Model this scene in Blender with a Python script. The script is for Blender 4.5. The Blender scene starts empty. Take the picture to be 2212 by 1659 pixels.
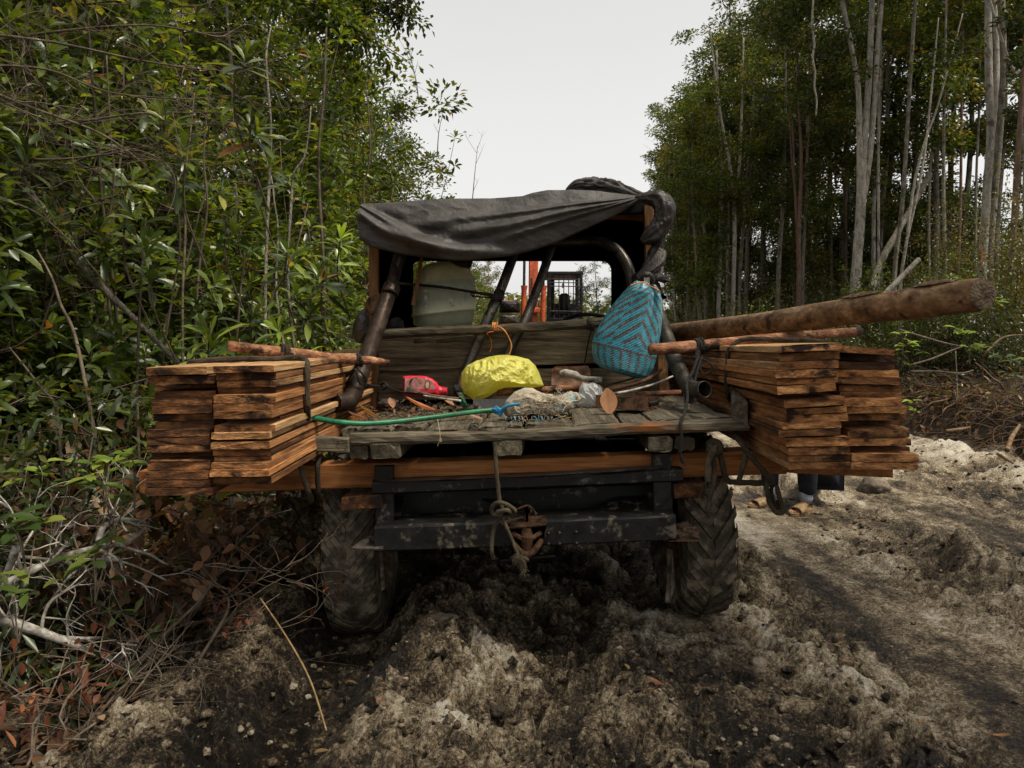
import bpy, math, random
import numpy as np
from mathutils import Vector, Matrix, noise as mnoise
sc = bpy.context.scene
R = math.radians
PI = math.pi

# ---------------------------------------------------------------- camera, sky, sun, exposure
CAM_H = 1.35
F, CX, HY = 1580.0, 1106.0, 735.0
cam_d = bpy.data.cameras.new('camera')
cam = bpy.data.objects.new('camera', cam_d); sc.collection.objects.link(cam)
cam.location = (0, 0, CAM_H); cam.rotation_euler = (R(90), 0, 0)
cam_d.sensor_width = 36.0; cam_d.lens = F/2212*36; cam_d.shift_y = -(829.5-HY)/2212
cam_d.clip_start = 0.05; cam_d.clip_end = 2000
sc.camera = cam

SUN_EL, SUN_AZ = R(62), R(118)         # high, hazy, to the right and a little behind the camera
w = bpy.data.worlds.new('World'); sc.world = w; w.use_nodes = True
wn = w.node_tree; wn.nodes.clear()
sky = wn.nodes.new('ShaderNodeTexSky'); sky.sky_type = 'NISHITA'; sky.sun_disc = False
sky.sun_elevation = SUN_EL; sky.sun_rotation = SUN_AZ; sky.air_density = 1.0; sky.dust_density = 6.0
bg1 = wn.nodes.new('ShaderNodeBackground'); bg1.inputs[1].default_value = 0.05
hs = wn.nodes.new('ShaderNodeHueSaturation'); hs.inputs['Saturation'].default_value = 0.12
wn.links.new(sky.outputs[0], hs.inputs['Color']); wn.links.new(hs.outputs[0], bg1.inputs[0])
# overcast cloud deck: pale grey, slightly darker overhead than low down, faint mottling
tc = wn.nodes.new('ShaderNodeTexCoord'); sp = wn.nodes.new('ShaderNodeSeparateXYZ')
nz = wn.nodes.new('ShaderNodeTexNoise'); nz.inputs['Scale'].default_value = 2.2; nz.inputs['Detail'].default_value = 4
mr = wn.nodes.new('ShaderNodeFloatCurve'); _c = mr.mapping.curves[0]; _c.points[0].location = (0, .79); _c.points[1].location = (1, .75)
for _p in ((.18, .775), (.42, .66), (.62, .62), (.8, .70)): _c.points.new(*_p)
mr.mapping.update()
mr2 = wn.nodes.new('ShaderNodeMapRange'); mr2.inputs[3].default_value = 0.95; mr2.inputs[4].default_value = 1.05
mm = wn.nodes.new('ShaderNodeMath'); mm.operation = 'MULTIPLY'
bg2 = wn.nodes.new('ShaderNodeBackground'); bg2.inputs[0].default_value = (1.0, 0.99, 0.97, 1)
ad = wn.nodes.new('ShaderNodeAddShader'); wo = wn.nodes.new('ShaderNodeOutputWorld')
wn.links.new(tc.outputs['Generated'], sp.inputs[0]); wn.links.new(sp.outputs['Z'], mr.inputs['Value'])
wn.links.new(tc.outputs['Generated'], nz.inputs[0]); wn.links.new(nz.outputs[0], mr2.inputs[0])
wn.links.new(mr.outputs[0], mm.inputs[0]); wn.links.new(mr2.outputs[0], mm.inputs[1])
wn.links.new(mm.outputs[0], bg2.inputs[1])
wn.links.new(bg1.outputs[0], ad.inputs[0]); wn.links.new(bg2.outputs[0], ad.inputs[1])
wn.links.new(ad.outputs[0], wo.inputs[0])

sl = bpy.data.lights.new('sun', 'SUN'); sl.energy = 4.6; sl.angle = R(11); sl.color = (1.0, 0.92, 0.76)
so = bpy.data.objects.new('sun', sl); sc.collection.objects.link(so)
dv = Vector((math.sin(SUN_AZ)*math.cos(SUN_EL), math.cos(SUN_AZ)*math.cos(SUN_EL), math.sin(SUN_EL)))
so.rotation_euler = dv.to_track_quat('Z', 'Y').to_euler(); so.location = dv*30

sc.view_settings.view_transform = 'Standard'; sc.view_settings.look = 'None'
sc.view_settings.gamma = 1.0; sc.view_settings.exposure = -0.06
sc.render.engine = 'CYCLES'
cy = sc.cycles
cy.max_bounces = 6; cy.diffuse_bounces = 3; cy.glossy_bounces = 2; cy.transmission_bounces = 4
cy.transparent_max_bounces = 6; cy.caustics_reflective = False; cy.caustics_refractive = False
cy.use_denoising = True; cy.denoiser = 'OPENIMAGEDENOISE'; cy.denoising_input_passes = 'RGB_ALBEDO_NORMAL'; cy.denoising_prefilter = 'NONE'
cy.sample_clamp_indirect = 4.0

# ---------------------------------------------------------------- helpers
def P(x, y, d):
    """the point that stands d metres in front of the camera along a line of sight"""
    return Vector(((x-CX)*d/F, d, CAM_H-(y-HY)*d/F))
def px(n, d): return n*d/F

def tag(o, label=None, cat=None, group=None, kind=None):
    if label: o['label'] = label
    if cat: o['category'] = cat
    if group: o['group'] = group
    if kind: o['kind'] = kind
    return o
def empty(name, loc=(0, 0, 0), label=None, cat=None, group=None):
    o = bpy.data.objects.new(name, None); sc.collection.objects.link(o)
    o.location = loc; o.empty_display_size = .1
    return tag(o, label, cat, group)
def org(o):
    v = Vector(o.location)
    while o.parent: o = o.parent; v += Vector(o.location)
    return v
def np_mesh(name, V, tris=None, quads=None, col=None, smooth=False, faces=None):
    me = bpy.data.meshes.new(name)
    V = np.asarray(V, dtype=np.float32).reshape(-1, 3)
    if faces is not None:
        me.from_pydata([tuple(v) for v in V.tolist()], [], faces)
    else:
        parts = []; tot = []
        if quads is not None and len(quads): q = np.asarray(quads, dtype=np.int32); parts.append(q.ravel()); tot.append(np.full(len(q), 4, np.int32))
        if tris is not None and len(tris): t = np.asarray(tris, dtype=np.int32); parts.append(t.ravel()); tot.append(np.full(len(t), 3, np.int32))
        li = np.concatenate(parts); lt = np.concatenate(tot); ls = np.concatenate(([0], np.cumsum(lt)[:-1])).astype(np.int32)
        me.vertices.add(len(V)); me.vertices.foreach_set('co', V.ravel())
        me.loops.add(len(li)); me.loops.foreach_set('vertex_index', li)
        me.polygons.add(len(lt)); me.polygons.foreach_set('loop_start', ls)
        me.update(calc_edges=True)
    if col is not None:
        ca = me.color_attributes.new('Col', 'FLOAT_COLOR', 'POINT')
        c = np.ones((len(V), 4), np.float32); c[:, :3] = np.asarray(col, np.float32).reshape(-1, 3)
        ca.data.foreach_set('color', c.ravel())
    if smooth: me.polygons.foreach_set('use_smooth', np.ones(len(me.polygons), bool))
    me.validate(verbose=False)
    me.update()
    return me
def place(name, me, m, parent=None, loc=None):
    o = bpy.data.objects.new(name, me); sc.collection.objects.link(o)
    if m is not None: me.materials.append(m)
    if parent: o.parent = parent
    if loc is not None: o.location = loc
    return o

class MB:
    """collects shapes given in world coordinates and links them as ONE mesh object"""
    def __init__(s): s.v = []; s.f = []; s.c = []
    def add(s, vs, fs, col=None):
        b = len(s.v); s.v.extend([Vector(v) for v in vs]); s.f.extend([tuple(i+b for i in f) for f in fs])
        s.c.extend([col or (1, 1, 1)]*len(vs))
        return s
    def build(s, name, m, parent=None, label=None, cat=None, group=None, kind=None, smooth=False, colors=False, loc=None):
        if parent: o0 = org(parent)
        elif loc is not None: o0 = Vector(loc)
        else:
            xs = [v.x for v in s.v]; ys = [v.y for v in s.v]; zs = [v.z for v in s.v]
            o0 = Vector(((min(xs)+max(xs))/2, (min(ys)+max(ys))/2, min(zs)))
        V = [tuple(v-o0) for v in s.v]
        me = np_mesh(name, np.array(V), faces=s.f, smooth=smooth, col=(np.array(s.c) if colors else None))
        o = place(name, me, m, parent, None if parent else o0)
        return tag(o, label, cat, group, kind)

def frame(t, hint=Vector((0, 0, 1))):
    t = t.normalized()
    if abs(t.dot(hint)) > .98: hint = Vector((0, 1, 0)) if abs(t.y) < .9 else Vector((1, 0, 0))
    r = t.cross(hint).normalized(); u = r.cross(t).normalized()
    return r, u
def tube(mb, pts, rad, n=8, jit=0.0, seed=0, cap=True, twist=0.0, flat=1.0, rope=0, col=None):
    """lofted tube through points; rad a number or a list; rope = number of strands, twist = radians per metre"""
    pts = [Vector(p) for p in pts]; N = len(pts)
    if not hasattr(rad, '__len__'): rad = [rad]*N
    rnd = random.Random(seed); vs = []; r, u = None, None; s = 0
    for i, p in enumerate(pts):
        t = (pts[min(i+1, N-1)]-pts[max(i-1, 0)])
        if t.length < 1e-7: t = Vector((0, 0, 1))
        t.normalize()
        if r is None: r, u = frame(t)
        else:
            r = (r-t*r.dot(t)).normalized(); u = r.cross(t).normalized()
        if i: s += (p-pts[i-1]).length
        for k in range(n):
            a = 2*PI*k/n; rr = rad[i]
            if rope: rr *= .86+.2*abs(math.cos(rope/2*a+twist*s))
            if jit: rr *= 1+rnd.uniform(-jit, jit)
            vs.append(p+r*(math.cos(a)*rr)+u*(math.sin(a)*rr*flat))
    fs = [(i*n+k, i*n+(k+1) % n, (i+1)*n+(k+1) % n, (i+1)*n+k) for i in range(N-1) for k in range(n)]
    if cap: fs.append(tuple(range(n-1, -1, -1))); fs.append(tuple(range((N-1)*n, N*n)))
    return mb.add(vs, fs, col)
def spline(pts, k=6):
    pts = [Vector(p) for p in pts]; out = []
    for i in range(len(pts)-1):
        p0 = pts[max(i-1, 0)]; p1 = pts[i]; p2 = pts[i+1]; p3 = pts[min(i+2, len(pts)-1)]
        for j in range(k):
            t = j/k
            out.append(.5*((2*p1)+(p2-p0)*t+(2*p0-5*p1+4*p2-p3)*t*t+(3*p1-p0-3*p2+p3)*t*t*t))
    out.append(pts[-1]); return out
def lerpl(vals, n):
    """resample list of numbers to n values"""
    x = np.linspace(0, 1, len(vals)); return list(np.interp(np.linspace(0, 1, n), x, vals))
def ropeobj(name, pts, r, m, k=8, parent=None, strands=3, fray=0, **kw):
    mb = MB(); sp_ = spline(pts, k)
    # resample finely enough for the twist
    L = sum((sp_[i+1]-sp_[i]).length for i in range(len(sp_)-1)); n = max(8, int(L/(r*.9)))
    d = [0]
    for i in range(len(sp_)-1): d.append(d[-1]+(sp_[i+1]-sp_[i]).length)
    q = np.linspace(0, d[-1], n); arr = np.array([list(v) for v in sp_])
    ps = [Vector((np.interp(t, d, arr[:, 0]), np.interp(t, d, arr[:, 1]), np.interp(t, d, arr[:, 2]))) for t in q]
    tube(mb, ps, r, 9, rope=strands, twist=.55/r, jit=.05, seed=len(ps))
    rnd = random.Random(len(ps))
    for i in range(fray):
        e = ps[-1]; tube(mb, [e, e+Vector((rnd.gauss(0, .6), rnd.gauss(0, .6), -.4+rnd.gauss(0, .6)))*r*3, e+Vector((rnd.gauss(0, 1), rnd.gauss(0, 1), -1+rnd.gauss(0, .8)))*r*4], r*.09, 3)
    return mb.build(name, m, parent, smooth=False, **kw)

def beam(mb, p0, p1, w, h, up=Vector((0, 0, 1)), seg=8, jit=.0015, seed=0, bev=.003, sag=0, taper=None, chip=0, nw=3):
    """rough sawn timber: rounded box loft from p0 to p1, w across, h along 'up', with slightly wavering edges"""
    p0 = Vector(p0); p1 = Vector(p1); t = (p1-p0).normalized(); r = t.cross(up).normalized(); u = r.cross(t).normalized()
    rnd = random.Random(seed); L = (p1-p0).length
    prof = []; b = min(bev, w*.3, h*.3)
    for i in range(nw+1): prof.append((-w/2+b+(w-2*b)*i/nw, h/2))
    prof.append((w/2, h/2-b)); prof.append((w/2, -h/2+b))
    for i in range(nw+1): prof.append((w/2-b-(w-2*b)*i/nw, -h/2))
    prof.append((-w/2, -h/2+b)); prof.append((-w/2, h/2-b))
    n = len(prof); vs = []; ts = [0]+[i/seg for i in range(1, seg)]+[1]
    ph = rnd.uniform(0, 9)
    for j, s in enumerate(ts):
        c = p0.lerp(p1, s)+u*(sag*math.sin(PI*s)+jit*1.2*math.sin(ph+s*7))+r*(jit*1.5*math.sin(ph*2+s*5))
        k = 1
        for (a, e) in prof:
            dj = Vector((rnd.uniform(-1, 1), rnd.uniform(-1, 1), rnd.uniform(-1, 1)))*jit
            end = 0
            if chip and j in (0, len(ts)-1): end = rnd.uniform(-chip, chip)
            vs.append(c+r*(a*k)+u*(e*k)+dj+t*end)
    fs = [(j*n+k, (j+1)*n+k, (j+1)*n+(k+1) % n, j*n+(k+1) % n) for j in range(len(ts)-1) for k in range(n)]
    fs.append(tuple(range(n))); fs.append(tuple(range(len(ts)*n-1, (len(ts)-1)*n-1, -1)))
    return mb.add(vs, fs)
def box(mb, c, s, rx=0, ry=0, rz=0, bev=.004):
    c = Vector(c); M = Matrix.Rotation(rz, 3, 'Z') @ Matrix.Rotation(ry, 3, 'Y') @ Matrix.Rotation(rx, 3, 'X')
    hx, hy, hz = s[0]/2, s[1]/2, s[2]/2; b = min(bev, hx*.5, hy*.5, hz*.5)
    import bmesh
    bm = bmesh.new(); bmesh.ops.create_cube(bm, size=1)
    for v in bm.verts: v.co = Vector((v.co.x*2*hx, v.co.y*2*hy, v.co.z*2*hz))
    bmesh.ops.bevel(bm, geom=list(bm.edges), offset=b, segments=2, affect='EDGES', profile=.5)
    bm.verts.index_update()
    vs = [c+M@v.co for v in bm.verts]; fs = [tuple(v.index for v in f.verts) for f in bm.faces]; bm.free()
    return mb.add(vs, fs)
def plate(mb, pts, thick):
    """flat polygon (list of points) thickened backwards along its normal"""
    pts = [Vector(p) for p in pts]; n = (pts[1]-pts[0]).cross(pts[2]-pts[0]).normalized(); N = len(pts)
    vs = pts+[p-n*thick for p in pts]
    fs = [tuple(range(N)), tuple(range(2*N-1, N-1, -1))]+[(i, i+N, (i+1) % N+N, (i+1) % N) for i in range(N)]
    return mb.add(vs, fs)
def grid_faces(nu, nv, closed=False):
    return [(j*nu+i, j*nu+(i+1) % nu, (j+1)*nu+(i+1) % nu, (j+1)*nu+i) for j in range(nv-1) for i in range(nu if closed else nu-1)]
def nz3(x, y, z, s=1.0, o=0): return mnoise.noise(Vector((x*s+o, y*s+o*1.7, z*s-o)))

# vectorised value noise (numpy)
_rs = np.random.RandomState(7); _T = _rs.rand(256, 256)
def vn(x, y):
    xi = np.floor(x).astype(int); yi = np.floor(y).astype(int); fx = x-xi; fy = y-yi
    fx = fx*fx*(3-2*fx); fy = fy*fy*(3-2*fy)
    a = _T[xi % 256, yi % 256]; b = _T[(xi+1) % 256, yi % 256]; c = _T[xi % 256, (yi+1) % 256]; d = _T[(xi+1) % 256, (yi+1) % 256]
    return (a*(1-fx)+b*fx)*(1-fy)+(c*(1-fx)+d*fx)*fy
def fbm(x, y, o=4, g=.5):
    s = 0; a = 1; t = 0
    for i in range(o): s = s+a*vn(x*2**i+13.7*i, y*2**i-7.3*i); t += a; a *= g
    return s/t

# ---------------------------------------------------------------- materials
def node(nt, t, **kw):
    n = nt.nodes.new(t)
    for k, v in kw.items(): setattr(n, k, v)
    return n
def new_mat(name):
    m = bpy.data.materials.new(name); m.use_nodes = True; nt = m.node_tree
    b = nt.nodes['Principled BSDF']; b.inputs['Specular IOR Level'].default_value = .35
    return m, nt, b
def ramp(nt, stops):
    r = node(nt, 'ShaderNodeValToRGB'); e = r.color_ramp.elements
    while len(e) > 2: e.remove(e[-1])
    for i, (p, c) in enumerate(stops):
        el = e[i] if i < 2 else e.new(p)
        el.position = p; el.color = (*c, 1)
    return r
def noisy(name, stops, scale=6, stretch=(1, 1, 1), rough=.8, rough2=None, bump=.25, bscale=30, bdist=.004, rand=.25, metallic=0, detail=8,
          stain=None, stain_scale=3, stain_lo=.52, stain_hi=.62, stain_stretch=(1, 1, 1), spec=.22, vcol=False, fine=.3, distortion=.3, alpha=None, sub=0):
    m, nt, b = new_mat(name); L = nt.links.new
    tc = node(nt, 'ShaderNodeTexCoord'); oi = node(nt, 'ShaderNodeObjectInfo')
    mul = node(nt, 'ShaderNodeMath', operation='MULTIPLY'); mul.inputs[1].default_value = 37.0
    L(oi.outputs['Random'], mul.inputs[0])
    add = node(nt, 'ShaderNodeVectorMath', operation='ADD'); L(tc.outputs['Object'], add.inputs[0]); L(mul.outputs[0], add.inputs[1])
    mp = node(nt, 'ShaderNodeMapping'); mp.inputs['Scale'].default_value = stretch; L(add.outputs[0], mp.inputs[0])
    n1 = node(nt, 'ShaderNodeTexNoise'); n1.inputs['Scale'].default_value = scale; n1.inputs['Detail'].default_value = detail
    n1.inputs['Roughness'].default_value = .62; n1.inputs['Distortion'].default_value = distortion
    L(mp.outputs[0], n1.inputs['Vector'])
    r = ramp(nt, stops); L(n1.outputs[0], r.inputs[0]); cur = r.outputs[0]
    # fine grain brightness variation
    n2 = node(nt, 'ShaderNodeTexNoise'); n2.inputs['Scale'].default_value = bscale; n2.inputs['Detail'].default_value = 5; L(mp.outputs[0], n2.inputs['Vector'])
    if fine:
        mr = node(nt, 'ShaderNodeMapRange'); mr.inputs[1].default_value = .3; mr.inputs[2].default_value = .7
        mr.inputs[3].default_value = 1-fine; mr.inputs[4].default_value = 1+fine; L(n2.outputs[0], mr.inputs[0])
        vm = node(nt, 'ShaderNodeVectorMath', operation='SCALE'); L(cur, vm.inputs[0]); L(mr.outputs[0], vm.inputs['Scale']); cur = vm.outputs[0]
    if rand:
        mr = node(nt, 'ShaderNodeMapRange'); mr.inputs[3].default_value = 1-rand; mr.inputs[4].default_value = 1+rand; L(oi.outputs['Random'], mr.inputs[0])
        vm = node(nt, 'ShaderNodeVectorMath', operation='SCALE'); L(cur, vm.inputs[0]); L(mr.outputs[0], vm.inputs['Scale']); cur = vm.outputs[0]
    if stain:
        mp2 = node(nt, 'ShaderNodeMapping'); mp2.inputs['Scale'].default_value = stain_stretch; L(add.outputs[0], mp2.inputs[0])
        n3 = node(nt, 'ShaderNodeTexNoise'); n3.inputs['Scale'].default_value = stain_scale; n3.inputs['Detail'].default_value = 5; n3.inputs['Roughness'].default_value = .65
        L(mp2.outputs[0], n3.inputs['Vector'])
        mr = node(nt, 'ShaderNodeMapRange'); mr.inputs[1].default_value = stain_lo; mr.inputs[2].default_value = stain_hi; L(n3.outputs[0], mr.inputs[0])
        mx = node(nt, 'ShaderNodeMix', data_type='RGBA'); L(mr.outputs[0], mx.inputs[0]); L(cur, mx.inputs[6]); mx.inputs[7].default_value = (*stain, 1); cur = mx.outputs[2]
    if vcol:
        at = node(nt, 'ShaderNodeAttribute', attribute_name='Col'); mx = node(nt, 'ShaderNodeMix', data_type='RGBA', blend_type='MULTIPLY')
        mx.inputs[0].default_value = 1; L(cur, mx.inputs[6]); L(at.outputs['Color'], mx.inputs[7]); cur = mx.outputs[2]
    L(cur, b.inputs['Base Color'])
    b.inputs['Metallic'].default_value = metallic; b.inputs['Specular IOR Level'].default_value = spec
    if rough2 is None: b.inputs['Roughness'].default_value = rough
    else:
        mr = node(nt, 'ShaderNodeMapRange'); mr.inputs[1].default_value = .35; mr.inputs[2].default_value = .65; mr.inputs[3].default_value = rough; mr.inputs[4].default_value = rough2
        L(n1.outputs[0], mr.inputs[0]); L(mr.outputs[0], b.inputs['Roughness'])
    if bump:
        bp = node(nt, 'ShaderNodeBump'); bp.inputs['Strength'].default_value = bump; bp.inputs['Distance'].default_value = bdist
        L(n2.outputs[0], bp.inputs['Height']); L(bp.outputs[0], b.inputs['Normal'])
    if sub: b.inputs['Subsurface Weight'].default_value = sub
    return m
def leaf_mat(name, trans=.4, rough=.42, spec=.3, tint=(1, 1, 1), back=1.0):
    m, nt, b = new_mat(name); L = nt.links.new
    at = node(nt, 'ShaderNodeAttribute', attribute_name='Col'); oi = node(nt, 'ShaderNodeObjectInfo')
    mr = node(nt, 'ShaderNodeMapRange'); mr.inputs[3].default_value = .8; mr.inputs[4].default_value = 1.2; L(oi.outputs['Random'], mr.inputs[0])
    vm = node(nt, 'ShaderNodeVectorMath', operation='SCALE'); L(at.outputs['Color'], vm.inputs[0]); L(mr.outputs[0], vm.inputs['Scale'])
    tt = node(nt, 'ShaderNodeMix', data_type='RGBA', blend_type='MULTIPLY'); tt.inputs[0].default_value = 1; tt.inputs[7].default_value = (*tint, 1); L(vm.outputs[0], tt.inputs[6])
    L(tt.outputs[2], b.inputs['Base Color']); b.inputs['Roughness'].default_value = rough; b.inputs['Specular IOR Level'].default_value = spec
    tr = node(nt, 'ShaderNodeBsdfTranslucent'); ms = node(nt, 'ShaderNodeMixShader'); ms.inputs[0].default_value = trans
    v2 = node(nt, 'ShaderNodeMix', data_type='RGBA', blend_type='MULTIPLY'); v2.inputs[0].default_value = 1; v2.inputs[7].default_value = (1.9, 1.7, .5, 1); L(tt.outputs[2], v2.inputs[6])
    L(v2.outputs[2], tr.inputs[0]); L(b.outputs[0], ms.inputs[1]); L(tr.outputs[0], ms.inputs[2])
    L(ms.outputs[0], nt.nodes['Material Output'].inputs[0])
    return m

M = {}
M['plank'] = noisy('sawn_timber', [(.30, (.080, .030, .010)), (.5, (.29, .122, .043)), (.70, (.50, .255, .105))], scale=38, stretch=(1, .07, 1.7), bump=.9, bscale=160, bdist=.002, rand=.38, rough=.85,
                   stain=(.035, .014, .007), stain_scale=5, stain_lo=.52, stain_hi=.68, stain_stretch=(1, .3, 1))
M['plank_dark'] = noisy('dark_sawn_timber', [(.30, (.022, .009, .004)), (.5, (.085, .035, .012)), (.72, (.27, .115, .036))], scale=36, stretch=(1, .09, 1.7), bump=.5, bscale=150, bdist=.002, rand=.45, rough=.8,
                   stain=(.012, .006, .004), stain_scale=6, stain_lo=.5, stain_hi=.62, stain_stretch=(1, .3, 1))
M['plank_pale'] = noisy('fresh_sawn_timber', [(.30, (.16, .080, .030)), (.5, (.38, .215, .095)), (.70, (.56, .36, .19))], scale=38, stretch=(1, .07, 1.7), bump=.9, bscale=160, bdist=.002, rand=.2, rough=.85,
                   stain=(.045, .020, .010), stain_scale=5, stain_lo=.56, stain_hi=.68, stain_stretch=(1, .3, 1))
M['plank_end'] = noisy('rough_plank_end', [(.32, (.055, .021, .008)), (.5, (.26, .112, .040)), (.68, (.50, .26, .105))], scale=22, stretch=(.5, 1, 1.6), bump=1, bscale=140, bdist=.003, rand=.5, rough=.9,
                   stain=(.022, .010, .006), stain_scale=9, stain_lo=.50, stain_hi=.60, stain_stretch=(.6, 1, 1))
M['plank_end_dark'] = noisy('dark_plank_end', [(.32, (.016, .008, .004)), (.5, (.075, .031, .012)), (.70, (.26, .11, .038))], scale=22, stretch=(.5, 1, 1.6), bump=1, bscale=140, bdist=.003, rand=.5, rough=.8,
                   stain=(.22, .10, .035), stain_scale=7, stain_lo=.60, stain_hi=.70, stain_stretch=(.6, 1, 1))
M['beam_x'] = noisy('reddish_timber', [(.30, (.15, .052, .016)), (.5, (.29, .115, .036)), (.70, (.42, .19, .065))], scale=34, stretch=(.06, 1, 1), bump=.4, bscale=150, bdist=.002, rand=.15, rough=.8,
                   stain=(.05, .02, .008), stain_scale=3.5, stain_lo=.55, stain_hi=.75, stain_stretch=(.6, 1, 1))
_grey = [(.25, (.020, .016, .011)), (.48, (.085, .070, .047)), (.78, (.215, .182, .128))]
M['grey_x'] = noisy('weathered_timber_across', _grey, scale=36, stretch=(.09, 1, 1), bump=.9, bscale=170, bdist=.004, rand=.2, rough=.85, stain=(.27, .10, .032), stain_scale=4, stain_lo=.57, stain_hi=.66, stain_stretch=(.5, 1, 1.5))
M['grey_y'] = noisy('weathered_timber_along', _grey, scale=36, stretch=(1, .07, 1), bump=.9, bscale=170, bdist=.004, rand=.2, rough=.85, stain=(.05, .035, .022), stain_scale=4, stain_lo=.5, stain_hi=.66)
M['board_x'] = noisy('headboard_timber', [(.3, (.055, .040, .024)), (.5, (.18, .138, .085)), (.7, (.32, .26, .17))], scale=34, stretch=(.07, 1, 1), bump=.7, bscale=170, bdist=.003, rand=.1, rough=.85, stain=(.014, .011, .008), stain_scale=2.4, stain_lo=.55, stain_hi=.68, fine=.4)
M['post'] = noisy('brown_post_timber', [(.3, (.16, .075, .03)), (.6, (.30, .16, .07))], scale=34, stretch=(1, 1, .08), bump=.4, bscale=150, bdist=.002, rough=.8)
M['pole'] = noisy('peeled_pole_bark', [(.28, (.045, .018, .010)), (.5, (.19, .078, .036)), (.72, (.42, .23, .13))], scale=26, stretch=(.25, 1, 1), bump=1, bscale=120, bdist=.006, rough=.75, stain=(.03, .016, .010), stain_scale=5, stain_lo=.54, stain_hi=.6)
M['log'] = noisy('log_bark', [(.30, (.060, .032, .015)), (.5, (.185, .105, .052)), (.70, (.35, .235, .135))], scale=18, stretch=(1, .5, 1), bump=.7, bscale=60, bdist=.006, rough=.8, stain=(.040, .026, .016), stain_scale=6, stain_lo=.57, stain_hi=.63)
M['log_end'] = noisy('log_end_grain', [(.3, (.045, .031, .021)), (.6, (.125, .09, .06)), (.8, (.20, .15, .105))], scale=14, bump=.6, bscale=90, bdist=.006, rough=.95)
M['steel'] = noisy('black_painted_steel', [(.3, (.003, .003, .003)), (.6, (.009, .0085, .008)), (.8, (.026, .021, .016))], scale=14, rough=.38, rough2=.6, bump=.25, bscale=60, bdist=.003, stain=(.12, .10, .072), stain_scale=13, stain_lo=.57, stain_hi=.66, spec=.3, rand=.1)
M['rust'] = noisy('rusty_steel', [(.3, (.045, .022, .012)), (.55, (.12, .062, .034)), (.8, (.20, .11, .06))], scale=30, rough=.75, bump=.6, bscale=130, bdist=.003, rand=.15, stain=(.02, .014, .010), stain_scale=8)
M['pipe'] = noisy('oiled_brown_pipe', [(.3, (.035, .023, .017)), (.6, (.085, .058, .043)), (.8, (.15, .11, .08))], scale=16, rough=.30, rough2=.5, bump=.3, bscale=90, bdist=.002, metallic=.55, stain=(.38, .35, .29), stain_scale=10, stain_lo=.68, stain_hi=.71, spec=.5)
M['pipe_grey'] = noisy('worn_grey_pipe', [(.3, (.07, .06, .05)), (.6, (.17, .15, .125)), (.8, (.32, .29, .25))], scale=18, rough=.28, rough2=.5, bump=.3, bscale=90, bdist=.002, metallic=.7, stain=(.03, .02, .014), stain_scale=7, stain_lo=.58, stain_hi=.66)
M['cab'] = noisy('dark_green_paint', [(.3, (.002, .005, .005)), (.6, (.006, .013, .012)), (.8, (.014, .024, .020))], scale=6, rough=.5, rough2=.75, bump=.3, bscale=20, bdist=.003, stain=(.035, .017, .010), stain_scale=7, stain_lo=.6, stain_hi=.68)
M['black'] = noisy('black_rubber', [(.3, (.008, .008, .008)), (.7, (.02, .019, .018))], scale=12, rough=.6, bump=.3)
M['tyre'] = noisy('muddy_tyre', [(.3, (.024, .019, .014)), (.5, (.065, .051, .036)), (.7, (.14, .115, .082))], scale=18, rough=.7, rough2=.9, bump=.5, bscale=110, bdist=.004, stain=(.19, .155, .11), stain_scale=9, stain_lo=.50, stain_hi=.62, rand=.1)
M['mud'] = noisy('brown_mud', [(.3, (.05, .030, .020)), (.6, (.15, .095, .062)), (.8, (.26, .18, .12))], scale=20, rough=.95, bump=1, bscale=60, bdist=.01)
M['rope'] = noisy('worn_rope', [(.3, (.030, .023, .014)), (.6, (.095, .074, .047)), (.8, (.15, .12, .08))], scale=14, rough=.95, bump=.5, bscale=150, bdist=.002, rand=.3)
M['rope_dark'] = noisy('dark_rope', [(.3, (.010, .009, .008)), (.7, (.032, .028, .024))], scale=16, rough=.85, bump=.5, bscale=150, bdist=.002, rand=.2)
M['rope_brown'] = noisy('brown_rope', [(.3, (.016, .012, .008)), (.7, (.062, .046, .03))], scale=16, rough=.95, bump=.5, bscale=150, bdist=.002, rand=.2)
M['cord_orange'] = noisy('orange_cord', [(.3, (.45, .14, .03)), (.7, (.62, .24, .06))], scale=30, rough=.7, bump=.3)
M['tarp'] = noisy('black_tarpaulin', [(.3, (.026, .0225, .020)), (.6, (.048, .042, .038)), (.8, (.085, .076, .068))], scale=9, rough=.44, rough2=.62, bump=.5, bscale=200, bdist=.005, rand=0, spec=.34, detail=8, fine=.18)
M['tarp_brown'] = noisy('brown_tarpaulin', [(.3, (.014, .011, .010)), (.6, (.036, .027, .023))], scale=12, rough=.34, rough2=.5, bump=.7, bscale=110, bdist=.008, spec=.4)
M['drum'] = noisy('dirty_green_plastic', [(.3, (.50, .49, .37)), (.6, (.66, .64, .49)), (.8, (.74, .71, .55))], scale=9, rough=.45, rough2=.6, bump=.1, rand=0, stain=(.09, .085, .055), stain_scale=4, stain_lo=.55, stain_hi=.75, spec=.45, vcol=True, fine=.08)
M['paper'] = noisy('torn_label_paper', [(.3, (.45, .42, .38)), (.7, (.70, .67, .62))], scale=30, rough=.9, bump=.2)
M['yellow'] = noisy('yellow_polythene', [(.3, (.60, .56, .09)), (.6, (.72, .69, .17)), (.8, (.80, .78, .36))], scale=5, rough=.28, rough2=.42, bump=.6, bscale=60, bdist=.010, rand=0, spec=.5, fine=.10, stain=(.28, .25, .05), stain_scale=11, stain_lo=.66, stain_hi=.74)
M['red'] = noisy('red_plastic', [(.3, (.50, .018, .035)), (.7, (.66, .045, .075))], scale=8, rough=.35, bump=.1, rand=0, stain=(.25, .05, .05), stain_scale=10, stain_lo=.6, stain_hi=.75)
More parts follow.
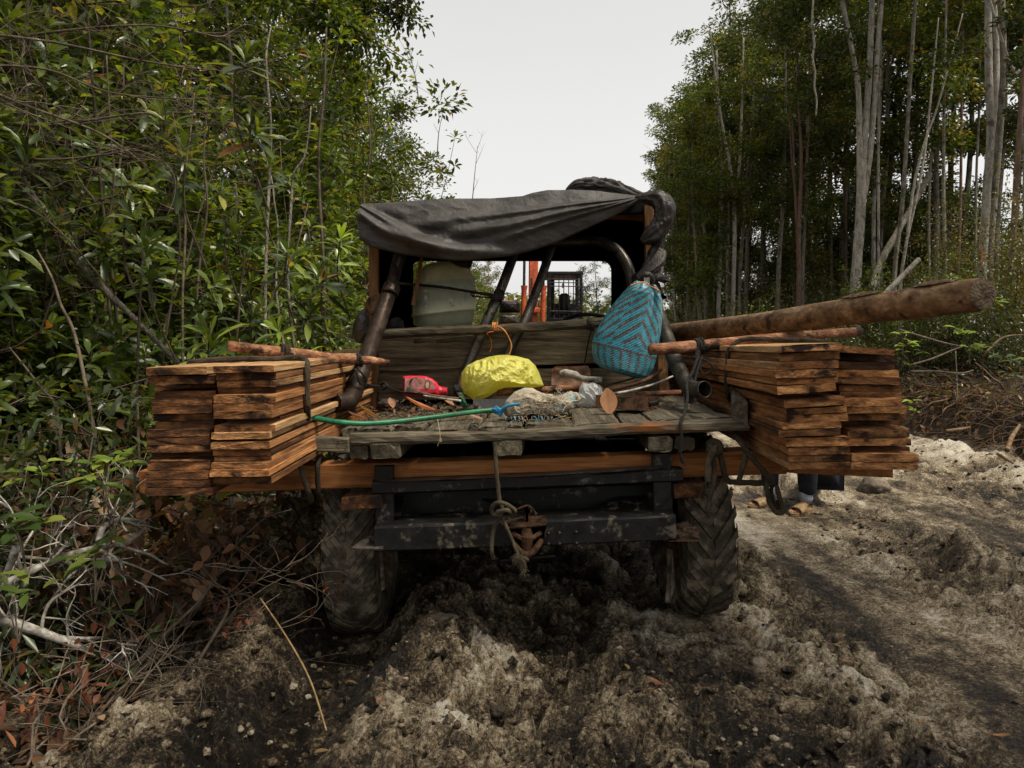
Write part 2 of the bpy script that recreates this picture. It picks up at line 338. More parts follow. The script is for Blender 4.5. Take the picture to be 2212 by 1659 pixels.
M['pink'] = noisy('faded_pink_label', [(.3, (.48, .17, .18)), (.6, (.62, .30, .30)), (.8, (.66, .42, .40))], scale=16, rough=.5, bump=.1, rand=0)
M['cream'] = noisy('cream_print', [(.3, (.50, .40, .16)), (.7, (.60, .50, .25))], scale=16, rough=.5, bump=0)
M['hose'] = noisy('green_hose', [(.3, (.016, .105, .05)), (.6, (.030, .18, .085)), (.8, (.075, .26, .15))], scale=4, stretch=(1, 1, 1), rough=.33, bump=.1, rand=0, stain=(.06, .075, .045), stain_scale=9, stain_lo=.58, stain_hi=.68)
M['sack'] = noisy('frayed_sacking', [(.3, (.25, .19, .12)), (.55, (.44, .37, .27)), (.8, (.58, .53, .44))], scale=24, rough=.85, bump=.7, bscale=220, bdist=.006, rand=0, stain=(.22, .42, .50), stain_scale=4.5, stain_lo=.56, stain_hi=.60)
M['blue'] = noisy('blue_plastic_hem', [(.3, (.02, .14, .34)), (.7, (.05, .30, .50))], scale=12, rough=.5, bump=.3, rand=0)
M['white'] = noisy('white_polythene', [(.3, (.42, .42, .40)), (.7, (.66, .66, .64))], scale=7, rough=.25, rough2=.4, bump=.5, bscale=30, bdist=.006, rand=0, spec=.6)
M['bag'] = noisy('woven_strapping', [(.3, (.9, .9, .9)), (.7, (1, 1, 1))], scale=9, rough=.34, rough2=.44, bump=0, rand=0, vcol=True, fine=.06, spec=.6)
M['dryleaf'] = leaf_mat('dry_leaf', trans=.25, rough=.55, spec=.3)
M['leaf'] = leaf_mat('green_leaf', trans=.33, rough=.33, spec=.5)
M['leaf_far'] = leaf_mat('canopy_leaf', trans=.45, rough=.42, spec=.4)
M['bark'] = noisy('grey_bark', [(.3, (.085, .072, .055)), (.55, (.22, .195, .155)), (.8, (.38, .35, .29))], scale=16, stretch=(1, 1, .35), rough=.9, bump=1, bscale=80, bdist=.02, rand=.25, stain=(.06, .05, .035), stain_scale=3, stain_lo=.55, stain_hi=.68)
M['bark_pale'] = noisy('pale_bark', [(.3, (.15, .13, .10)), (.5, (.33, .30, .25)), (.75, (.50, .46, .40))], scale=18, stretch=(1, 1, .3), rough=.9, bump=1, bscale=80, bdist=.02, rand=.12, stain=(.10, .08, .06), stain_scale=4, stain_lo=.57, stain_hi=.67)
M['bark_red'] = noisy('reddish_bark', [(.3, (.07, .045, .032)), (.6, (.17, .11, .078)), (.8, (.26, .185, .14))], scale=16, stretch=(1, 1, .35), rough=.85, bump=.8, bscale=80, bdist=.015, rand=.2)
M['twig'] = noisy('twig_bark', [(.3, (.055, .040, .028)), (.6, (.13, .10, .072)), (.8, (.22, .18, .13))], scale=14, rough=.9, bump=.4, rand=.3)
M['deadwood'] = noisy('bleached_dead_wood', [(.3, (.17, .15, .125)), (.6, (.42, .39, .34)), (.8, (.58, .55, .50))], scale=14, rough=.9, bump=.8, bscale=60, bdist=.004, rand=.25, stain=(.07, .05, .035), stain_scale=9)
M['root'] = noisy('muddy_root', [(.3, (.06, .036, .020)), (.6, (.17, .11, .062)), (.8, (.32, .22, .13))], scale=14, rough=.95, bump=.6, rand=.2)
M['orange'] = noisy('orange_machine_paint', [(.3, (.38, .065, .025)), (.7, (.56, .13, .055))], scale=6, rough=.5, bump=.1, rand=0, stain=(.12, .05, .03), stain_scale=5, stain_lo=.6, stain_hi=.72)
M['trouser'] = noisy('dark_trouser_cloth', [(.3, (.010, .011, .016)), (.7, (.022, .023, .030))], scale=12, rough=.95, bump=.4, bscale=60, rand=0)
M['shirt'] = noisy('dark_shirt_cloth', [(.3, (.022, .020, .020)), (.7, (.05, .045, .04))], scale=12, rough=.95, bump=.4, bscale=60, rand=0)
M['cuff'] = noisy('grey_sock_cloth', [(.3, (.22, .25, .28)), (.7, (.32, .35, .38))], scale=20, rough=.95, bump=.3, rand=0)
M['skin'] = noisy('skin', [(.3, (.30, .145, .085)), (.7, (.38, .20, .125))], scale=10, rough=.5, bump=.1, rand=0, sub=0)
M['hair'] = noisy('black_hair', [(.3, (.008, .007, .006)), (.7, (.02, .017, .015))], scale=40, rough=.5, bump=.5, rand=0)
M['sandal'] = noisy('tan_rubber', [(.3, (.21, .135, .062)), (.7, (.31, .21, .11))], scale=8, rough=.4, bump=.1, rand=0)
M['sole'] = noisy('dark_sole', [(.3, (.07, .045, .025)), (.7, (.12, .08, .045))], scale=8, rough=.7, bump=.1, rand=0)
M['glasspane'] = new_mat('cab_glass')[0]
_b = M['glasspane'].node_tree.nodes['Principled BSDF']; _b.inputs['Base Color'].default_value = (.85, .9, .9, 1); _b.inputs['Transmission Weight'].default_value = 1; _b.inputs['Roughness'].default_value = .02; _b.inputs['IOR'].default_value = 1.05

def add_translucent(m, col, f):
    nt = m.node_tree; b = nt.nodes['Principled BSDF']; tr = node(nt, 'ShaderNodeBsdfTranslucent'); tr.inputs[0].default_value = (*col, 1); ms = node(nt, 'ShaderNodeMixShader'); ms.inputs[0].default_value = f
    nt.links.new(b.outputs[0], ms.inputs[1]); nt.links.new(tr.outputs[0], ms.inputs[2]); nt.links.new(ms.outputs[0], nt.nodes['Material Output'].inputs[0])
add_translucent(M['yellow'], (.85, .78, .12), .35); add_translucent(M['white'], (.8, .8, .78), .4); add_translucent(M['drum'], (.95, .93, .72), .3)
# ---------------------------------------------------------------- the ground (one sheet, fine near the camera, coarse to the horizon)
def sstep(a, b, x): t = np.clip((x-a)/(b-a), 0, 1); return t*t*(3-2*t)
def height(x, y):
    x = np.asarray(x, float); y = np.asarray(y, float)
    wob = (fbm(x*.6+3, y*.6, 3)-.5)
    h = .045+(fbm(x*.9, y*.5+4, 4)-.5)*.22
    near = np.exp(-((y-3.0)/3.5)**2)
    # wheel ruts
    xr = x-.05*wob
    rl = np.exp(-((xr+.74)/.17)**4); rr = np.exp(-((xr-.86)/.20)**4)
    h = h+.13*np.exp(-((xr+.32+.10*(vn(y*1.7, x*0+3)-.5))/.22)**4)*sstep(5.5, 2.6, y)*(.15+1.3*vn(x*3.1, y*2.7))
    h = h+.10*np.exp(-((xr+1.15)/.20)**2)*sstep(6, 3, y)
    h = h+.06*np.exp(-((xr-.48)/.12)**2)*sstep(6, 3, y)+.07*np.exp(-((xr-1.22)/.16)**2)*sstep(3.6, 2.6, y)
    h = h*(1-rl)+(-.065+.03*vn(x*6, y*6))*rl
    h = h*(1-rr)+(.030+.03*vn(x*6, y*6))*rr
    # passing track on the right: smooth lanes with torn ridges between them
    sk = x-.10*(y-4)*0-.12*np.sin(y*.55)
    lane = np.exp(-((sk-1.75)/.32)**4); h = h*(1-.75*lane)+.75*lane*(.0+.02*vn(x*5, y*1.2))
    ridge = 1.25*np.exp(-((sk-2.55-.10*(vn(y*1.3, x*0+2)-.5)*2)/.13)**2)*(.4+.9*vn(y*2.2, x*1.5+9))
    h = h+.15*ridge*sstep(1, 2.5, y)
    lane2 = np.exp(-((sk-3.25)/.38)**4); h = h*(1-.5*lane2)+.5*lane2*.03
    stand = np.exp(-((x-2.2)/.75)**4-((y-5.45)/1.0)**4); h = h*(1-.85*stand)
    # lumps
    rut_ = np.clip(rl+rr, 0, 1)
    torn = (1-.93*np.clip(lane+lane2*.9, 0, 1))*(1-.75*rut_)
    tr_ = fbm(x*4.2+7, y*4.6, 4, .55); tb = fbm(x*7.5+3, y*8.2+11, 3, .55); h = h+torn*(.044*sstep(.46, .54, tr_)+.026*sstep(.50, .545, tb))*sstep(12, 6, y)-torn*.03
    c1 = fbm(x*5.5, y*5.5, 3, .55); h = h+torn*.085*(c1-.5)
    c2 = fbm(x*17+5, y*17, 4, .6); h = h+(.12+.88*torn)*.024*(c2-.5)*2*sstep(14, 5, y)
    c3 = fbm(x*46+5, y*46, 3, .65); h = h+(.15+.85*torn)*.017*(c3-.5)*2*sstep(9, 4, y)
    cr = np.abs(fbm(x*9+2, y*9, 4, .6)-.5)*2; h = h-torn*.045*np.exp(-(cr/.07)**2)*sstep(8, 4, y)
    # pressed tread marks behind the tyres and dragged streaks in the passing lanes
    for (xc, wd_) in ((-.74, .13), (.86, .14)): h = h-.020*np.exp(-((x-xc)/wd_)**4)*sstep(-.2, .5, np.sin(2*PI*(y+1.1*np.abs(x-xc))/.115))*sstep(3.4, 3.2, y)
    h = h+.010*(vn(x*30, y*2.5)-.5)*np.clip(lane+lane2, 0, 1)
    flat = np.exp(-((x-2.2)/.6)**4-((y-5.6)/.7)**4); h = h*(1-.85*flat)+.0
    # banks: the torn bank of roots on the right, the low verge on the left
    edge = 5.15+.25*(vn(y*.9, x*0+5)-.5)*2+.35*sstep(9.5, 16, y)+.04*(8-np.minimum(y, 8))
    bank = sstep(edge, edge+.7, x)*.66+sstep(edge+.6, edge+2.8, x)*.55
    bank = bank*sstep(1.0, 4.0, y)
    h = h+bank*(1+.25*(fbm(x*2, y*2, 3)-.5))+bank*.18*(fbm(x*6, y*6, 3)-.5)
    h = h+.20*np.exp(-((x-edge+.25)/.28)**2)*(vn(x*3+7, y*3)-.1)
    ver = sstep(-1.25, -2.1, x+.25*(vn(y*1.3, x*0+17)-.5))
    h = h+ver*(.08+.10*fbm(x*2, y*2, 3))+sstep(-2, -7, x)*.5
    return h
def hz_at(x, y): return float(height(np.array([x]), np.array([y]))[0])
def axis(pts):
    out = [pts[0][0]]
    for (a, b, s) in pts:
        n = max(1, int(round((b-a)/s))); out += list(a+(b-a)*np.arange(1, n+1)/n)
    return np.array(out)
gx = axis([(-300, -60, 20), (-60, -12, 2), (-12, -3, .25), (-3, -1.9, .04), (-1.9, 3.6, .0135), (3.6, 7.5, .04), (7.5, 14, .25), (14, 60, 2), (60, 300, 20)])
gy = axis([(-60, -4, 4), (-4, 1.4, .3), (1.4, 2.0, .05), (2.0, 5.4, .0145), (5.4, 8, .028), (8, 14, .06), (14, 40, .5), (40, 120, 5), (120, 900, 40)])
GX, GY = np.meshgrid(gx, gy); GH = height(GX, GY)
nu, nv_ = len(gx), len(gy)
idx = np.arange(nu*nv_).reshape(nv_, nu)
quads = np.stack([idx[:-1, :-1], idx[:-1, 1:], idx[1:, 1:], idx[1:, :-1]], -1).reshape(-1, 4)
lane_c = np.exp(-((GX-.12*np.sin(GY*.55)-1.75)/.45)**4)*sstep(2, 3, GY)*sstep(.25, .6, vn(GX*2.2, GY*.8+3))
# where pale sand lies bare (r), where dark leaf mould and roots cover the bank (g)
wx = GX+.35*(fbm(GX*1.2, GY*1.2, 3)-.5); wy = GY+.35*(fbm(GX*1.2+40, GY*1.2, 3)-.5)
sand = fbm(wx*1.5, wy*1.1+8, 5, .62); streak = fbm(wx*3.2, wy*.55+3, 4, .6)
trk = sstep(1.1, 1.6, GX)*sstep(4.4, 3.6, GX)
sand = sand*(1-.6*trk)+streak*.6*trk
loc_ = np.clip((GH-.05)*1.1, -.05, .09)+.07*(sstep(.47, .53, fbm(GX*4.2+7, GY*4.6, 4, .55))-.5)+.06*(sstep(.50, .545, fbm(GX*7.5+3, GY*8.2+11, 3, .55))-.5)
sand = sand+loc_*(1-trk)+.10*sstep(3.6, 5.2, GX)*sstep(5.6, 5.0, GX)+.075*trk+.03*np.exp(-((GX+.32)/.3)**2)*sstep(5, 3.5, GY)+.02*sstep(4, 8, GY)-.03*sstep(2.6, 2.2, GY)
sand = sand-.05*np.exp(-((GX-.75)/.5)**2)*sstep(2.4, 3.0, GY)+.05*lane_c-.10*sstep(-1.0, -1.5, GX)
eg = 5.15+.25*(vn(GY*.9, GX*0+5)-.5)*2+.35*sstep(9.5, 16, GY)+.04*(8-np.minimum(GY, 8))
mould = np.maximum(sstep(eg-.05, eg+.25, GX), sstep(-1.35, -2.0, GX+.3*(vn(GY*1.3, GX*0+17)-.5)))
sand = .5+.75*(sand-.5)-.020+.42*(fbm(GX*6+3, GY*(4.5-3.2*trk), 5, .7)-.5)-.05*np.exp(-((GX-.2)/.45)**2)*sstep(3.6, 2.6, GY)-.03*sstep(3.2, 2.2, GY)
col = np.stack([sand, mould, vn(GX*3, GY*3)], -1).reshape(-1, 3)
me = np_mesh('ground', np.stack([GX, GY, GH], -1).reshape(-1, 3), quads=quads, col=col, smooth=True)
m, nt, b = new_mat('torn_muddy_sand'); L = nt.links.new
at = node(nt, 'ShaderNodeAttribute', attribute_name='Col'); se = node(nt, 'ShaderNodeSeparateColor'); L(at.outputs['Color'], se.inputs[0])
tcn = node(nt, 'ShaderNodeTexCoord')
n1 = node(nt, 'ShaderNodeTexNoise'); n1.inputs['Scale'].default_value = 9; n1.inputs['Detail'].default_value = 12; n1.inputs['Roughness'].default_value = .80; L(tcn.outputs['Object'], n1.inputs[0])
n2 = node(nt, 'ShaderNodeTexNoise'); n2.inputs['Scale'].default_value = 70; n2.inputs['Detail'].default_value = 8; n2.inputs['Roughness'].default_value = .8; L(tcn.outputs['Object'], n2.inputs[0])
n3 = node(nt, 'ShaderNodeTexVoronoi'); n3.inputs['Scale'].default_value = 38; L(tcn.outputs['Object'], n3.inputs[0])
def mth(op, a, b_):
    q = node(nt, 'ShaderNodeMath', operation=op)
    for i, s in enumerate((a, b_)):
        if isinstance(s, (int, float)): q.inputs[i].default_value = s
        else: L(s, q.inputs[i])
    return q.outputs[0]
s1 = mth('ADD', se.outputs['Red'], mth('MULTIPLY', mth('SUBTRACT', n1.outputs[0], .5), .85))
s1 = mth('ADD', s1, mth('MULTIPLY', mth('SUBTRACT', n2.outputs[0], .515), 1.1))
r1 = ramp(nt, [(.33, (.007, .005, .0035)), (.45, (.042, .029, .015)), (.53, (.145, .104, .060)), (.61, (.27, .213, .138)), (.72, (.46, .40, .31)), (.82, (.58, .53, .45))])
L(s1, r1.inputs[0])
r2 = ramp(nt, [(.35, (.012, .009, .006)), (.55, (.045, .028, .016)), (.7, (.11, .07, .04))]); L(n1.outputs[0], r2.inputs[0])
mx = node(nt, 'ShaderNodeMix', data_type='RGBA'); L(se.outputs['Green'], mx.inputs[0]); L(r1.outputs[0], mx.inputs[6]); L(r2.outputs[0], mx.inputs[7])
L(mx.outputs[2], b.inputs['Base Color'])
rr = node(nt, 'ShaderNodeMapRange'); rr.inputs[1].default_value = .38; rr.inputs[2].default_value = .6; rr.inputs[3].default_value = .30; rr.inputs[4].default_value = .95; L(s1, rr.inputs[0]); L(rr.outputs[0], b.inputs['Roughness'])
bh = mth('ADD', mth('MULTIPLY', n2.outputs[0], .6), mth('MULTIPLY', n1.outputs[0], .8))
bp = node(nt, 'ShaderNodeBump'); bp.inputs['Strength'].default_value = 1; bp.inputs['Distance'].default_value = .03; L(bh, bp.inputs['Height']); L(bp.outputs[0], b.inputs['Normal'])
ground = place('ground', me, m); ground['kind'] = 'structure'
M['ground'] = m

# clods: crumbs of earth and sand strewn over the torn ground, nobody could count them
rs = np.random.RandomState(3)
def ico():
    import bmesh
    bm = bmesh.new(); bmesh.ops.create_icosphere(bm, subdivisions=2, radius=1); v = np.array([list(q.co) for q in bm.verts]); bm.verts.index_update()
    f = np.array([[q.index for q in t.verts] for t in bm.faces]); bm.free(); return v, f
IV, IF = ico()
def clods(name, n, xr, yr, sr, ok, pale):
    Vs = []; Fs = []; Cs = []; k = 0; tries = 0
    while k < n and tries < n*6:
        tries += 1
        y = yr[0]+(yr[1]-yr[0])*rs.rand()**1.6; x = rs.uniform(*xr)
        if not ok(x, y): continue
        s = sr[0]+(sr[1]-sr[0])*rs.rand()**4
        d = 1+.55*(rs.rand(len(IV))-.5)+.4*np.sin(IV@rs.randn(3)*2.2)
        v = IV*d[:, None]*s*np.array([1, rs.uniform(.7, 1.2), rs.uniform(.5, .85)])
        a = rs.rand()*6.28; c_, s_ = math.cos(a), math.sin(a)
        v = v@np.array([[c_, s_, 0], [-s_, c_, 0], [0, 0, 1]])
        v = v+np.array([x, y, hz_at(x, y)+s*.25])
        Vs.append(v); Fs.append(IF+k*len(IV)); sd = (.57 if rs.rand() < pale else .45)+rs.uniform(-.1, .1)
        Cs.append(np.tile([sd, 0, .5], (len(IV), 1))); k += 1
    me = np_mesh(name, np.concatenate(Vs), tris=np.concatenate(Fs), col=np.concatenate(Cs), smooth=True)
    o = place(name, me, M['ground'])
    return o
o = clods('earth_clods', 9000, (-1.9, 5.2), (2.15, 9.5), (.003, .019), lambda x, y: abs(x) < y*.75 and not (1.5 < x < 2.2 and rs.rand() < .93) and not (2.8 < x < 3.7 and rs.rand() < .9), .5)
tag(o, 'crumbled clods of grey and pale earth strewn over the torn track', 'clods', kind='stuff')

def rock(name, x, y, s, m, label, cat='rock', seed=0, group=None, fl=(1, 1, .75)):
    import bmesh
    bm = bmesh.new(); bmesh.ops.create_icosphere(bm, subdivisions=4, radius=1)
    mb = MB(); c = Vector((x, y, hz_at(x, y)+s*fl[2]*.35))
    vs = []
    for v in bm.verts:
        q = v.co; k = 1+.32*nz3(*q, s=1.1, o=seed)+.14*nz3(*q, s=3, o=seed)+.06*nz3(*q, s=8, o=seed)
        vs.append(c+Vector((q.x*fl[0], q.y*fl[1], q.z*fl[2]))*s*k)
    bm.verts.index_update(); mb.add(vs, [tuple(v.index for v in f.verts) for f in bm.faces]); bm.free()
    return mb.build(name, m, label=label, cat=cat, group=group, smooth=True)
M['rock'] = noisy('mud_caked_stone', [(.3, (.05, .04, .03)), (.55, (.16, .13, .095)), (.8, (.36, .31, .25))], scale=5, rough=.9, bump=1, bscale=30, bdist=.012)
M['darkclod'] = noisy('peaty_lump', [(.3, (.010, .008, .006)), (.6, (.04, .03, .02)), (.8, (.12, .095, .07))], scale=10, rough=.8, bump=1, bscale=40, bdist=.01)
def gpt(x, y, d): return ((x-CX)*d/F, d)
rock('boulder', *gpt(1888, 1052, 6.4), .125, M['rock'], 'round mud-caked grey boulder on the track right of the sandalled feet', 'boulder', 3)
rock('rock', *gpt(2170, 985, 8.0), .17, M['rock'], 'blocky pale rock at the foot of the root bank, right edge', 'rock', 8, fl=(1.3, 1, .6))
rock('dirt_lump', *gpt(1350, 1545, 2.62), .022, M['darkclod'], 'dark wet lump on the ground right of centre foreground', 'dirt lump', 12)
rock('dirt_lump', *gpt(1075, 1545, 2.62), .026, M['darkclod'], 'black peaty lump below the towing hook in the foreground', 'dirt lump', 15)
rock('dirt_lump', *gpt(985, 1560, 2.58), .02, M['darkclod'], 'small black lump left of the larger peaty one in the foreground', 'dirt lump', 18)
rock('dirt_lump', *gpt(950, 1395, 3.15), .060, M['rock'], 'grey stone embedded in the pale mound beside the left tyre rut', 'stone', 21, fl=(1.4, 1, .6))
rock('dirt_lump', *gpt(1640, 1430, 3.0), .035, M['rock'], 'pale crusty lump just right of the rut behind the right tyre', 'dirt lump', 25)
# ---------------------------------------------------------------- the logging truck
RT = empty('logging_truck', (0.06, 4.2, 0), 'stripped muddy timber truck with plank deck, bent roof pipes and open dark green cab', 'truck')
PX = Vector((0, 0, 1))
def bm1(name, p0, p1, w, h, m, parent=RT, **kw):
    lab = kw.pop('label', None); mb = MB(); beam(mb, p0, p1, w, h, **kw); return mb.build(name, m, parent, lab)
def zd(x): return 1.004+.034*x          # deck surface, rolled down to the left

# loading deck: rough boards running forward, each with its own broken rear end
ends = [(737, 772, 3.14), (774, 824, 3.12), (826, 850, 3.08), (852, 889, 3.07), (891, 918, 3.06), (920, 1007, 3.03), (1009, 1032, 3.02), (1034, 1096, 3.02),
        (1098, 1130, 3.05), (1133, 1238, 3.02), (1240, 1347, 3.03), (1349, 1409, 3.06), (1411, 1500, 3.05), (1502, 1592, 3.05)]
for i, (xa, xb, d) in enumerate(ends):
    x0 = (xa-CX)*d/F; x1 = (xb-CX)*d/F; xm = (x0+x1)/2; wd = (x1-x0)*.985
    z = zd(xm)-.024-.004*(i % 3); rnd = random.Random(i)
    bm1('deck_board', (xm, d, z-(.010 if i in (0, 1) else 0)), (xm*1.0+.05, 4.30, z+rnd.uniform(-.002, .003)), wd, .044, M['grey_y'], seg=14, jit=.0035, seed=i, bev=.009, chip=.010, nw=4)
# rear sill, side curbs, short nailed board
bm1('rear_sill', P(757, 951, 3.03), P(1612, 917, 3.03), .06, .047, M['grey_x'], seg=30, jit=.0032, bev=.012, seed=4, chip=.006)
bm1('nailed_board', P(636, 958, 2.97), P(754, 961, 2.965), .03, .062, M['grey_x'], seg=6, jit=.0022, seed=9, chip=.003, bev=.005, label='short grey board nailed across the left corner')
for (x, y) in [(652, 968), (733, 951), (668, 951), (748, 967)]:
    c = P(x, y, 2.952); mb = MB(); tube(mb, [c, c+Vector((0, -.006, 0))], .0045, 6); mb.build('nail', M['rust'], RT)
bm1('side_curb', P(1602, 893, 3.00), (1.27, 4.25, 1.14), .062, .105, M['grey_y'], seg=12, jit=.003, seed=5, bev=.01)
bm1('side_curb', P(662, 940, 3.02), (-.86, 4.25, .985), .085, .06, M['grey_y'], seg=12, jit=.003, seed=6, bev=.008)
mb = MB(); c = P(1601, 869, 3.03); tube(mb, [c, c+Vector((0, 0, .012))], .012, 6); mb.build('bolt', M['rust'], RT)
# cross timbers under the deck (ends show) and the stringers
for i, (xa, xb, ya, yb, d) in enumerate([(758, 797, 963, 993, 3.03), (800, 865, 961, 993, 3.0), (1075, 1132, 953, 986, 3.0), (1404, 1455, 945, 978, 3.0), (1457, 1498, 944, 973, 3.03)]):
    p = P((xa+xb)/2, (ya+yb)/2, d); bm1('deck_bearer', p, p+Vector((.04, 1.2, 0)), px(xb-xa, d), px(yb-ya, d), M['grey_y'], seg=6, jit=.004, seed=20+i, bev=.008, chip=.006)
# long crossbeam that carries the planks at both sides
bm1('crossbeam', P(300, 1045, 3.14)+Vector((0, .07, 0)), P(1700, 999, 3.14)+Vector((0, .07, 0)), .13, .105, M['beam_x'], seg=30, jit=.0016, seed=31, bev=.005)
bm1('crossbeam', P(1560, 1005, 3.24)+Vector((0, .09, 0)), P(1929, 1018, 3.0), .11, .040, M['beam_x'], seg=10, jit=.0015, seed=32, label='pale squared beam end under the right stack')
bm1('crossbeam', (-1.62, 5.6, .82), (1.75, 5.6, .93), .13, .11, M['beam_x'], seg=10, seed=33)
bm1('packing_timber', P(745, 1083, 3.10), P(830, 1076, 3.1), .12, .055, M['plank_dark'], seg=4, seed=34)
bm1('packing_timber', P(1450, 1056, 3.12), P(1512, 1053, 3.12), .12, .06, M['plank_dark'], seg=4, seed=35)
# steel rear frame
st = M['steel']
def chan(name, pa, pb, h, dep, t=.006, m=st, lip=1):
    """a steel channel seen from behind: web facing the camera, flanges forward"""
    pa = Vector(pa); pb = Vector(pb); mb = MB(); u = Vector((0, 0, 1)); ax = (pb-pa).normalized(); up = ax.cross(Vector((0, -1, 0))).normalized()
    if up.z < 0: up = -up
    fw = Vector((0, 1, 0)); n = 16
    prof = [(0, -h/2, dep), (0, -h/2, .01), (0, -h/2+.008, 0), (0, h/2-.012, 0), (0, h/2-.003, .004), (0, h/2, .014), (0, h/2, dep)]
    vs = []; rnd = random.Random(int(pa.x*1000))
    for i in range(n+1):
        c = pa.lerp(pb, i/n)
        for (_, a, e) in prof: vs.append(c+up*(a+rnd.uniform(-.0012, .0012))+fw*(e+rnd.uniform(-.0015, .0015)))
    fs = [(i*7+k, (i+1)*7+k, (i+1)*7+k+1, i*7+k+1) for i in range(n) for k in range(6)]
    mb.add(vs, fs)
    o = mb.build(name, m, RT, smooth=False)
    so_ = o.modifiers.new('thickness', 'SOLIDIFY'); so_.thickness = t
    return o
chan('upper_channel', P(804, 1055, 3.07), P(1476, 1027, 3.07), .056, .07)
mb = MB(); plate(mb, [P(822, 1041, 3.05), P(1120, 1030, 3.045), P(1408, 1014, 3.045), P(1440, 1007, 3.06), P(1425, 1003, 3.10), P(1120, 1024, 3.10), P(822, 1036, 3.10)], .004); mb.build('flange_lip', M['pipe_grey'], RT)
for (xa, xb, ya, yb) in [(811, 852, 1006, 1124), (1409, 1450, 980, 1104)]:
    bm1('frame_upright', P((xa+xb)/2+1, yb, 3.10), P((xa+xb)/2-1, ya, 3.10), px(xb-xa, 3.08), .035, st, up=Vector((0, -1, 0)), seg=8, jit=.0008, seed=xa, bev=.004)
chan('bumper', P(809, 1165, 2.99), P(1461, 1140, 2.99), .108, .16, .008)
# battered top skin of the bumper with flaking mud, holes and rivets
mb = MB()
for (x, y) in [(1266, 1131), (1312, 1127), (1348, 1122)]: c = P(x, y-14, 3.06); mb = MB(); tube(mb, [c, c+Vector((0, 0, .002))], .006, 8); mb.build('bolt_hole', M['black'], RT)
for (x, y) in [(993, 1149), (1020, 1153), (1271, 1144), (1271, 1173), (1392, 1142), (1390, 1168), (905, 1151), (945, 1157), (1180, 1032), (1322, 1038), (1048, 1046)]:
    c = P(x, y, 2.984); mb = MB(); tube(mb, [c, c+Vector((0, -.0015, 0))], .005, 8); mb.build('bolt_hole', M['black'], RT)
for (x, y) in [(1184, 1153), (1208, 1152), (1184, 1176), (1208, 1175), (1244, 1150), (1088, 1179), (994, 1182), (1245, 1174)]:
    mb = MB(); c = P(x, y, 2.985); tube(mb, [c, c+Vector((0, -.004, 0)), c+Vector((0, -.007, 0))], [.009, .008, .004], 8); mb.build('rivet', M['steel'], RT)
# pointed wing plate left and mud shelf right
mb = MB(); plate(mb, [P(757, 1184, 3.0), P(828, 1186, 2.96), P(828, 1154, 3.10), P(800, 1153, 3.12)], .007); mb.build('wing_plate', M['pipe_grey'], RT, 'pointed steel wing caked with mud')
mb = MB(); plate(mb, [P(1445, 1166, 3.0), P(1508, 1166, 3.0), P(1500, 1148, 3.12), P(1445, 1150, 3.12)], .007); mb.build('wing_plate', M['rust'], RT)
import bmesh as _bmesh
def lump(name, c, s, m, seed=0, amp=.4, freq=3, parent=RT, sub=4, **kw):
    bm = _bmesh.new(); _bmesh.ops.create_icosphere(bm, subdivisions=sub, radius=1); mb = MB(); vs = []
    for v in bm.verts:
        q = v.co; k = 1+amp*nz3(*q, s=freq, o=seed)+amp*.5*nz3(*q, s=freq*2.5, o=seed)
        vs.append(Vector(c)+Vector((q.x*s[0], q.y*s[1], q.z*s[2]))*k)
    bm.verts.index_update(); mb.add(vs, [tuple(v.index for v in f.verts) for f in bm.faces]); bm.free()
    return mb.build(name, m, parent, smooth=True, **kw)
lump('mud_cake', P(1474, 1148, 3.05), (.062, .05, .032), M['mud'], 3, .5, 2.5)
lump('mud_cake', P(814, 1162, 3.06), (.024, .03, .012), M['mud'], 5, .5, 2.5)
# gussets and braces seen inside the frame
for pts in ([P(1010, 1066, 3.35), P(1160, 1118, 3.10), P(1190, 1118, 3.1), P(1040, 1060, 3.36)], [P(1258, 1116, 3.08), P(1330, 1076, 3.30), P(1398, 1072, 3.3), P(1404, 1106, 3.08)],
            [P(853, 1118, 3.08), P(852, 1078, 3.2), P(872, 1078, 3.2), P(866, 1116, 3.08)]):
    mb = MB(); plate(mb, pts, .008); mb.build('gusset', st, RT)
bm1('inner_crossmember', P(830, 1088, 3.32), P(1450, 1066, 3.32), .05, .10, st, seg=8)
# chassis rails, springs, axles
for x in (-.36, .50):
    bm1('chassis_rail', (x, 3.5, .66+.03*x), (x+.16, 7.2, .66+.03*x), .07, .16, st, seg=6, jit=.002)
mb = MB(); tube(mb, [(-.72, 3.62, .39), (-.1, 3.62, .40), (.84, 3.62, .46)], .055, 12); mb.build('axle_tube', st, RT)
lump('differential', (.12, 3.62, .42), (.15, .16, .15), st, 2, .1, 2)
mb = MB(); tube(mb, [(-.6, 6.25, .39), (1.0, 6.25, .46)], .05, 12); mb.build('axle_tube', st, RT)
for x in (-.42, .56):
    for k in range(4): bm1('leaf_spring', (x, 3.05+.1*k, .55-.025*k), (x+.03, 4.2-.1*k, .55-.025*k), .06, .012, st, seg=6, sag=-.05)

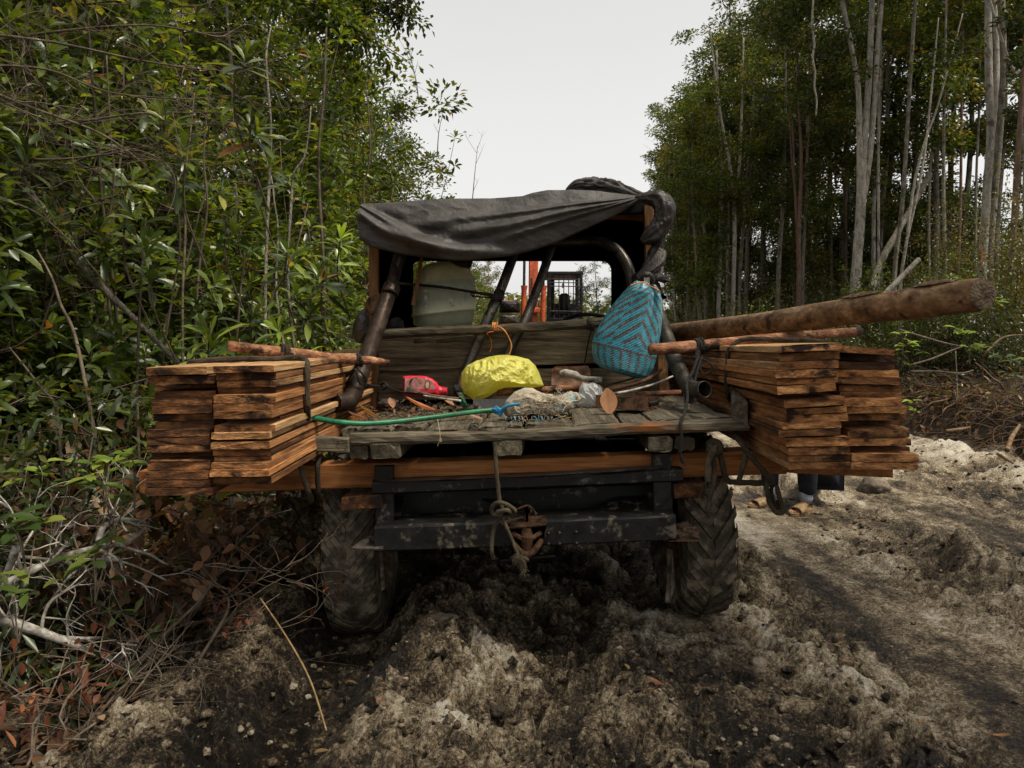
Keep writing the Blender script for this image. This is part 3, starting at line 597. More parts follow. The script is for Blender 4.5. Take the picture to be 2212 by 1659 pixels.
def tyre(cx_, cy_, cz_, R0, wd, mud=1, yaw=.03, seed=0, name='wheel', inner=True):
    """torus-like carcass with chevron lugs and a rim"""
    t = empty(name, (0, 0, 0)); t.parent = RT
    c = Vector((cx_, cy_, cz_)); ax = Vector((math.cos(yaw), math.sin(yaw), .03)).normalized(); e1 = Vector((0, 0, 1)); e1 = (e1-ax*e1.dot(ax)).normalized(); e2 = ax.cross(e1)
    t.location = c-org(RT)
    prof = [(-.46, .66), (-.50, .78), (-.50, .88), (-.45, .955), (-.38, .982), (-.2, .995), (0, 1.0), (.2, .995), (.38, .982), (.45, .955), (.50, .88), (.50, .78), (.46, .66), (.40, .60), (-.40, .60)]
    N = 96; rnd = random.Random(seed); vs = []
    for i in range(N):
        a = 2*PI*i/N
        for (u, r) in prof:
            rr = R0*r*.955*(1+.006*math.sin(3*a+seed))
            vs.append(c+ax*(u*wd*(1+.02*math.sin(5*a)))+(e1*math.cos(a)+e2*math.sin(a))*rr)
    n = len(prof); fs = [(i*n+k, i*n+(k+1) % n, ((i+1) % N)*n+(k+1) % n, ((i+1) % N)*n+k) for i in range(N) for k in range(n)]
    mb = MB(); mb.add(vs, fs)
    # lugs
    NL = 30
    def surf(u, a, lift): rr = R0*(.955*(1-.05*max(0, abs(u)-.3)**2*8))+lift; return c+ax*(u*wd)+(e1*math.cos(a)+e2*math.sin(a))*rr
    for i in range(NL):
        for s in (-1, 1):
            a0 = 2*PI*(i+(.5 if s > 0 else 0))/NL; wear = rnd.uniform(.55, 1.1)*(.017 if not mud > 1 else .0065)
            steps = [(.03, 0), (.17, .085), (.31, .17), (.47, .27)]
            b = len(mb.v); vs = []; wdt = .052
            for (u, da) in steps:
                for (k, lf) in ((-1, -.004), (-.8, wear), (.8, wear), (1, -.004)):
                    vs.append(surf(s*u, a0-da*.95*1.25*(1 if s > 0 else 1)+k*wdt, lf))
            u, da = .535, .30
            for (k, lf) in ((-1, -.03), (-.8, -.02), (.8, -.02), (1, -.03)): vs.append(surf(s*.515, a0-da*1.2+k*wdt, lf))
            fs = [(j*4+k, j*4+k+1, (j+1)*4+k+1, (j+1)*4+k) for j in range(4) for k in range(3)]+[(0, 1, 2, 3), (16, 17, 18, 19)]
            if s < 0: fs = [tuple(reversed(f)) for f in fs]
            mb.add(vs, fs)
    o = mb.build('tyre', M['tyre'], t)
    # rim dish
    mb = MB(); pr = [(-.40, .60), (-.34, .56), (-.30, .50), (-.10, .46), (-.05, .25), (-.05, .0), (.05, .0), (.05, .25), (.10, .46), (.30, .50), (.34, .56), (.40, .60)]
    N = 40; vs = [c+ax*(u*wd)+(e1*math.cos(2*PI*i/N)+e2*math.sin(2*PI*i/N))*R0*r for i in range(N) for (u, r) in pr]; n = len(pr)
    mb.add(vs, [(i*n+k, i*n+k+1, ((i+1) % N)*n+k+1, ((i+1) % N)*n+k) for i in range(N) for k in range(n-1)]); mb.build('rim', M['rust'], t)
    return t
tyre(-.728, 3.60, .375, .445, .240, mud=2, seed=1)
tyre(.862, 3.61, .462, .445, .235, mud=1, seed=2)
tyre(-.66, 6.25, .375, .43, .25, mud=2, seed=3)
tyre(.93, 6.25, .45, .43, .25, mud=1, seed=4)

# ---- headboard and rails
zh = lambda x: .034*x
bm1('headboard_plank', P(819, 763, 4.18), P(1430, 742, 4.18), .03, px(77, 4.18), M['board_x'], seg=20, jit=.002, seed=41)
bm1('headboard_plank', P(819, 832, 4.19), P(1430, 826, 4.19), .03, px(66, 4.18), M['board_x'], seg=20, jit=.002, seed=42)
bm1('top_rail', P(812, 724, 4.0), P(1330, 696, 4.0), .05, px(19, 4.08), M['grey_x'], seg=26, jit=.004, seed=43, bev=.012)
bm1('shelf_cleat', P(895, 736, 4.06), P(934, 734, 4.06), .05, px(11, 4.06), M['grey_x'], seg=4, seed=44)
bm1('shelf_cleat', P(943, 736, 4.06), P(1022, 729, 4.06), .05, px(10, 4.06), M['grey_x'], seg=4, seed=45)
bm1('drum_shelf', (-.72, 4.24, 1.365), (.70, 4.24, 1.425), .10, .03, M['grey_x'], seg=6, seed=46)
bm1('drum_shelf', (-.68, 4.66, 1.365), (.70, 4.66, 1.42), .34, .03, M['cab'], seg=6, seed=47)
bm1('wooden_post', P(801, 880, 4.10), P(802, 783, 4.10), px(26, 4.1), .06, M['post'], up=Vector((0, -1, 0)), seg=8, jit=.0025, seed=48)
bm1('wooden_post', P(808, 735, 4.22), P(810, 520, 4.22), px(21, 4.2), .05, M['post'], up=Vector((0, -1, 0)), seg=8, jit=.0015, seed=49)
bm1('wooden_post', P(1434, 846, 4.12), P(1428, 765, 4.12), px(22, 4.12), .06, M['post'], up=Vector((0, -1, 0)), seg=8, jit=.0025, seed=50)
bm1('wooden_post', P(1405, 640, 4.25), P(1399, 445, 4.25), px(20, 4.2), .05, M['post'], up=Vector((0, -1, 0)), seg=8, jit=.0015, seed=51)
bm1('wooden_post', P(1418, 615, 4.32), P(1417, 500, 4.32), px(9, 4.2), .03, M['rust'], up=Vector((0, -1, 0)), seg=6, jit=.0015, seed=52)
bm1('roof_beam', P(800, 470, 4.27), P(1405, 438, 4.27), .06, .11, M['cab'], seg=12, jit=.003, seed=53, label='blue-green painted roof rail')
bm1('roof_beam', P(1190, 452, 4.32), P(1400, 470, 4.34), .05, .05, M['beam_x'], seg=12, jit=.003, seed=54)
# ---- bent roof pipes
def pipe(name, pts, rad, m, k=7, n=16, cap=False, wall=True, **kw):
    s = spline(pts, k); mb = MB(); tube(mb, s, lerpl(rad if hasattr(rad, '__len__') else [rad], len(s)), n, cap=cap); o = mb.build(name, m, RT, smooth=True, **kw)
    if wall: so_ = o.modifiers.new('thickness', 'SOLIDIFY'); so_.thickness = .004; so_.offset = -1
    return o
pl, pg = M['pipe'], M['pipe_grey']
pipe('rear_stay', [P(724, 870, 3.28), P(742, 869, 3.32), P(757, 862, 3.36), P(768, 838, 3.44), P(790, 778, 3.60), P(816, 705, 3.84), P(838, 640, 4.02)], .0385, pl, label='left thick brown pipe stay')
pipe('stay_extension', [P(836, 645, 4.02), P(851, 600, 4.10), P(863, 556, 4.2), P(876, 536, 4.26), P(900, 524, 4.3)], .031, pl)
mb = MB(); tube(mb, spline([P(841, 637, 4.01), P(844, 627, 4.03), P(848, 618, 4.05)], 3), [.045, .049, .049, .049, .049, .049, .045], 16); mb.build('collar', pl, RT, smooth=False)
mb = MB(); c = P(726, 870, 3.285); tube(mb, [c, c+Vector((-.004, -.006, 0))], .034, 16); tube(mb, [c+Vector((-.004, -.006, 0)), c+Vector((-.006, -.02, 0))], .013, 6); mb.build('end_bolt', M['rust'], RT)
mb = MB(); tube(mb, [P(763, 892, 3.38), P(762, 862, 3.38)], [.012, .02], 6); mb.build('stay_foot', M['rust'], RT)
mb = MB(); tube(mb, [P(1492, 870, 3.42), P(1490, 838, 3.42)], [.03, .02], 6); mb.build('stay_foot', M['rust'], RT)
pipe('rear_stay', [P(1523, 841, 3.26), P(1505, 842, 3.32), P(1489, 836, 3.38), P(1474, 812, 3.46), P(1458, 780, 3.56), P(1436, 718, 3.76), P(1406, 640, 4.0), P(1384, 604, 4.12)], .034, pg, label='right grey pipe stay with open elbow')
pipe('roof_hoop', [P(1100, 528, 4.42), P(1180, 524, 4.40), P(1258, 521, 4.34), P(1300, 523, 4.28), P(1330, 538, 4.22), P(1350, 562, 4.18), P(1363, 598, 4.13), P(1367, 640, 4.1)], .026, pg, k=9)
mb = MB(); tube(mb, spline([P(1372, 612, 4.08), P(1386, 605, 4.05), P(1400, 600, 4.03)], 3), [.03, .045, .05, .05, .048, .04, .025], 14, jit=.06); mb.build('collar', M['tarp_brown'], RT, smooth=True)
pipe('hoop_brace', [P(1112, 545, 4.42), P(1076, 640, 4.18), P(1050, 697, 4.09), P(1020, 768, 4.09), P(1006, 800, 4.05), P(988, 850, 4.0)], [.025, .025, .025, .024, .022, .018], pg)
mb = MB(); tube(mb, [P(1079, 632, 4.20), P(1071, 652, 4.15)], [.032, .032], 12); mb.build('collar', M['rope_brown'], RT)
pipe('hoop_brace', [P(1192, 532, 4.44), P(1168, 603, 4.26), P(1134, 693, 4.10), P(1118, 722, 4.10), P(1094, 772, 4.11), P(1080, 805, 4.11)], .0225, pg)
mb = MB(); plate(mb, [P(788, 660, 4.05), P(796, 646, 4.05), P(819, 634, 4.02), P(826, 650, 4.0), P(806, 682, 4.0), P(792, 676, 4.04)], .008); mb.build('gusset', M['rust'], RT)
mb = MB(); plate(mb, [P(1398, 630, 3.95), P(1406, 606, 3.98), P(1424, 612, 3.98), P(1432, 640, 3.95), P(1424, 652, 3.93)], .008); plate(mb, [P(1424, 640, 3.93), P(1430, 634, 3.93), P(1440, 641, 3.93), P(1434, 648, 3.93)], .006); mb.build('gusset', M['rust'], RT)

# ---- cab shell: rear wall with rounded window opening, front frame, roof, doors
def ring_wall(name, outer, inner, thick, m):
    """wall between two loops of equal count"""
    n = len(outer); mb = MB(); fw = Vector((0, thick, 0))
    vs = outer+inner+[v+fw for v in outer]+[v+fw for v in inner]
    fs = []
    for i in range(n):
        j = (i+1) % n
        fs += [(i, j, n+j, n+i), (2*n+i, 3*n+i, 3*n+j, 2*n+j), (n+i, n+j, 3*n+j, 3*n+i), (i, 2*n+i, 2*n+j, j)]
    mb.add(vs, fs); return mb.build(name, m, RT)
def rrect(x0, y0, x1, y1, r, d, k=7):
    out = []
    for (cx2, cy2, a0) in ((x1-r, y0+r, -90), (x1-r, y1-r, 0), (x0+r, y1-r, 90), (x0+r, y0+r, 180)):
        for i in range(k): a = R(a0+90*i/(k-1)); out.append(P(cx2+r*math.cos(a), cy2+r*math.sin(a), d))
    return out
ring_wall('cab_rear_wall', rrect(818, 470, 1394, 1000, 22, 4.52), rrect(886, 563, 1322, 706, 20, 4.52), .04, M['cab'])
ring_wall('window_frame', rrect(874, 553, 1332, 716, 26, 4.495), rrect(886, 563, 1322, 706, 20, 4.495), .022, M['cab'])
def rr2(x0, z0, x1, z1, r, y, k=5):
    out = []
    for (cx2, cz2, a0) in ((x1-r, z1-r, 90), (x1-r, z0+r, 0), (x0+r, z0+r, -90), (x0+r, z1-r, -180)):
        for i in range(k): a = R(a0-90*i/(k-1)); out.append(Vector((cx2+r*math.cos(a), y, cz2+r*math.sin(a))))
    return out
ring_wall('windscreen_frame', rr2(-.86, .85, 1.02, 2.12, .1, 5.75), rr2(-.80, 1.36, .97, 2.04, .1, 5.75), .05, M['cab'])
mb = MB(); box(mb, (.04, 5.15, 2.08), (1.58, 1.25, .035), ry=R(-2)); mb.build('cab_roof', M['cab'], RT)
for x, s in ((-.80, -1), (.88, 1)):
    mb = MB(); box(mb, (x, 5.15, 1.0), (.04, 1.25, .68)); mb.build('door', M['cab'], RT)
    mb = MB(); box(mb, (x, 4.62, 1.7), (.05, .14, .80)); mb.build('cab_pillar', M['cab'], RT); mb = MB(); box(mb, (x, 5.70, 1.7), (.05, .10, .80)); mb.build('cab_pillar', M['cab'], RT)
mb = MB(); box(mb, (.08, 5.1, .72), (1.7, 1.2, .05)); mb.build('cab_floor', M['cab'], RT)
mb = MB(); box(mb, (.08, 5.62, 1.2), (1.7, .22, .26), bev=.05); mb.build('dashboard', M['black'], RT)
mb = MB(); box(mb, (.10, 6.5, 1.0), (1.25, 1.3, .42), bev=.08); mb.build('bonnet', M['cab'], RT)
for x in (-.62, .78): mb = MB(); box(mb, (x, 6.3, .86), (.34, 1.1, .07), bev=.03); mb.build('mudguard', M['cab'], RT)
mb = MB(); box(mb, (.5, 4.86, 1.12), (.46, .12, .5), bev=.05); box(mb, (.5, 5.05, .95), (.46, .42, .14), bev=.05); mb.build('driver_seat', M['black'], RT)
mb = MB(); cS = P(1268, 708, 5.3); tube(mb, [cS+Vector((.19*math.cos(a), -.10*math.sin(a)*0+.03*math.sin(a), .10*math.sin(a))) for a in np.linspace(0, 2*PI, 37)], .013, 8, cap=False)
tube(mb, [cS+Vector((-.18, 0, 0)), cS, cS+Vector((.18, 0, 0))], .012, 6); tube(mb, [cS, cS+Vector((0, .25, -.2))], .02, 8)
mb.build('steering_wheel', M['black'], RT)
mb = MB(); tube(mb, spline([P(1219, 692, 4.47), P(1240, 685, 4.46), P(1262, 681, 4.45), P(1300, 681, 4.45), P(1322, 685, 4.46)], 4), .008, 6); mb.build('window_seal', M['black'], RT)
# ---- towing gear
mb = MB(); plate(mb, [P(1081, 1127, 2.99), P(1087, 1142, 2.93), P(1182, 1133, 2.93), P(1179, 1113, 3.02), P(1128, 1116, 3.03)], .006); mb.build('hitch_plate', M['rust'], RT, 'bent rusty plate over the towing hook')
mb = MB(); tube(mb, [P(1138, 1134, 2.985), P(1139, 1092, 2.985)], .0145, 10); mb.build('hitch_bolt', M['rust'], RT)
mb = MB(); tube(mb, [P(1139, 1106, 2.985), P(1139, 1097, 2.985)], .022, 6); mb.build('nut', M['pipe_grey'], RT)
mb = MB(); tube(mb, spline([P(1113, 1102, 2.96), P(1122, 1098, 2.96), P(1132, 1094, 2.965), P(1142, 1093, 2.965), P(1151, 1100, 2.95), P(1159, 1112, 2.93)], 4), .0042, 6); tube(mb, [P(1112, 1103, 2.96), P(1110, 1100, 2.96)], .008, 6); mb.build('bent_nail', M['rust'], RT)
mb = MB(); tube(mb, spline([P(1107, 1165, 2.96), P(1114, 1181, 2.92), P(1127, 1194, 2.90), P(1139, 1198, 2.90), P(1151, 1193, 2.90), P(1160, 1182, 2.92), P(1168, 1168, 2.96)], 5), .0125, 10); mb.build('towing_eye', M['rust'], RT)
mb = MB(); tube(mb, [P(1138, 1142, 2.94), P(1138, 1160, 2.93), P(1138, 1196, 2.93)], [.02, .026, .018], 12); plate(mb, [P(1098, 1138, 2.975), P(1108, 1174, 2.975), P(1170, 1172, 2.975), P(1182, 1134, 2.975)], .012)
tube(mb, spline([P(1108, 1152, 2.95), P(1124, 1162, 2.93), P(1138, 1166, 2.92), P(1152, 1161, 2.93), P(1168, 1150, 2.95)], 4), .011, 8); mb.build('towing_jaw', M['rust'], RT)
mb = MB(); tube(mb, [P(1068, 1200, 3.0), P(1080, 1212, 3.02), P(1200, 1201, 3.02), P(1215, 1192, 3.0)], .0115, 8); mb.build('drawbar_rod', st, RT)
for k, x in enumerate((700, 755)):
    mb = MB(); 
# ---- headboard and rails
zh = lambda x: .034*x
bm1('headboard_plank', P(819, 763, 4.18), P(1430, 742, 4.18), .03, px(77, 4.18), M['board_x'], seg=20, jit=.002, seed=41)
bm1('headboard_plank', P(819, 832, 4.19), P(1430, 826, 4.19), .03, px(66, 4.18), M['board_x'], seg=20, jit=.002, seed=42)
bm1('top_rail', P(812, 724, 4.0), P(1330, 696, 4.0), .05, px(19, 4.08), M['grey_x'], seg=26, jit=.004, seed=43, bev=.012)
bm1('shelf_cleat', P(895, 736, 4.06), P(934, 734, 4.06), .05, px(11, 4.06), M['grey_x'], seg=4, seed=44)
bm1('shelf_cleat', P(943, 736, 4.06), P(1022, 729, 4.06), .05, px(10, 4.06), M['grey_x'], seg=4, seed=45)
bm1('drum_shelf', (-.72, 4.24, 1.365), (.70, 4.24, 1.425), .10, .03, M['grey_x'], seg=6, seed=46)
bm1('drum_shelf', (-.68, 4.66, 1.365), (.70, 4.66, 1.42), .34, .03, M['cab'], seg=6, seed=47)
bm1('wooden_post', P(801, 880, 4.10), P(802, 783, 4.10), px(26, 4.1), .06, M['post'], up=Vector((0, -1, 0)), seg=8, jit=.0025, seed=48)
bm1('wooden_post', P(808, 735, 4.22), P(810, 520, 4.22), px(21, 4.2), .05, M['post'], up=Vector((0, -1, 0)), seg=8, jit=.0015, seed=49)
bm1('wooden_post', P(1434, 846, 4.12), P(1428, 765, 4.12), px(22, 4.12), .06, M['post'], up=Vector((0, -1, 0)), seg=8, jit=.0025, seed=50)
bm1('wooden_post', P(1405, 640, 4.25), P(1399, 445, 4.25), px(20, 4.2), .05, M['post'], up=Vector((0, -1, 0)), seg=8, jit=.0015, seed=51)
bm1('wooden_post', P(1418, 615, 4.32), P(1417, 500, 4.32), px(9, 4.2), .03, M['rust'], up=Vector((0, -1, 0)), seg=6, jit=.0015, seed=52)
bm1('roof_beam', P(800, 470, 4.27), P(1405, 438, 4.27), .06, .11, M['cab'], seg=12, jit=.003, seed=53, label='blue-green painted roof rail')
bm1('roof_beam', P(1190, 452, 4.32), P(1400, 470, 4.34), .05, .05, M['beam_x'], seg=12, jit=.003, seed=54)
# ---- bent roof pipes
def pipe(name, pts, rad, m, k=7, n=16, cap=False, wall=True, **kw):
    s = spline(pts, k); mb = MB(); tube(mb, s, lerpl(rad if hasattr(rad, '__len__') else [rad], len(s)), n, cap=cap); o = mb.build(name, m, RT, smooth=True, **kw)
    if wall: so_ = o.modifiers.new('thickness', 'SOLIDIFY'); so_.thickness = .004; so_.offset = -1
    return o
pl, pg = M['pipe'], M['pipe_grey']
pipe('rear_stay', [P(724, 870, 3.28), P(742, 869, 3.32), P(757, 862, 3.36), P(768, 838, 3.44), P(790, 778, 3.60), P(816, 705, 3.84), P(838, 640, 4.02)], .0385, pl, label='left thick brown pipe stay')
pipe('stay_extension', [P(836, 645, 4.02), P(851, 600, 4.10), P(863, 556, 4.2), P(876, 536, 4.26), P(900, 524, 4.3)], .031, pl)
mb = MB(); tube(mb, spline([P(841, 637, 4.01), P(844, 627, 4.03), P(848, 618, 4.05)], 3), [.045, .049, .049, .049, .049, .049, .045], 16); mb.build('collar', pl, RT, smooth=False)
mb = MB(); c = P(726, 870, 3.285); tube(mb, [c, c+Vector((-.004, -.006, 0))], .034, 16); tube(mb, [c+Vector((-.004, -.006, 0)), c+Vector((-.006, -.02, 0))], .013, 6); mb.build('end_bolt', M['rust'], RT)
mb = MB(); tube(mb, [P(763, 892, 3.38), P(762, 862, 3.38)], [.012, .02], 6); mb.build('stay_foot', M['rust'], RT)
mb = MB(); tube(mb, [P(1492, 870, 3.42), P(1490, 838, 3.42)], [.03, .02], 6); mb.build('stay_foot', M['rust'], RT)
pipe('rear_stay', [P(1523, 841, 3.26), P(1505, 842, 3.32), P(1489, 836, 3.38), P(1474, 812, 3.46), P(1458, 780, 3.56), P(1436, 718, 3.76), P(1406, 640, 4.0), P(1384, 604, 4.12)], .034, pg, label='right grey pipe stay with open elbow')
pipe('roof_hoop', [P(1100, 528, 4.42), P(1180, 524, 4.40), P(1258, 521, 4.34), P(1300, 523, 4.28), P(1330, 538, 4.22), P(1350, 562, 4.18), P(1363, 598, 4.13), P(1367, 640, 4.1)], .026, pg, k=9)
mb = MB(); tube(mb, spline([P(1372, 612, 4.08), P(1386, 605, 4.05), P(1400, 600, 4.03)], 3), [.03, .045, .05, .05, .048, .04, .025], 14, jit=.06); mb.build('collar', M['tarp_brown'], RT, smooth=True)
pipe('hoop_brace', [P(1112, 545, 4.42), P(1076, 640, 4.18), P(1050, 697, 4.09), P(1020, 768, 4.09), P(1006, 800, 4.05), P(988, 850, 4.0)], [.025, .025, .025, .024, .022, .018], pg)
mb = MB(); tube(mb, [P(1079, 632, 4.20), P(1071, 652, 4.15)], [.032, .032], 12); mb.build('collar', M['rope_brown'], RT)
pipe('hoop_brace', [P(1192, 532, 4.44), P(1168, 603, 4.26), P(1134, 693, 4.10), P(1118, 722, 4.10), P(1094, 772, 4.11), P(1080, 805, 4.11)], .0225, pg)
mb = MB(); plate(mb, [P(788, 660, 4.05), P(796, 646, 4.05), P(819, 634, 4.02), P(826, 650, 4.0), P(806, 682, 4.0), P(792, 676, 4.04)], .008); mb.build('gusset', M['rust'], RT)
mb = MB(); plate(mb, [P(1398, 630, 3.95), P(1406, 606, 3.98), P(1424, 612, 3.98), P(1432, 640, 3.95), P(1424, 652, 3.93)], .008); plate(mb, [P(1424, 640, 3.93), P(1430, 634, 3.93), P(1440, 641, 3.93), P(1434, 648, 3.93)], .006); mb.build('gusset', M['rust'], RT)

# ---- cab shell: rear wall with rounded window opening, front frame, roof, doors
def ring_wall(name, outer, inner, thick, m):
    """wall between two loops of equal count"""
    n = len(outer); mb = MB(); fw = Vector((0, thick, 0))
    vs = outer+inner+[v+fw for v in outer]+[v+fw for v in inner]
    fs = []
    for i in range(n):
        j = (i+1) % n
        fs += [(i, j, n+j, n+i), (2*n+i, 3*n+i, 3*n+j, 2*n+j), (n+i, n+j, 3*n+j, 3*n+i), (i, 2*n+i, 2*n+j, j)]
    mb.add(vs, fs); return mb.build(name, m, RT)
def rrect(x0, y0, x1, y1, r, d, k=7):
    out = []
    for (cx2, cy2, a0) in ((x1-r, y0+r, -90), (x1-r, y1-r, 0), (x0+r, y1-r, 90), (x0+r, y0+r, 180)):
        for i in range(k): a = R(a0+90*i/(k-1)); out.append(P(cx2+r*math.cos(a), cy2+r*math.sin(a), d))
    return out
ring_wall('cab_rear_wall', rrect(818, 470, 1394, 1000, 22, 4.52), rrect(886, 563, 1322, 706, 20, 4.52), .04, M['cab'])
ring_wall('window_frame', rrect(874, 553, 1332, 716, 26, 4.495), rrect(886, 563, 1322, 706, 20, 4.495), .022, M['cab'])
def rr2(x0, z0, x1, z1, r, y, k=5):
    out = []
    for (cx2, cz2, a0) in ((x1-r, z1-r, 90), (x1-r, z0+r, 0), (x0+r, z0+r, -90), (x0+r, z1-r, -180)):
        for i in range(k): a = R(a0-90*i/(k-1)); out.append(Vector((cx2+r*math.cos(a), y, cz2+r*math.sin(a))))
    return out
ring_wall('windscreen_frame', rr2(-.86, .85, 1.02, 2.12, .1, 5.75), rr2(-.80, 1.36, .97, 2.04, .1, 5.75), .05, M['cab'])
mb = MB(); box(mb, (.04, 5.15, 2.08), (1.58, 1.25, .035), ry=R(-2)); mb.build('cab_roof', M['cab'], RT)
for x, s in ((-.80, -1), (.88, 1)):
    mb = MB(); box(mb, (x, 5.15, 1.0), (.04, 1.25, .68)); mb.build('door', M['cab'], RT)
    mb = MB(); box(mb, (x, 4.62, 1.7), (.05, .14, .80)); mb.build('cab_pillar', M['cab'], RT); mb = MB(); box(mb, (x, 5.70, 1.7), (.05, .10, .80)); mb.build('cab_pillar', M['cab'], RT)
mb = MB(); box(mb, (.08, 5.1, .72), (1.7, 1.2, .05)); mb.build('cab_floor', M['cab'], RT)
mb = MB(); box(mb, (.08, 5.62, 1.2), (1.7, .22, .26), bev=.05); mb.build('dashboard', M['black'], RT)
mb = MB(); box(mb, (.10, 6.5, 1.0), (1.25, 1.3, .42), bev=.08); mb.build('bonnet', M['cab'], RT)
for x in (-.62, .78): mb = MB(); box(mb, (x, 6.3, .86), (.34, 1.1, .07), bev=.03); mb.build('mudguard', M['cab'], RT)
mb = MB(); box(mb, (.5, 4.86, 1.12), (.46, .12, .5), bev=.05); box(mb, (.5, 5.05, .95), (.46, .42, .14), bev=.05); mb.build('driver_seat', M['black'], RT)
mb = MB(); cS = P(1268, 708, 5.3); tube(mb, [cS+Vector((.19*math.cos(a), -.10*math.sin(a)*0+.03*math.sin(a), .10*math.sin(a))) for a in np.linspace(0, 2*PI, 37)], .013, 8, cap=False)
tube(mb, [cS+Vector((-.18, 0, 0)), cS, cS+Vector((.18, 0, 0))], .012, 6); tube(mb, [cS, cS+Vector((0, .25, -.2))], .02, 8)
mb.build('steering_wheel', M['black'], RT)
mb = MB(); tube(mb, spline([P(1219, 692, 4.47), P(1240, 685, 4.46), P(1262, 681, 4.45), P(1300, 681, 4.45), P(1322, 685, 4.46)], 4), .008, 6); mb.build('window_seal', M['black'], RT)
# ---- towing gear
mb = MB(); plate(mb, [P(1081, 1127, 2.99), P(1087, 1142, 2.93), P(1182, 1133, 2.93), P(1179, 1113, 3.02), P(1128, 1116, 3.03)], .006); mb.build('hitch_plate', M['rust'], RT, 'bent rusty plate over the towing hook')
mb = MB(); tube(mb, [P(1138, 1134, 2.985), P(1139, 1092, 2.985)], .0145, 10); mb.build('hitch_bolt', M['rust'], RT)
mb = MB(); tube(mb, [P(1139, 1106, 2.985), P(1139, 1097, 2.985)], .022, 6); mb.build('nut', M['pipe_grey'], RT)
mb = MB(); tube(mb, spline([P(1113, 1102, 2.96), P(1122, 1098, 2.96), P(1132, 1094, 2.965), P(1142, 1093, 2.965), P(1151, 1100, 2.95), P(1159, 1112, 2.93)], 4), .0042, 6); tube(mb, [P(1112, 1103, 2.96), P(1110, 1100, 2.96)], .008, 6); mb.build('bent_nail', M['rust'], RT)
mb = MB(); tube(mb, spline([P(1107, 1165, 2.96), P(1114, 1181, 2.92), P(1127, 1194, 2.90), P(1139, 1198, 2.90), P(1151, 1193, 2.90), P(1160, 1182, 2.92), P(1168, 1168, 2.96)], 5), .0125, 10); mb.build('towing_eye', M['rust'], RT)
mb = MB(); tube(mb, [P(1138, 1142, 2.94), P(1138, 1160, 2.93), P(1138, 1196, 2.93)], [.02, .026, .018], 12); plate(mb, [P(1098, 1138, 2.975), P(1108, 1174, 2.975), P(1170, 1172, 2.975), P(1182, 1134, 2.975)], .012)
tube(mb, spline([P(1108, 1152, 2.95), P(1124, 1162, 2.93), P(1138, 1166, 2.92), P(1152, 1161, 2.93), P(1168, 1150, 2.95)], 4), .011, 8); mb.build('towing_jaw', M['rust'], RT)
mb = MB(); tube(mb, [P(1068, 1200, 3.0), P(1080, 1212, 3.02), P(1200, 1201, 3.02), P(1215, 1192, 3.0)], .0115, 8); mb.build('drawbar_rod', st, RT)
for k, x in enumerate((700, 755)):
    mb = MB(); 
# rubbery old mudflap strip by each rear wheel
mb = MB(); plate(mb, [P(1440, 1186, 3.12), P(1452, 1186, 3.12), P(1458, 1260, 3.2), P(1448, 1300, 3.2), P(1436, 1300, 3.2), P(1441, 1250, 3.2)], .006); mb.build('mudflap', M['tyre'], RT)
mb = MB(); plate(mb, [P(819, 1190, 3.14), P(826, 1190, 3.14), P(832, 1270, 3.2), P(824, 1276, 3.2)], .005); mb.build('mudflap', M['tyre'], RT)

# ---------------------------------------------------------------- sawn planks, four columns; every plank is a thing
def plank_stack(side, col, rows, d0, vp, width_hint, words, dark=0.0, group=''):
    """rows: (left px, right px, top-left y, top-right y, thickness px, setback m, darkness)"""
    n = len(rows)
    dirv = Vector(((vp[0]-CX)/F, 1, (HY-vp[1])/F)).normalized()
    for i, (xl, xr, yl, yr, th, sb, dk) in enumerate(rows):
        d = d0+sb; rnd = random.Random(side*100+col*31+i)
        a = P(xl, yl+th/2, d); b = P(xr, yr+th/2, d); c = (a+b)/2; wv = (b-a); wd = wv.length
        acr = wv.normalized(); up = acr.cross(dirv).normalized()
        if up.z < 0: up = -up
        hh = px(th, d); ln = 4.0+rnd.uniform(-.06, .06)
        mb = MB(); dv_ = dirv
        p1 = c+dv_*ln+Vector((rnd.uniform(-.008, .008), 0, 0))
        beam(mb, c, p1, wd, hh*.955, up=up, seg=26, jit=.0007, seed=side*50+col*20+i, bev=.0018, chip=.0025, nw=8)
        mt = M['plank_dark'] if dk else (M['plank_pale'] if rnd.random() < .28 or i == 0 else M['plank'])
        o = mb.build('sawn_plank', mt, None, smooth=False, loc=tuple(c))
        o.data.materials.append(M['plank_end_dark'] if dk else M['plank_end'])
        for q_ in o.data.polygons:
            if len(q_.vertices) > 4: q_.material_index = 1
        if i == 0: pos = 'topmost'
        elif i == n-1: pos = 'bottom'
        else:
            nm = ['', 'second', 'third', 'fourth', 'fifth', 'sixth', 'seventh', 'eighth', 'ninth', 'tenth', 'eleventh', 'twelfth', 'thirteenth', 'fourteenth', 'fifteenth', 'sixteenth']
            pos = nm[i]+' from the top' if i < n-1 else 'bottom'
        tone = ('dark wet' if dk else 'pale tan' if mt is M['plank_pale'] else 'orange-brown')
        tag(o, f'{tone} sawn plank, {pos} in {words}', 'plank', group)
def z4(x, y): return 288+.24303*x, 691.2+.24303*y
def rows4(lst, tilt=-8):
    out = []
    for (t, b, l, r, sb, dk) in lst:
        xl, y0 = z4(l, t); xr, y1 = z4(r, t+tilt); out.append((xl, xr, y0, y1, (b-t)*.243, sb, dk))
    return out
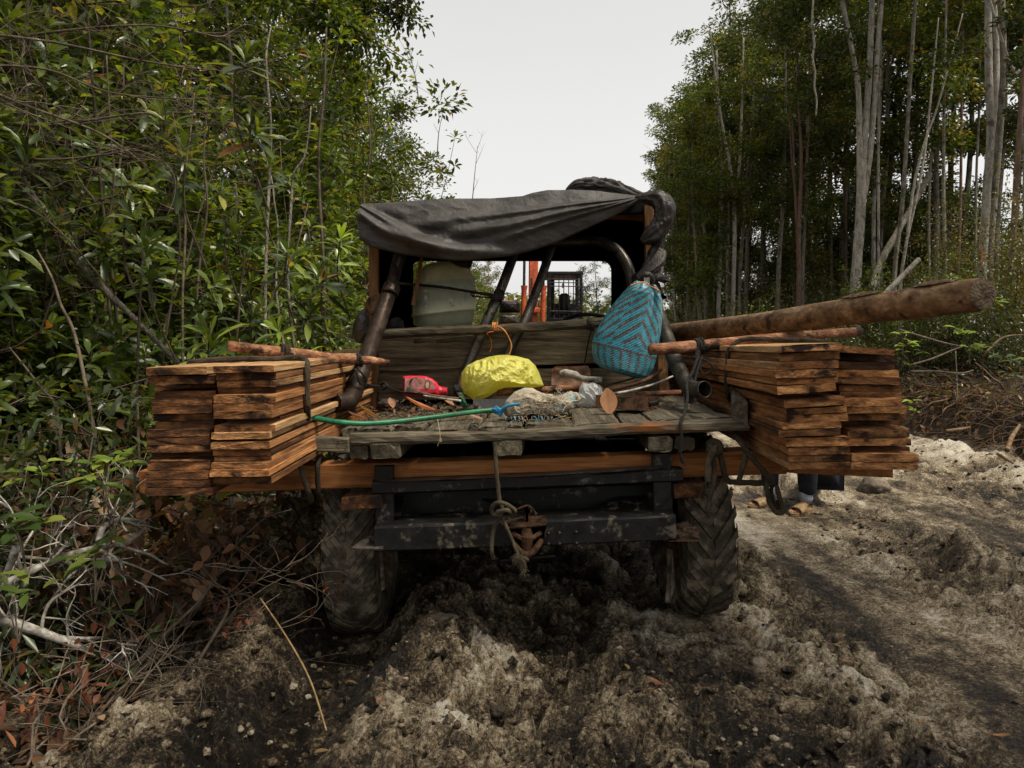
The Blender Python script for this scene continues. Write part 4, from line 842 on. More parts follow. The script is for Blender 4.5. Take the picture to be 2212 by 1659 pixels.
LI = [(412, 474, 705, 1250, 0, 0), (474, 541, 730, 1265, 0.03, 0), (541, 606, 745, 1270, .03, 0), (606, 668, 755, 1272, .06, 1), (668, 744, 715, 1268, 0, 0), (744, 812, 715, 1245, 0, 0), (814, 884, 710, 1232, -.01, 0),
      (866, 932, 735, 1305, .16, 0), (938, 1003, 725, 1265, .0, 0), (1003, 1063, 690, 1212, -.02, 0), (1084, 1152, 690, 1215, -.02, 0), (1152, 1212, 705, 1220, .0, 1), (1213, 1272, 715, 1230, .02, 0), (1272, 1336, 695, 1212, -.02, 0), (1336, 1400, 675, 1208, -.03, 0), (1400, 1468, 715, 1232, 0, 0)]
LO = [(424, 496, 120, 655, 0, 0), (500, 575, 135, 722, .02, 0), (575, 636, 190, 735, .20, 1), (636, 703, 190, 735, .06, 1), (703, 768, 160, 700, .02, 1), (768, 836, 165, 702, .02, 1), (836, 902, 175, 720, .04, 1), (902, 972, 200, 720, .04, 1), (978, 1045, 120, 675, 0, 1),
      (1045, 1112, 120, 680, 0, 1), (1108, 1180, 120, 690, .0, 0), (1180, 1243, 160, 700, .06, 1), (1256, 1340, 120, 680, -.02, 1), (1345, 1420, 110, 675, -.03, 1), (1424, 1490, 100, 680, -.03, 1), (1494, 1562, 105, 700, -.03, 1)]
plank_stack(0, 0, rows4(LI), 2.42, (1115, 722), 0, 'the inner column of the left stack', group='planks stacked along the left side of the truck')
plank_stack(0, 1, rows4(LO), 2.43, (1115, 722), 0, 'the outer column of the left stack', group='planks stacked along the left side of the truck')
def zr(x, y): return 1526.5+.20836*x, 691.2+.20836*y
RI = [(780, 1392, 262, 228, 78, -.03, 0), (765, 1378, 348, 318, 90, 0, 0), (730, 1366, 438, 415, 82, -.02, 0), (720, 1342, 520, 502, 84, -.03, 0), (738, 1352, 608, 580, 72, -.02, 0), (738, 1330, 694, 650, 86, -.03, 0), (770, 1370, 770, 712, 60, .14, 1),
      (808, 1420, 830, 786, 92, 0, 0), (835, 1446, 926, 890, 64, .02, 0), (835, 1460, 990, 968, 82, .02, 0), (792, 1392, 1075, 1052, 66, 0, 0), (752, 1376, 1142, 1118, 72, 0, 1), (832, 1468, 1226, 1206, 98, .02, 0), (850, 1478, 1328, 1306, 80, .02, 0), (850, 1480, 1410, 1388, 68, .03, 0), (855, 1483, 1478, 1468, 76, .03, 0)]
RO = [(1397, 1950, 270, 298, 70, 0, 0), (1385, 1936, 345, 368, 74, .12, 1), (1370, 1946, 428, 440, 80, .02, 1), (1360, 1985, 512, 518, 76, .02, 0), (1370, 2002, 590, 596, 76, 0, 0), (1378, 2004, 668, 670, 72, .02, 0), (1388, 2008, 742, 738, 68, .02, 0), (1424, 2012, 812, 806, 92, 0, 0),
      (1450, 2068, 906, 896, 70, 0, 0), (1460, 2052, 978, 968, 72, .04, 0), (1402, 1996, 1050, 1042, 74, .14, 1), (1472, 2090, 1130, 1116, 98, .02, 0), (1480, 2104, 1232, 1226, 80, .02, 0), (1485, 2096, 1314, 1310, 72, .08, 1), (1512, 2186, 1388, 1386, 88, .0, 0), (1505, 2176, 1480, 1478, 76, 0, 0)]
def rowsr(lst):
    out = []
    for (l, r, tl, tr, th, sb, dk) in lst:
        xl, y0 = zr(l, tl); xr, y1 = zr(r, tr); out.append((xl, xr, y0, y1, th*.208, sb, dk))
    return out
plank_stack(1, 0, rowsr(RI), 2.58, (1213, 750), 0, 'the inner column of the right stack', group='planks stacked along the right side of the truck')
plank_stack(1, 1, rowsr(RO), 2.60, (1213, 750), 0, 'the outer column of the right stack', group='planks stacked along the right side of the truck')
# ---------------------------------------------------------------- cargo helpers
def outline_r(pts, c, a):
    """distance from c to closed outline along angle a"""
    best = 0; dx, dy = math.cos(a), math.sin(a); n = len(pts)
    for i in range(n):
        x1, y1 = pts[i][0]-c[0], pts[i][1]-c[1]; x2, y2 = pts[(i+1) % n][0]-c[0], pts[(i+1) % n][1]-c[1]
        ex, ey = x2-x1, y2-y1; den = dx*ey-dy*ex
        if abs(den) < 1e-9: continue
        t = (x1*ey-y1*ex)/den; s = (x1*dy-y1*dx)/den
        if t > 0 and -1e-6 <= s <= 1+1e-6: best = max(best, t)
    return best
def pillow(name, pts, d, front, back, m, wr=0.0, ws=18, fold=0, sharp=.5, nr=34, na=120, seed=0, rad=None, parent=None, ridge=0, colf=None, **kw):
    """an inflated, crumpled form with the given outline standing at distance d; front/back = how far it bulges"""
    cx2 = sum(p[0] for p in pts)/len(pts); cy2 = sum(p[1] for p in pts)/len(pts)
    mb = MB(); vs = []; rr = [outline_r(pts, (cx2, cy2), 2*PI*k/na) for k in range(na)]
    rows = [(r, 1) for r in np.linspace(0, 1, nr)]+[(r, -1) for r in np.linspace(1, 0, nr//2)][1:]
    nsd = seed*3.1
    for (r, sgn) in rows:
        for k in range(na):
            a = 2*PI*k/na; q = max(0, 1-r*r)**sharp
            x = cx2+math.cos(a)*rr[k]*r; y = cy2+math.sin(a)*rr[k]*r
            base = P(x, y, d); dep = -front*q if sgn > 0 else back*q
            w_ = 0
            if wr:
                n1_ = nz3(base.x, base.z, dep, ws, nsd); n2_ = nz3(base.x, base.z, dep, ws*2.3, nsd+4)
                if rad:
                    ra = math.atan2(y-rad[1], x-rad[0]); rd = math.hypot(x-rad[0], y-rad[1])/100
                    rf_ = 1-2.2*abs(nz3(ra*3.4+.35*n1_, rd*.8, 0, 1.6, nsd+2)); w_ += wr*1.3*rf_*min(1, q*1.8); wr_ = wr*.45
                else: wr_ = wr
                w_ += wr_*((1-2*abs(n1_))*1.0+(.5-abs(n2_))*.8)*(.25+.75*min(1, q*1.6)) if not fold else wr*(n1_+.5*n2_)
            vs.append(base+Vector((0, dep-w_, w_*.4)))
    nrow = len(rows); mb.add(vs, grid_faces(na, nrow, True))
    if colf: mb.c = [colf(v) for v in vs]
    return mb.build(name, m, parent, smooth=True, colors=bool(colf), **kw)

# ---------------------------------------------------------------- tarpaulin over the cab
def edge(pts, x):
    xs = [p[0] for p in pts]; ys = [p[1] for p in pts]; return float(np.interp(x, xs, ys))
Tt = [(782, 441), (860, 437), (930, 431), (983, 429), (1060, 428), (1129, 424), (1150, 417), (1183, 411), (1234, 410), (1290, 413), (1340, 419), (1386, 424)]
Tb = [(777, 518), (800, 533), (873, 550), (930, 558), (983, 564), (1019, 563), (1060, 558), (1103, 553), (1150, 541), (1201, 524), (1274, 491), (1347, 456), (1386, 429)]
mb = MB(); nu_, nv2 = 230, 70; vs = []
def ridged(t): return 1-abs(((t) % 2)-1)
for j in range(nv2):
    v = j/(nv2-1)
    for i in range(nu_):
        u = i/(nu_-1); xt = 782+u*604; xb = 777+u*609; x = xt*(1-v)+xb*v-7*math.sin(PI*v)*max(0, 1-u*14); y = edge(Tt, xt)*(1-v)+edge(Tb, xb)*v
        d = 4.06-.05*math.sin(v*PI*.8)-.03*v
        b = P(x, y, d)
        dr = math.hypot(1386-x, y-424); ar = math.atan2(y-424, 1392-x); al = math.atan2(y-441, x-770); dl = math.hypot(x-782, y-441)
        warp = nz3(b.x, 0, b.z, 2.2, 3)*.8
        f = .026*math.exp(-((ar-.13-.02*warp)/.028)**2)*min(1, dr/90)*min(1, max(0, (560-dr)/160))
        f += .036*math.exp(-((ar-.215-.05*warp)/.045)**2)*min(1, dr/90)*min(1, max(0, (520-dr)/120))
        f += .022*math.exp(-((ar-.29-.03*warp)/.03)**2)*min(1, dr/60)*min(1, max(0, (400-dr)/120))
        f += .034*math.exp(-((al-.46-.12*(dl/300)**1)/.11)**2)*math.exp(-((dl-120)/130)**2)
        f += .028*math.exp(-((y-(495+.00085*(x-960)**2*0+.22*(x-930)))/13)**2)*(1 if 800 < x < 1120 else math.exp(-((min(abs(x-800), abs(x-1120)))/40)**2))*0
        # long swag that falls from the left corner to the middle of the lower hem
        ys = 462+88*(1-math.exp(-max(0, x-782)/95.)); f += .030*math.exp(-((y-ys)/13.)**2)*max(0, min(1, (1120-x)/120))
        f -= .026*math.exp(-((y-ys+26)/16.)**2)*max(0, min(1, (1100-x)/150))*min(1, max(0, (x-800)/60))
        f *= 1.25; f += .010*nz3(b.x, 0, b.z, 7, 1)+.0040*(1-2*abs(nz3(b.x+.4*b.z, b.z*.6, b.z*1.6, 11, 5)))+.0016*(1-2*abs(nz3(b.x, 0, b.z, 38, 7)))
        f += .012*nz3(b.x*.6, 0, b.z*2, 4, 11)
        if v > .97: f -= .012*(v-.97)/.03
        vs.append(b+Vector((0, -f, 0)))
mb.add(vs, grid_faces(nu_, nv2))
vs = []; nb = 26
for j in range(nb):
    t = j/(nb-1)
    for i in range(nu_):
        u = i/(nu_-1); xt = 782+u*604; b0 = vs0 = mb.v[i]
        hump = 0*math.exp(-((xt-1308)/62)**4)*math.exp(-((t-.13)/.055)**2)*(1-.25*(xt-1308)/62)
        z = b0.z+.014*math.sin(t*3)+hump*(.125+.06*(1-2*abs(nz3(xt*.03, t*6, 0, 1, 6)))+.03*(1-2*abs(nz3(xt*.09, t*14, 0, 1, 9))))+.03*t*(1-t)+.01*nz3(b0.x, t*2, 0, 5, 2)
        vs.append(Vector((b0.x+.10*t*(u-.5), b0.y+.004+1.75*t, z)))
mb.add(vs, grid_faces(nu_, nb))
o = mb.build('tarpaulin', M['tarp'], label='black plastic tarpaulin draped and gathered over the truck cab roof', cat='tarpaulin', smooth=True)
def crumple(mb, pts, rad, n=40, k=9, ridges=5, tw=8, amp=.22, flat=.7, seed=0):
    s = spline(pts, k); rd = lerpl(rad, len(s)); r = u = None; vs = []; L = 0
    for i, p in enumerate(s):
        t = (s[min(i+1, len(s)-1)]-s[max(i-1, 0)]).normalized()
        if r is None: r, u = frame(t)
        else: r = (r-t*r.dot(t)).normalized(); u = r.cross(t).normalized()
        if i: L += (p-s[i-1]).length
        for q in range(n):
            a = 2*PI*q/n; a_ = a+tw*L*.8; m_ = 1+amp*1.7*(1-2*abs(nz3(math.cos(a_)*1.5, math.sin(a_)*1.5, L*3.2, ridges*.22, seed)))+amp*.8*(1-2*abs(nz3(math.cos(a_)*3, math.sin(a_)*3, L*9, ridges*.25, seed+5)))-amp*.9
            vs.append(p+r*math.cos(a)*rd[i]*m_+u*math.sin(a)*rd[i]*m_*flat)
    N = len(s); fs = [(i*n+q, i*n+(q+1) % n, (i+1)*n+(q+1) % n, (i+1)*n+q) for i in range(N-1) for q in range(n)]+[tuple(range(n)), tuple(range(N*n-1, (N-1)*n-1, -1))]
    mb.add(vs, fs)
mb = MB(); crumple(mb, [P(1222, 414, 4.30), P(1244, 402, 4.30), P(1266, 402, 4.30), P(1300, 403, 4.28), P(1334, 408, 4.22), P(1364, 418, 4.14), P(1390, 426, 4.06)], [.008, .036, .050, .050, .042, .030, .018], seed=8, k=12, n=56, ridges=5, tw=3, amp=.26, flat=.85)
mb.build('folded_tarpaulin', M['tarp'], label='bunched fold of black plastic rising behind the right half of the roof', cat='plastic fold', smooth=True)
mb = MB()
crumple(mb, [P(1372, 430, 4.02), P(1400, 428, 4.0), P(1424, 432, 3.98), P(1436, 452, 3.97), P(1427, 484, 3.98), P(1408, 508, 3.98), P(1388, 522, 4.0)], [.02, .045, .062, .068, .062, .058, .028], seed=1, k=10, ridges=7, tw=5, amp=.24)
crumple(mb, [P(1430, 470, 4.04), P(1424, 500, 4.03), P(1421, 530, 4.03), P(1419, 555, 4.03)], [.03, .04, .034, .03], seed=2)
crumple(mb, [P(1420, 540, 4.0), P(1415, 562, 3.98), P(1400, 582, 3.97), P(1380, 600, 3.98)], [.036, .048, .040, .022], seed=3, amp=.25)
crumple(mb, [P(1424, 545, 4.02), P(1420, 580, 4.0), P(1416, 600, 3.98)], [.02, .03, .035], seed=6)
mb.build('twisted_tarpaulin', M['tarp_brown'], label='dark brown plastic sheet twisted round the right roof corner post', cat='plastic sheet', smooth=True)
mb = MB(); tube(mb, spline([P(1402, 604, 3.93), P(1418, 600, 3.90), P(1430, 601, 3.93), P(1436, 604, 3.96)], 4), .022, 10, jit=.1); tube(mb, spline([P(1430, 602, 3.94), P(1441, 605, 3.92), P(1452, 609, 3.92)], 4), [.010, .012, .014, .015, .014, .013, .012, .010, .004], 8, flat=.5)
mb.build('rubber_strap', M['black'], label='black rubber strap knotted on the post above the blue bag', cat='strap')
mb = MB(); crumple(mb, [P(790, 668, 4.1), P(783, 690, 4.08), P(779, 715, 4.08), P(778, 738, 4.1)], [.015, .042, .046, .03], seed=4, ridges=3, tw=30, amp=.1, flat=.8)
mb.build('rolled_sack', M['tarp_brown'], label='rolled dark plastic sack tied behind the left brown pipe', cat='sack', smooth=True)
mb = MB(); crumple(mb, [P(848, 690, 4.3), P(856, 705, 4.3), P(866, 716, 4.3)], [.05, .075, .04], seed=5, ridges=3, tw=3, amp=.05)
mb.build('cloth_bundle', M['black'], label='black rag bundle stuffed in the corner left of the green drum', cat='rag', smooth=True)

# ---------------------------------------------------------------- green plastic drum in the cab window
dt = empty('plastic_drum', tuple(P(960, 709, 4.74)), 'dirty translucent green drum with peeling labels standing behind the headboard', 'drum')
prof = [(706, 0), (710, 55), (708, 59), (700, 63), (690, 65), (678, 66), (676.5, 68.5), (672.5, 68.5), (671, 66.5), (650, 67), (630, 66), (614, 64), (612, 65.5), (609, 65.5), (607, 63), (594, 59.5), (582, 55), (575, 50), (570, 42), (567, 30), (566.5, 16), (561, 15.5), (560, 0)]
mb = MB(); vs = []; cs = []; Nn = 64; rnd = random.Random(5)
for (yy, rr) in prof:
    for k in range(Nn):
        a = 2*PI*k/Nn; cdr = P(959, yy+1.5*math.cos(a)*0, 4.74); r_ = px(rr, 4.74); lean = (709-yy)*-.05
        q = cdr+Vector((px(lean, 4.74)*0+r_*math.cos(a), r_*math.sin(a), .0015*math.cos(a)*rr*.25))
        vs.append(q)
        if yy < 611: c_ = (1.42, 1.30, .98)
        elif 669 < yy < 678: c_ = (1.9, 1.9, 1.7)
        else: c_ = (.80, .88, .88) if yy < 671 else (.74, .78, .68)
        cs.append(c_)
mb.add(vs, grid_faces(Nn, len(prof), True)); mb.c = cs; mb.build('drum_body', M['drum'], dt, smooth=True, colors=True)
def drum_pt(x, y, lift=.002):
    d0 = 4.74; r_ = px(66, d0)+lift; ox = (x-959)*4.55/F; ox = max(-r_*.98, min(r_*.98, ox)); dy = math.sqrt(r_*r_-ox*ox)
    c0 = P(959, 650, d0); return Vector((c0.x+ox, d0-dy, CAM_H-(y-HY)*(d0-dy)/F))
for poly in ([(921, 640), (930, 639), (930, 650), (933, 655), (931, 666), (921, 667)], [(978, 651), (986, 652), (988, 662), (981, 663), (981, 656), (977, 655)], [(919, 626), (926, 627), (934, 630), (926, 631), (920, 629)], [(972, 644), (981, 643), (984, 648), (975, 649)]):
    mb = MB(); mb.add([drum_pt(x, y, .012) for x, y in poly], [tuple(range(len(poly)))]); mb.build('torn_label', M['paper'], dt)
mb = MB(); crumple(mb, [P(978, 563, 4.62), P(1000, 566, 4.6), P(1016, 572, 4.62)], [.02, .045, .03], ridges=3); mb.build('plastic_lid_wrap', M['tarp_brown'], dt, smooth=True)
ropeobj('rope', [P(836, 609, 4.0), P(862, 612, 4.10), P(900, 615, 4.5), P(960, 621, 4.46), P(1010, 629, 4.4), P(1040, 634, 4.26), P(1071, 640, 4.12)], .0085, M['rope_brown'], label='brown rope stretched across the green drum to the centre brace', cat='rope')
mb = MB()
for k, (a, b) in enumerate([((1018, 634), (1074, 637)), ((1020, 640), (1072, 645)), ((1016, 637), (1070, 641))]): tube(mb, spline([P(*a, 4.4), P((a[0]+b[0])/2, (a[1]+b[1])/2+3*(k-1), 4.25), P(*b, 4.1)], 6), .0035, 5)
tube(mb, spline([P(1062, 645, 4.1), P(1054, 662, 4.1), P(1058, 676, 4.1), P(1049, 690, 4.1)], 6), .0035, 5)
for k in range(3): tube(mb, [P(1074, 638+4*k, 4.13)+Vector((.034*math.cos(a), .034*math.sin(a), 0)) for a in np.linspace(0, 2*PI, 15)], .0055, 6, cap=False)
mb.build('knotted_cord', M['rope_dark'], label='tangled black cord knotted round the centre brace beside the drum', cat='cord')
mb = MB(); tube(mb, [P(911, 556, 4.40), P(902, 610, 4.36), P(892, 660, 4.34)], [.011, .012, .012], 8, jit=.05); mb.build('bamboo_stick', M['post'], label='thin tan stick leaning in the cab window left of the drum', cat='stick')

# ---------------------------------------------------------------- blue woven bag
bt = empty('woven_bag', tuple(P(1400, 612, 3.72)), 'turquoise and grey plaited plastic bag hanging from the right roof post', 'bag')
Lc = [(1302, 797), (1287, 783), (1279, 762), (1279, 740), (1288, 715), (1308, 682), (1327, 655), (1344, 635), (1358, 620), (1368, 611), (1374, 607)]
Rc = [(1376, 817), (1400, 814), (1411, 796), (1416, 775), (1421, 748), (1426, 715), (1429, 685), (1428, 655), (1424, 633), (1419, 622), (1416, 617)]
NI, NJ = 112, 84; mb = MB(); vs = []; fs = []; cs = []
def bagpt(i, j):
    v = j/NJ; a = 2*PI*i/NI
    f_ = v*(len(Lc)-1); k = min(int(f_), len(Lc)-2); t = f_-k
    l = (Lc[k][0]*(1-t)+Lc[k+1][0]*t, Lc[k][1]*(1-t)+Lc[k+1][1]*t); r = (Rc[k][0]*(1-t)+Rc[k+1][0]*t, Rc[k][1]*(1-t)+Rc[k+1][1]*t)
    rad = (1-(1-min(1, v*7))**2)**.5 if v < 1/7 else 1
    cxx = (l[0]+r[0])/2; cyy = (l[1]+r[1])/2; hx = (r[0]-l[0])/2; hy = (r[1]-l[1])/2
    co, si = math.cos(a), math.sin(a)
    pinch = math.exp(-((a-(PI*1.5+.42))/.22)**2)*max(0, v-.38)*.105+math.exp(-((a-(PI*1.5-.6))/.16)**2)*max(0, v-.62)*.05
    dep = (.13 if v < .75 else .13-.09*(v-.75)/.25)*(.82+.18*rad)
    b = P(cxx+hx*co, cyy+hy*co, 3.70)
    bul = 1-.45*max(0, .1-v)/.1
    wr = .006*nz3(co*2, si*2, v*3, 1.6, 4)
    return b+Vector((0, si*dep*bul+pinch*1.2+wr, 0))
DK, TL, GR = (.055, .050, .045), (.030, .245, .33), (.11, .10, .09)
def bag_dark(i, j):
    if j < 3: return True
    if j < 24:
        return ((i+(j % 2)) % 5) < 2 if j > 4 else False
    if j in (24, 25): return True
    if j < 29: return ((i+j) % 9) < 3 and j == 27
    ii = i+4; blk = (ii//26) % 2; t = ii % 26; f_ = abs(t-13)
    s = (j+(f_ if blk else -f_)*1) 
    band = s % 7 < 3
    if 46 < j < 66 and not blk: band = ((j-f_)//3) % 2 == 1
    return band
for j in range(NJ):
    for i in range(NI):
        a, b_, c_, d_ = bagpt(i, j), bagpt(i+1, j), bagpt(i+1, j+1), bagpt(i, j+1)
        n = (b_-a).cross(d_-a).normalized(); par = (i+j) % 2
        k = .0022
        b0 = len(vs); sl_ = .22 if par else -.22
        # each strand stands slightly proud along its own diagonal
        vs += [a+n*(k if par else 0), b_+n*(0 if par else k), c_+n*(k if par else 0), d_+n*(0 if par else k)]
        fs.append((b0, b0+1, b0+2, b0+3))
        rnd = random.Random(i*131+j); col = DK if bag_dark(i, j) else TL
        if col is DK and rnd.random() < .4: col = GR
        g = rnd.uniform(.72, 1.28); cs += [(col[0]*g, col[1]*g, col[2]*g)]*4
mb.add(vs, fs); mb.c = cs; o = mb.build('bag_body', M['bag'], bt, colors=True)
so_ = o.modifiers.new('thickness', 'SOLIDIFY'); so_.thickness = .002; so_.offset = -1
mb = MB(); vs = [bagpt(i, 0) for i in range(NI)]; mb.add(vs, [tuple(range(NI))]); mb.c = [DK]*NI; mb.build('bag_base', M['bag'], bt, colors=True)
mb = MB(); tube(mb, spline([P(1362, 616, 3.57), P(1390, 609, 3.56), P(1405, 618, 3.58), P(1418, 624, 3.60), P(1426, 630, 3.64)], 5), .0028, 5); mb.build('drawstring', M['cord_orange'], bt)
mb = MB(); plate(mb, [P(1390, 592, 3.74), P(1403, 592, 3.74), P(1404, 632, 3.63), P(1393, 634, 3.63)], .004)
tube(mb, spline([P(1386, 602, 3.76), P(1391, 594, 3.73), P(1400, 592, 3.72), P(1408, 599, 3.76), P(1411, 608, 3.80)], 4), .012, 8, jit=.15); mb.build('hanging_strap', M['tarp'], bt)

# ---------------------------------------------------------------- things lying on the deck
pillow('plastic_bag', [(997, 806), (1008, 790), (1030, 779), (1056, 771), (1078, 767), (1096, 767), (1118, 770), (1142, 776), (1156, 789), (1164, 804), (1170, 820), (1175, 834), (1150, 838), (1118, 836), (1090, 837), (1074, 845), (1058, 855), (1041, 863), (1025, 868), (1016, 858), (1001, 849), (995, 828)],
       3.86, .16, .10, M['yellow'], wr=.015, ws=24, seed=2, nr=80, na=280, rad=(1010, 862), label='crumpled yellow plastic bag lying against the headboard', cat='plastic bag')
pillow('plastic_bag', [(1228, 866), (1240, 853), (1250, 848), (1251, 838), (1258, 826), (1270, 829), (1282, 826), (1296, 832), (1308, 845), (1315, 858), (1308, 876), (1290, 879), (1268, 882), (1245, 876)],
       3.66, .07, .06, M['white'], wr=.009, ws=24, seed=5, rad=(1300, 880), label='small crumpled white plastic bag beside the dry leaf', cat='plastic bag')
pillow('sacking', [(1085, 884), (1092, 866), (1110, 848), (1132, 838), (1150, 838), (1172, 850), (1196, 853), (1216, 862), (1236, 868), (1234, 880), (1222, 890), (1200, 896), (1178, 900), (1160, 902), (1142, 897), (1128, 906), (1112, 899), (1098, 903), (1090, 896)],
       3.28, .10, .14, M['sack'], wr=.012, ws=18, seed=7, rad=(1225, 880), nr=44, na=160, label='frayed beige and pale blue woven sacking heaped at the deck edge', cat='sacking')
mb = MB(); crumple(mb, [P(1195, 880, 3.3), P(1215, 872, 3.32), P(1236, 862, 3.36), P(1250, 868, 3.36)], [.03, .045, .04, .02], ridges=9, tw=12, amp=.3, seed=9); o = mb.build('sacking', M['sack'], smooth=True, label='twisted beige tail of sacking between the sack heap and the white bag', cat='sacking')
mb = MB(); tube(mb, spline([P(1080, 899, 3.16), P(1086, 884, 3.15), P(1100, 876, 3.14), P(1122, 873, 3.15)], 5), .010, 8, flat=.6); mb.build('blue_hem', M['blue'], label='bright blue hem strip folded round the left end of the sacking', cat='strip')
rnd = random.Random(8); mb = MB()
for k in range(90):
    x = rnd.gauss(1185, 34); y = rnd.gauss(873, 13); p = P(x, y, 3.15+rnd.uniform(-.03, .02)); q = [p]
    for s in range(4): q.append(q[-1]+Vector((rnd.gauss(0, .014), rnd.gauss(0, .008), rnd.gauss(0, .012))))
    tube(mb, spline(q, 3), .0009, 3, cap=False)
for k in range(26):
    x = rnd.uniform(1084, 1200); p = P(x, 899, 3.12); tube(mb, [p, p+Vector((rnd.gauss(0, .008), -.01, -.012)), p+Vector((rnd.gauss(0, .016), -.012, -.03*rnd.random()-.01))], .001, 3, cap=False)
mb.build('frayed_threads', M['sack'], kind='stuff', label='loose tan threads spilling from the frayed sacking', cat='threads')
o = pillow('plastic_scrap', [(1062, 884), (1072, 876), (1080, 882), (1092, 880), (1088, 892), (1078, 897), (1066, 893)], 3.22, .02, .02, M['blue'], wr=.006, ws=40, seed=12, label='torn pale blue plastic strip at the end of the green hose', cat='plastic scrap')
pillow('plastic_scrap', [(988, 849), (997, 847), (1003, 858), (1008, 870), (1013, 881), (1000, 881), (992, 868)], 3.75, .02, .02, M['hose'], wr=.006, ws=30, seed=14, label='crumpled dark green plastic scrap under the yellow bag', cat='plastic scrap')
pillow('plastic_scrap', [(976, 838), (984, 830), (994, 836), (1000, 850), (990, 862), (980, 852)], 3.8, .03, .03, M['black'], wr=.01, ws=40, seed=15, label='knotted black plastic scrap between the red bottle and yellow bag', cat='plastic scrap')
pillow('black_container', [(816, 870), (826, 862), (846, 860), (862, 866), (860, 880), (838, 884), (820, 880)], 3.9, .06, .05, M['tarp'], wr=.004, ws=20, seed=16, label='small glossy black container half under debris left on deck', cat='container')
# green hose
mb = MB(); s = spline([P(644, 895, 2.83), P(662, 899, 2.88), P(700, 907, 2.98), P(733, 912, 3.05), P(791, 915, 3.10), P(873, 909, 3.17), P(967, 897, 3.27), P(1030, 889, 3.36), P(1075, 885, 3.40)], 9)
tube(mb, s, .0115, 14); mb.build('garden_hose', M['hose'], label='green hose curving across the rear edge of the deck', cat='hose', smooth=True)
# red oil bottle on its side
rt = empty('oil_bottle', tuple(P(915, 853, 3.98)), 'red plastic oil bottle with faded pink label lying on its side', 'bottle')
pillow('bottle_body', [(870, 813), (885, 811.5), (905, 811.5), (920, 812.5), (934, 818), (944, 826), (950, 835), (953, 843), (951, 853), (930, 855), (900, 855), (871, 854)], 3.98, .042, .042, M['red'], sharp=.28, seed=20, parent=rt)
mb = MB(); tube(mb, [P(948, 844, 3.98), P(955, 844.5, 3.98)], [.027, .022], 16); tube(mb, [P(955, 844.5, 3.98), P(966, 845, 3.98)], [.020, .0205], 16); tube(mb, [P(957, 844.5, 3.98), P(959, 844.5, 3.98)], .023, 16); mb.build('bottle_neck', M['red'], rt, smooth=False)
def flatp(name, pts, d, m, parent, th=.0015): mb = MB(); plate(mb, [P(x, y, d) for x, y in pts], th); return mb.build(name, m, parent)
flatp('label_panel', [(874, 848), (903, 849), (906, 841), (937, 842), (941, 838), (936, 826), (926, 819), (905, 817), (875, 817)], 3.9345, M['pink'], rt)
el = [(923.5+6*math.cos(a)*.75-2*math.sin(a), 831+9*math.sin(a)+2*math.cos(a)) for a in np.linspace(0, 2*PI, 22)[:-1]]
flatp('label_emblem', el, 3.932, M['cream'], rt)
mb = MB(); tube(mb, [P(x, y, 3.930) for x, y in el]+[P(*el[0], 3.930)], .0016, 4, cap=False); mb.build('emblem_ring', M['trouser'], rt)
flatp('label_panel', [(879, 836), (886, 837), (886, 845), (879, 845)], 3.932, M['hose'], rt)
flatp('grip_recess', [(903, 848), (906, 840), (936, 841), (938, 848)], 3.932, M['red'], rt)
# curled strap over the bottle
def ribbon(mb, pts, wd, axis_=Vector((0, 0, 1)), k=6, th=.002):
    s = spline(pts, k); vs = []
    for i, p in enumerate(s):
        t = (s[min(i+1, len(s)-1)]-s[max(0, i-1)]).normalized(); n = t.cross(axis_).normalized()
        vs += [p-axis_*wd/2, p+axis_*wd/2, p+axis_*wd/2+n*th, p-axis_*wd/2+n*th]
    mb.add(vs, [(i*4+q, i*4+(q+1) % 4, (i+1)*4+(q+1) % 4, (i+1)*4+q) for i in range(len(s)-1) for q in range(4)]+[(0, 1, 2, 3)])
mb = MB(); ax = Vector((.25, 1, .1)).normalized()
ribbon(mb, [P(910, 829, 3.9), P(906, 820, 3.9), P(897, 815, 3.9), P(888, 820, 3.89), P(885, 830, 3.88), P(890, 839, 3.87), P(905, 846, 3.84), P(930, 853, 3.78), P(965, 858, 3.72), P(990, 861, 3.7)], .035, ax, 7, .0025)
mb.build('curled_strip', M['rust'], label='curled brown bark strip hooked over the red bottle', cat='strip')
def stick(pts, r, m, label, cat='stick', n=8, flat=1, name='stick'):
    mb = MB(); s = spline(pts, 6); tube(mb, s, lerpl(r if hasattr(r, '__len__') else [r, r], len(s)), n, jit=.07, flat=flat, seed=int(pts[0].x*999)); return mb.build(name, m, label=label, cat=cat, smooth=True)
stick([P(915, 855, 3.75), P(955, 861, 3.66), P(995, 866, 3.6)], [.005, .006], M['deadwood'], 'short pale stick in front of the red bottle')
stick([P(1074, 849, 3.80), P(1160, 842, 3.84), P(1252, 838, 3.86)], [.018, .017], M['pole'], 'brown round pole lying on the deck behind the sacking')
stick([P(1374, 852, 3.78), P(1420, 850, 3.8), P(1470, 848, 3.82)], [.014, .016], M['pole'], 'reddish round stick on the deck below the blue bag')
stick([P(1225, 868, 3.8), P(1311, 833, 3.75), P(1340, 825, 3.74), P(1376, 815, 3.76)], [.010, .016, .013], M['rust'], 'dark flat blade-like slat leaning below the blue bag', flat=.35)
stick([P(1300, 846, 3.62), P(1340, 836, 3.6), P(1385, 824, 3.62), P(1412, 812, 3.66), P(1429, 798, 3.7)], [.012, .013, .012, .010, .006], M['rust'], 'curved brown stick rising toward the right post')
stick([P(1320, 852, 3.55), P(1370, 842, 3.56), P(1415, 829, 3.62), P(1453, 813, 3.68)], [.007, .006, .005], M['deadwood'], 'thin straight grey twig crossing in front of the right post')
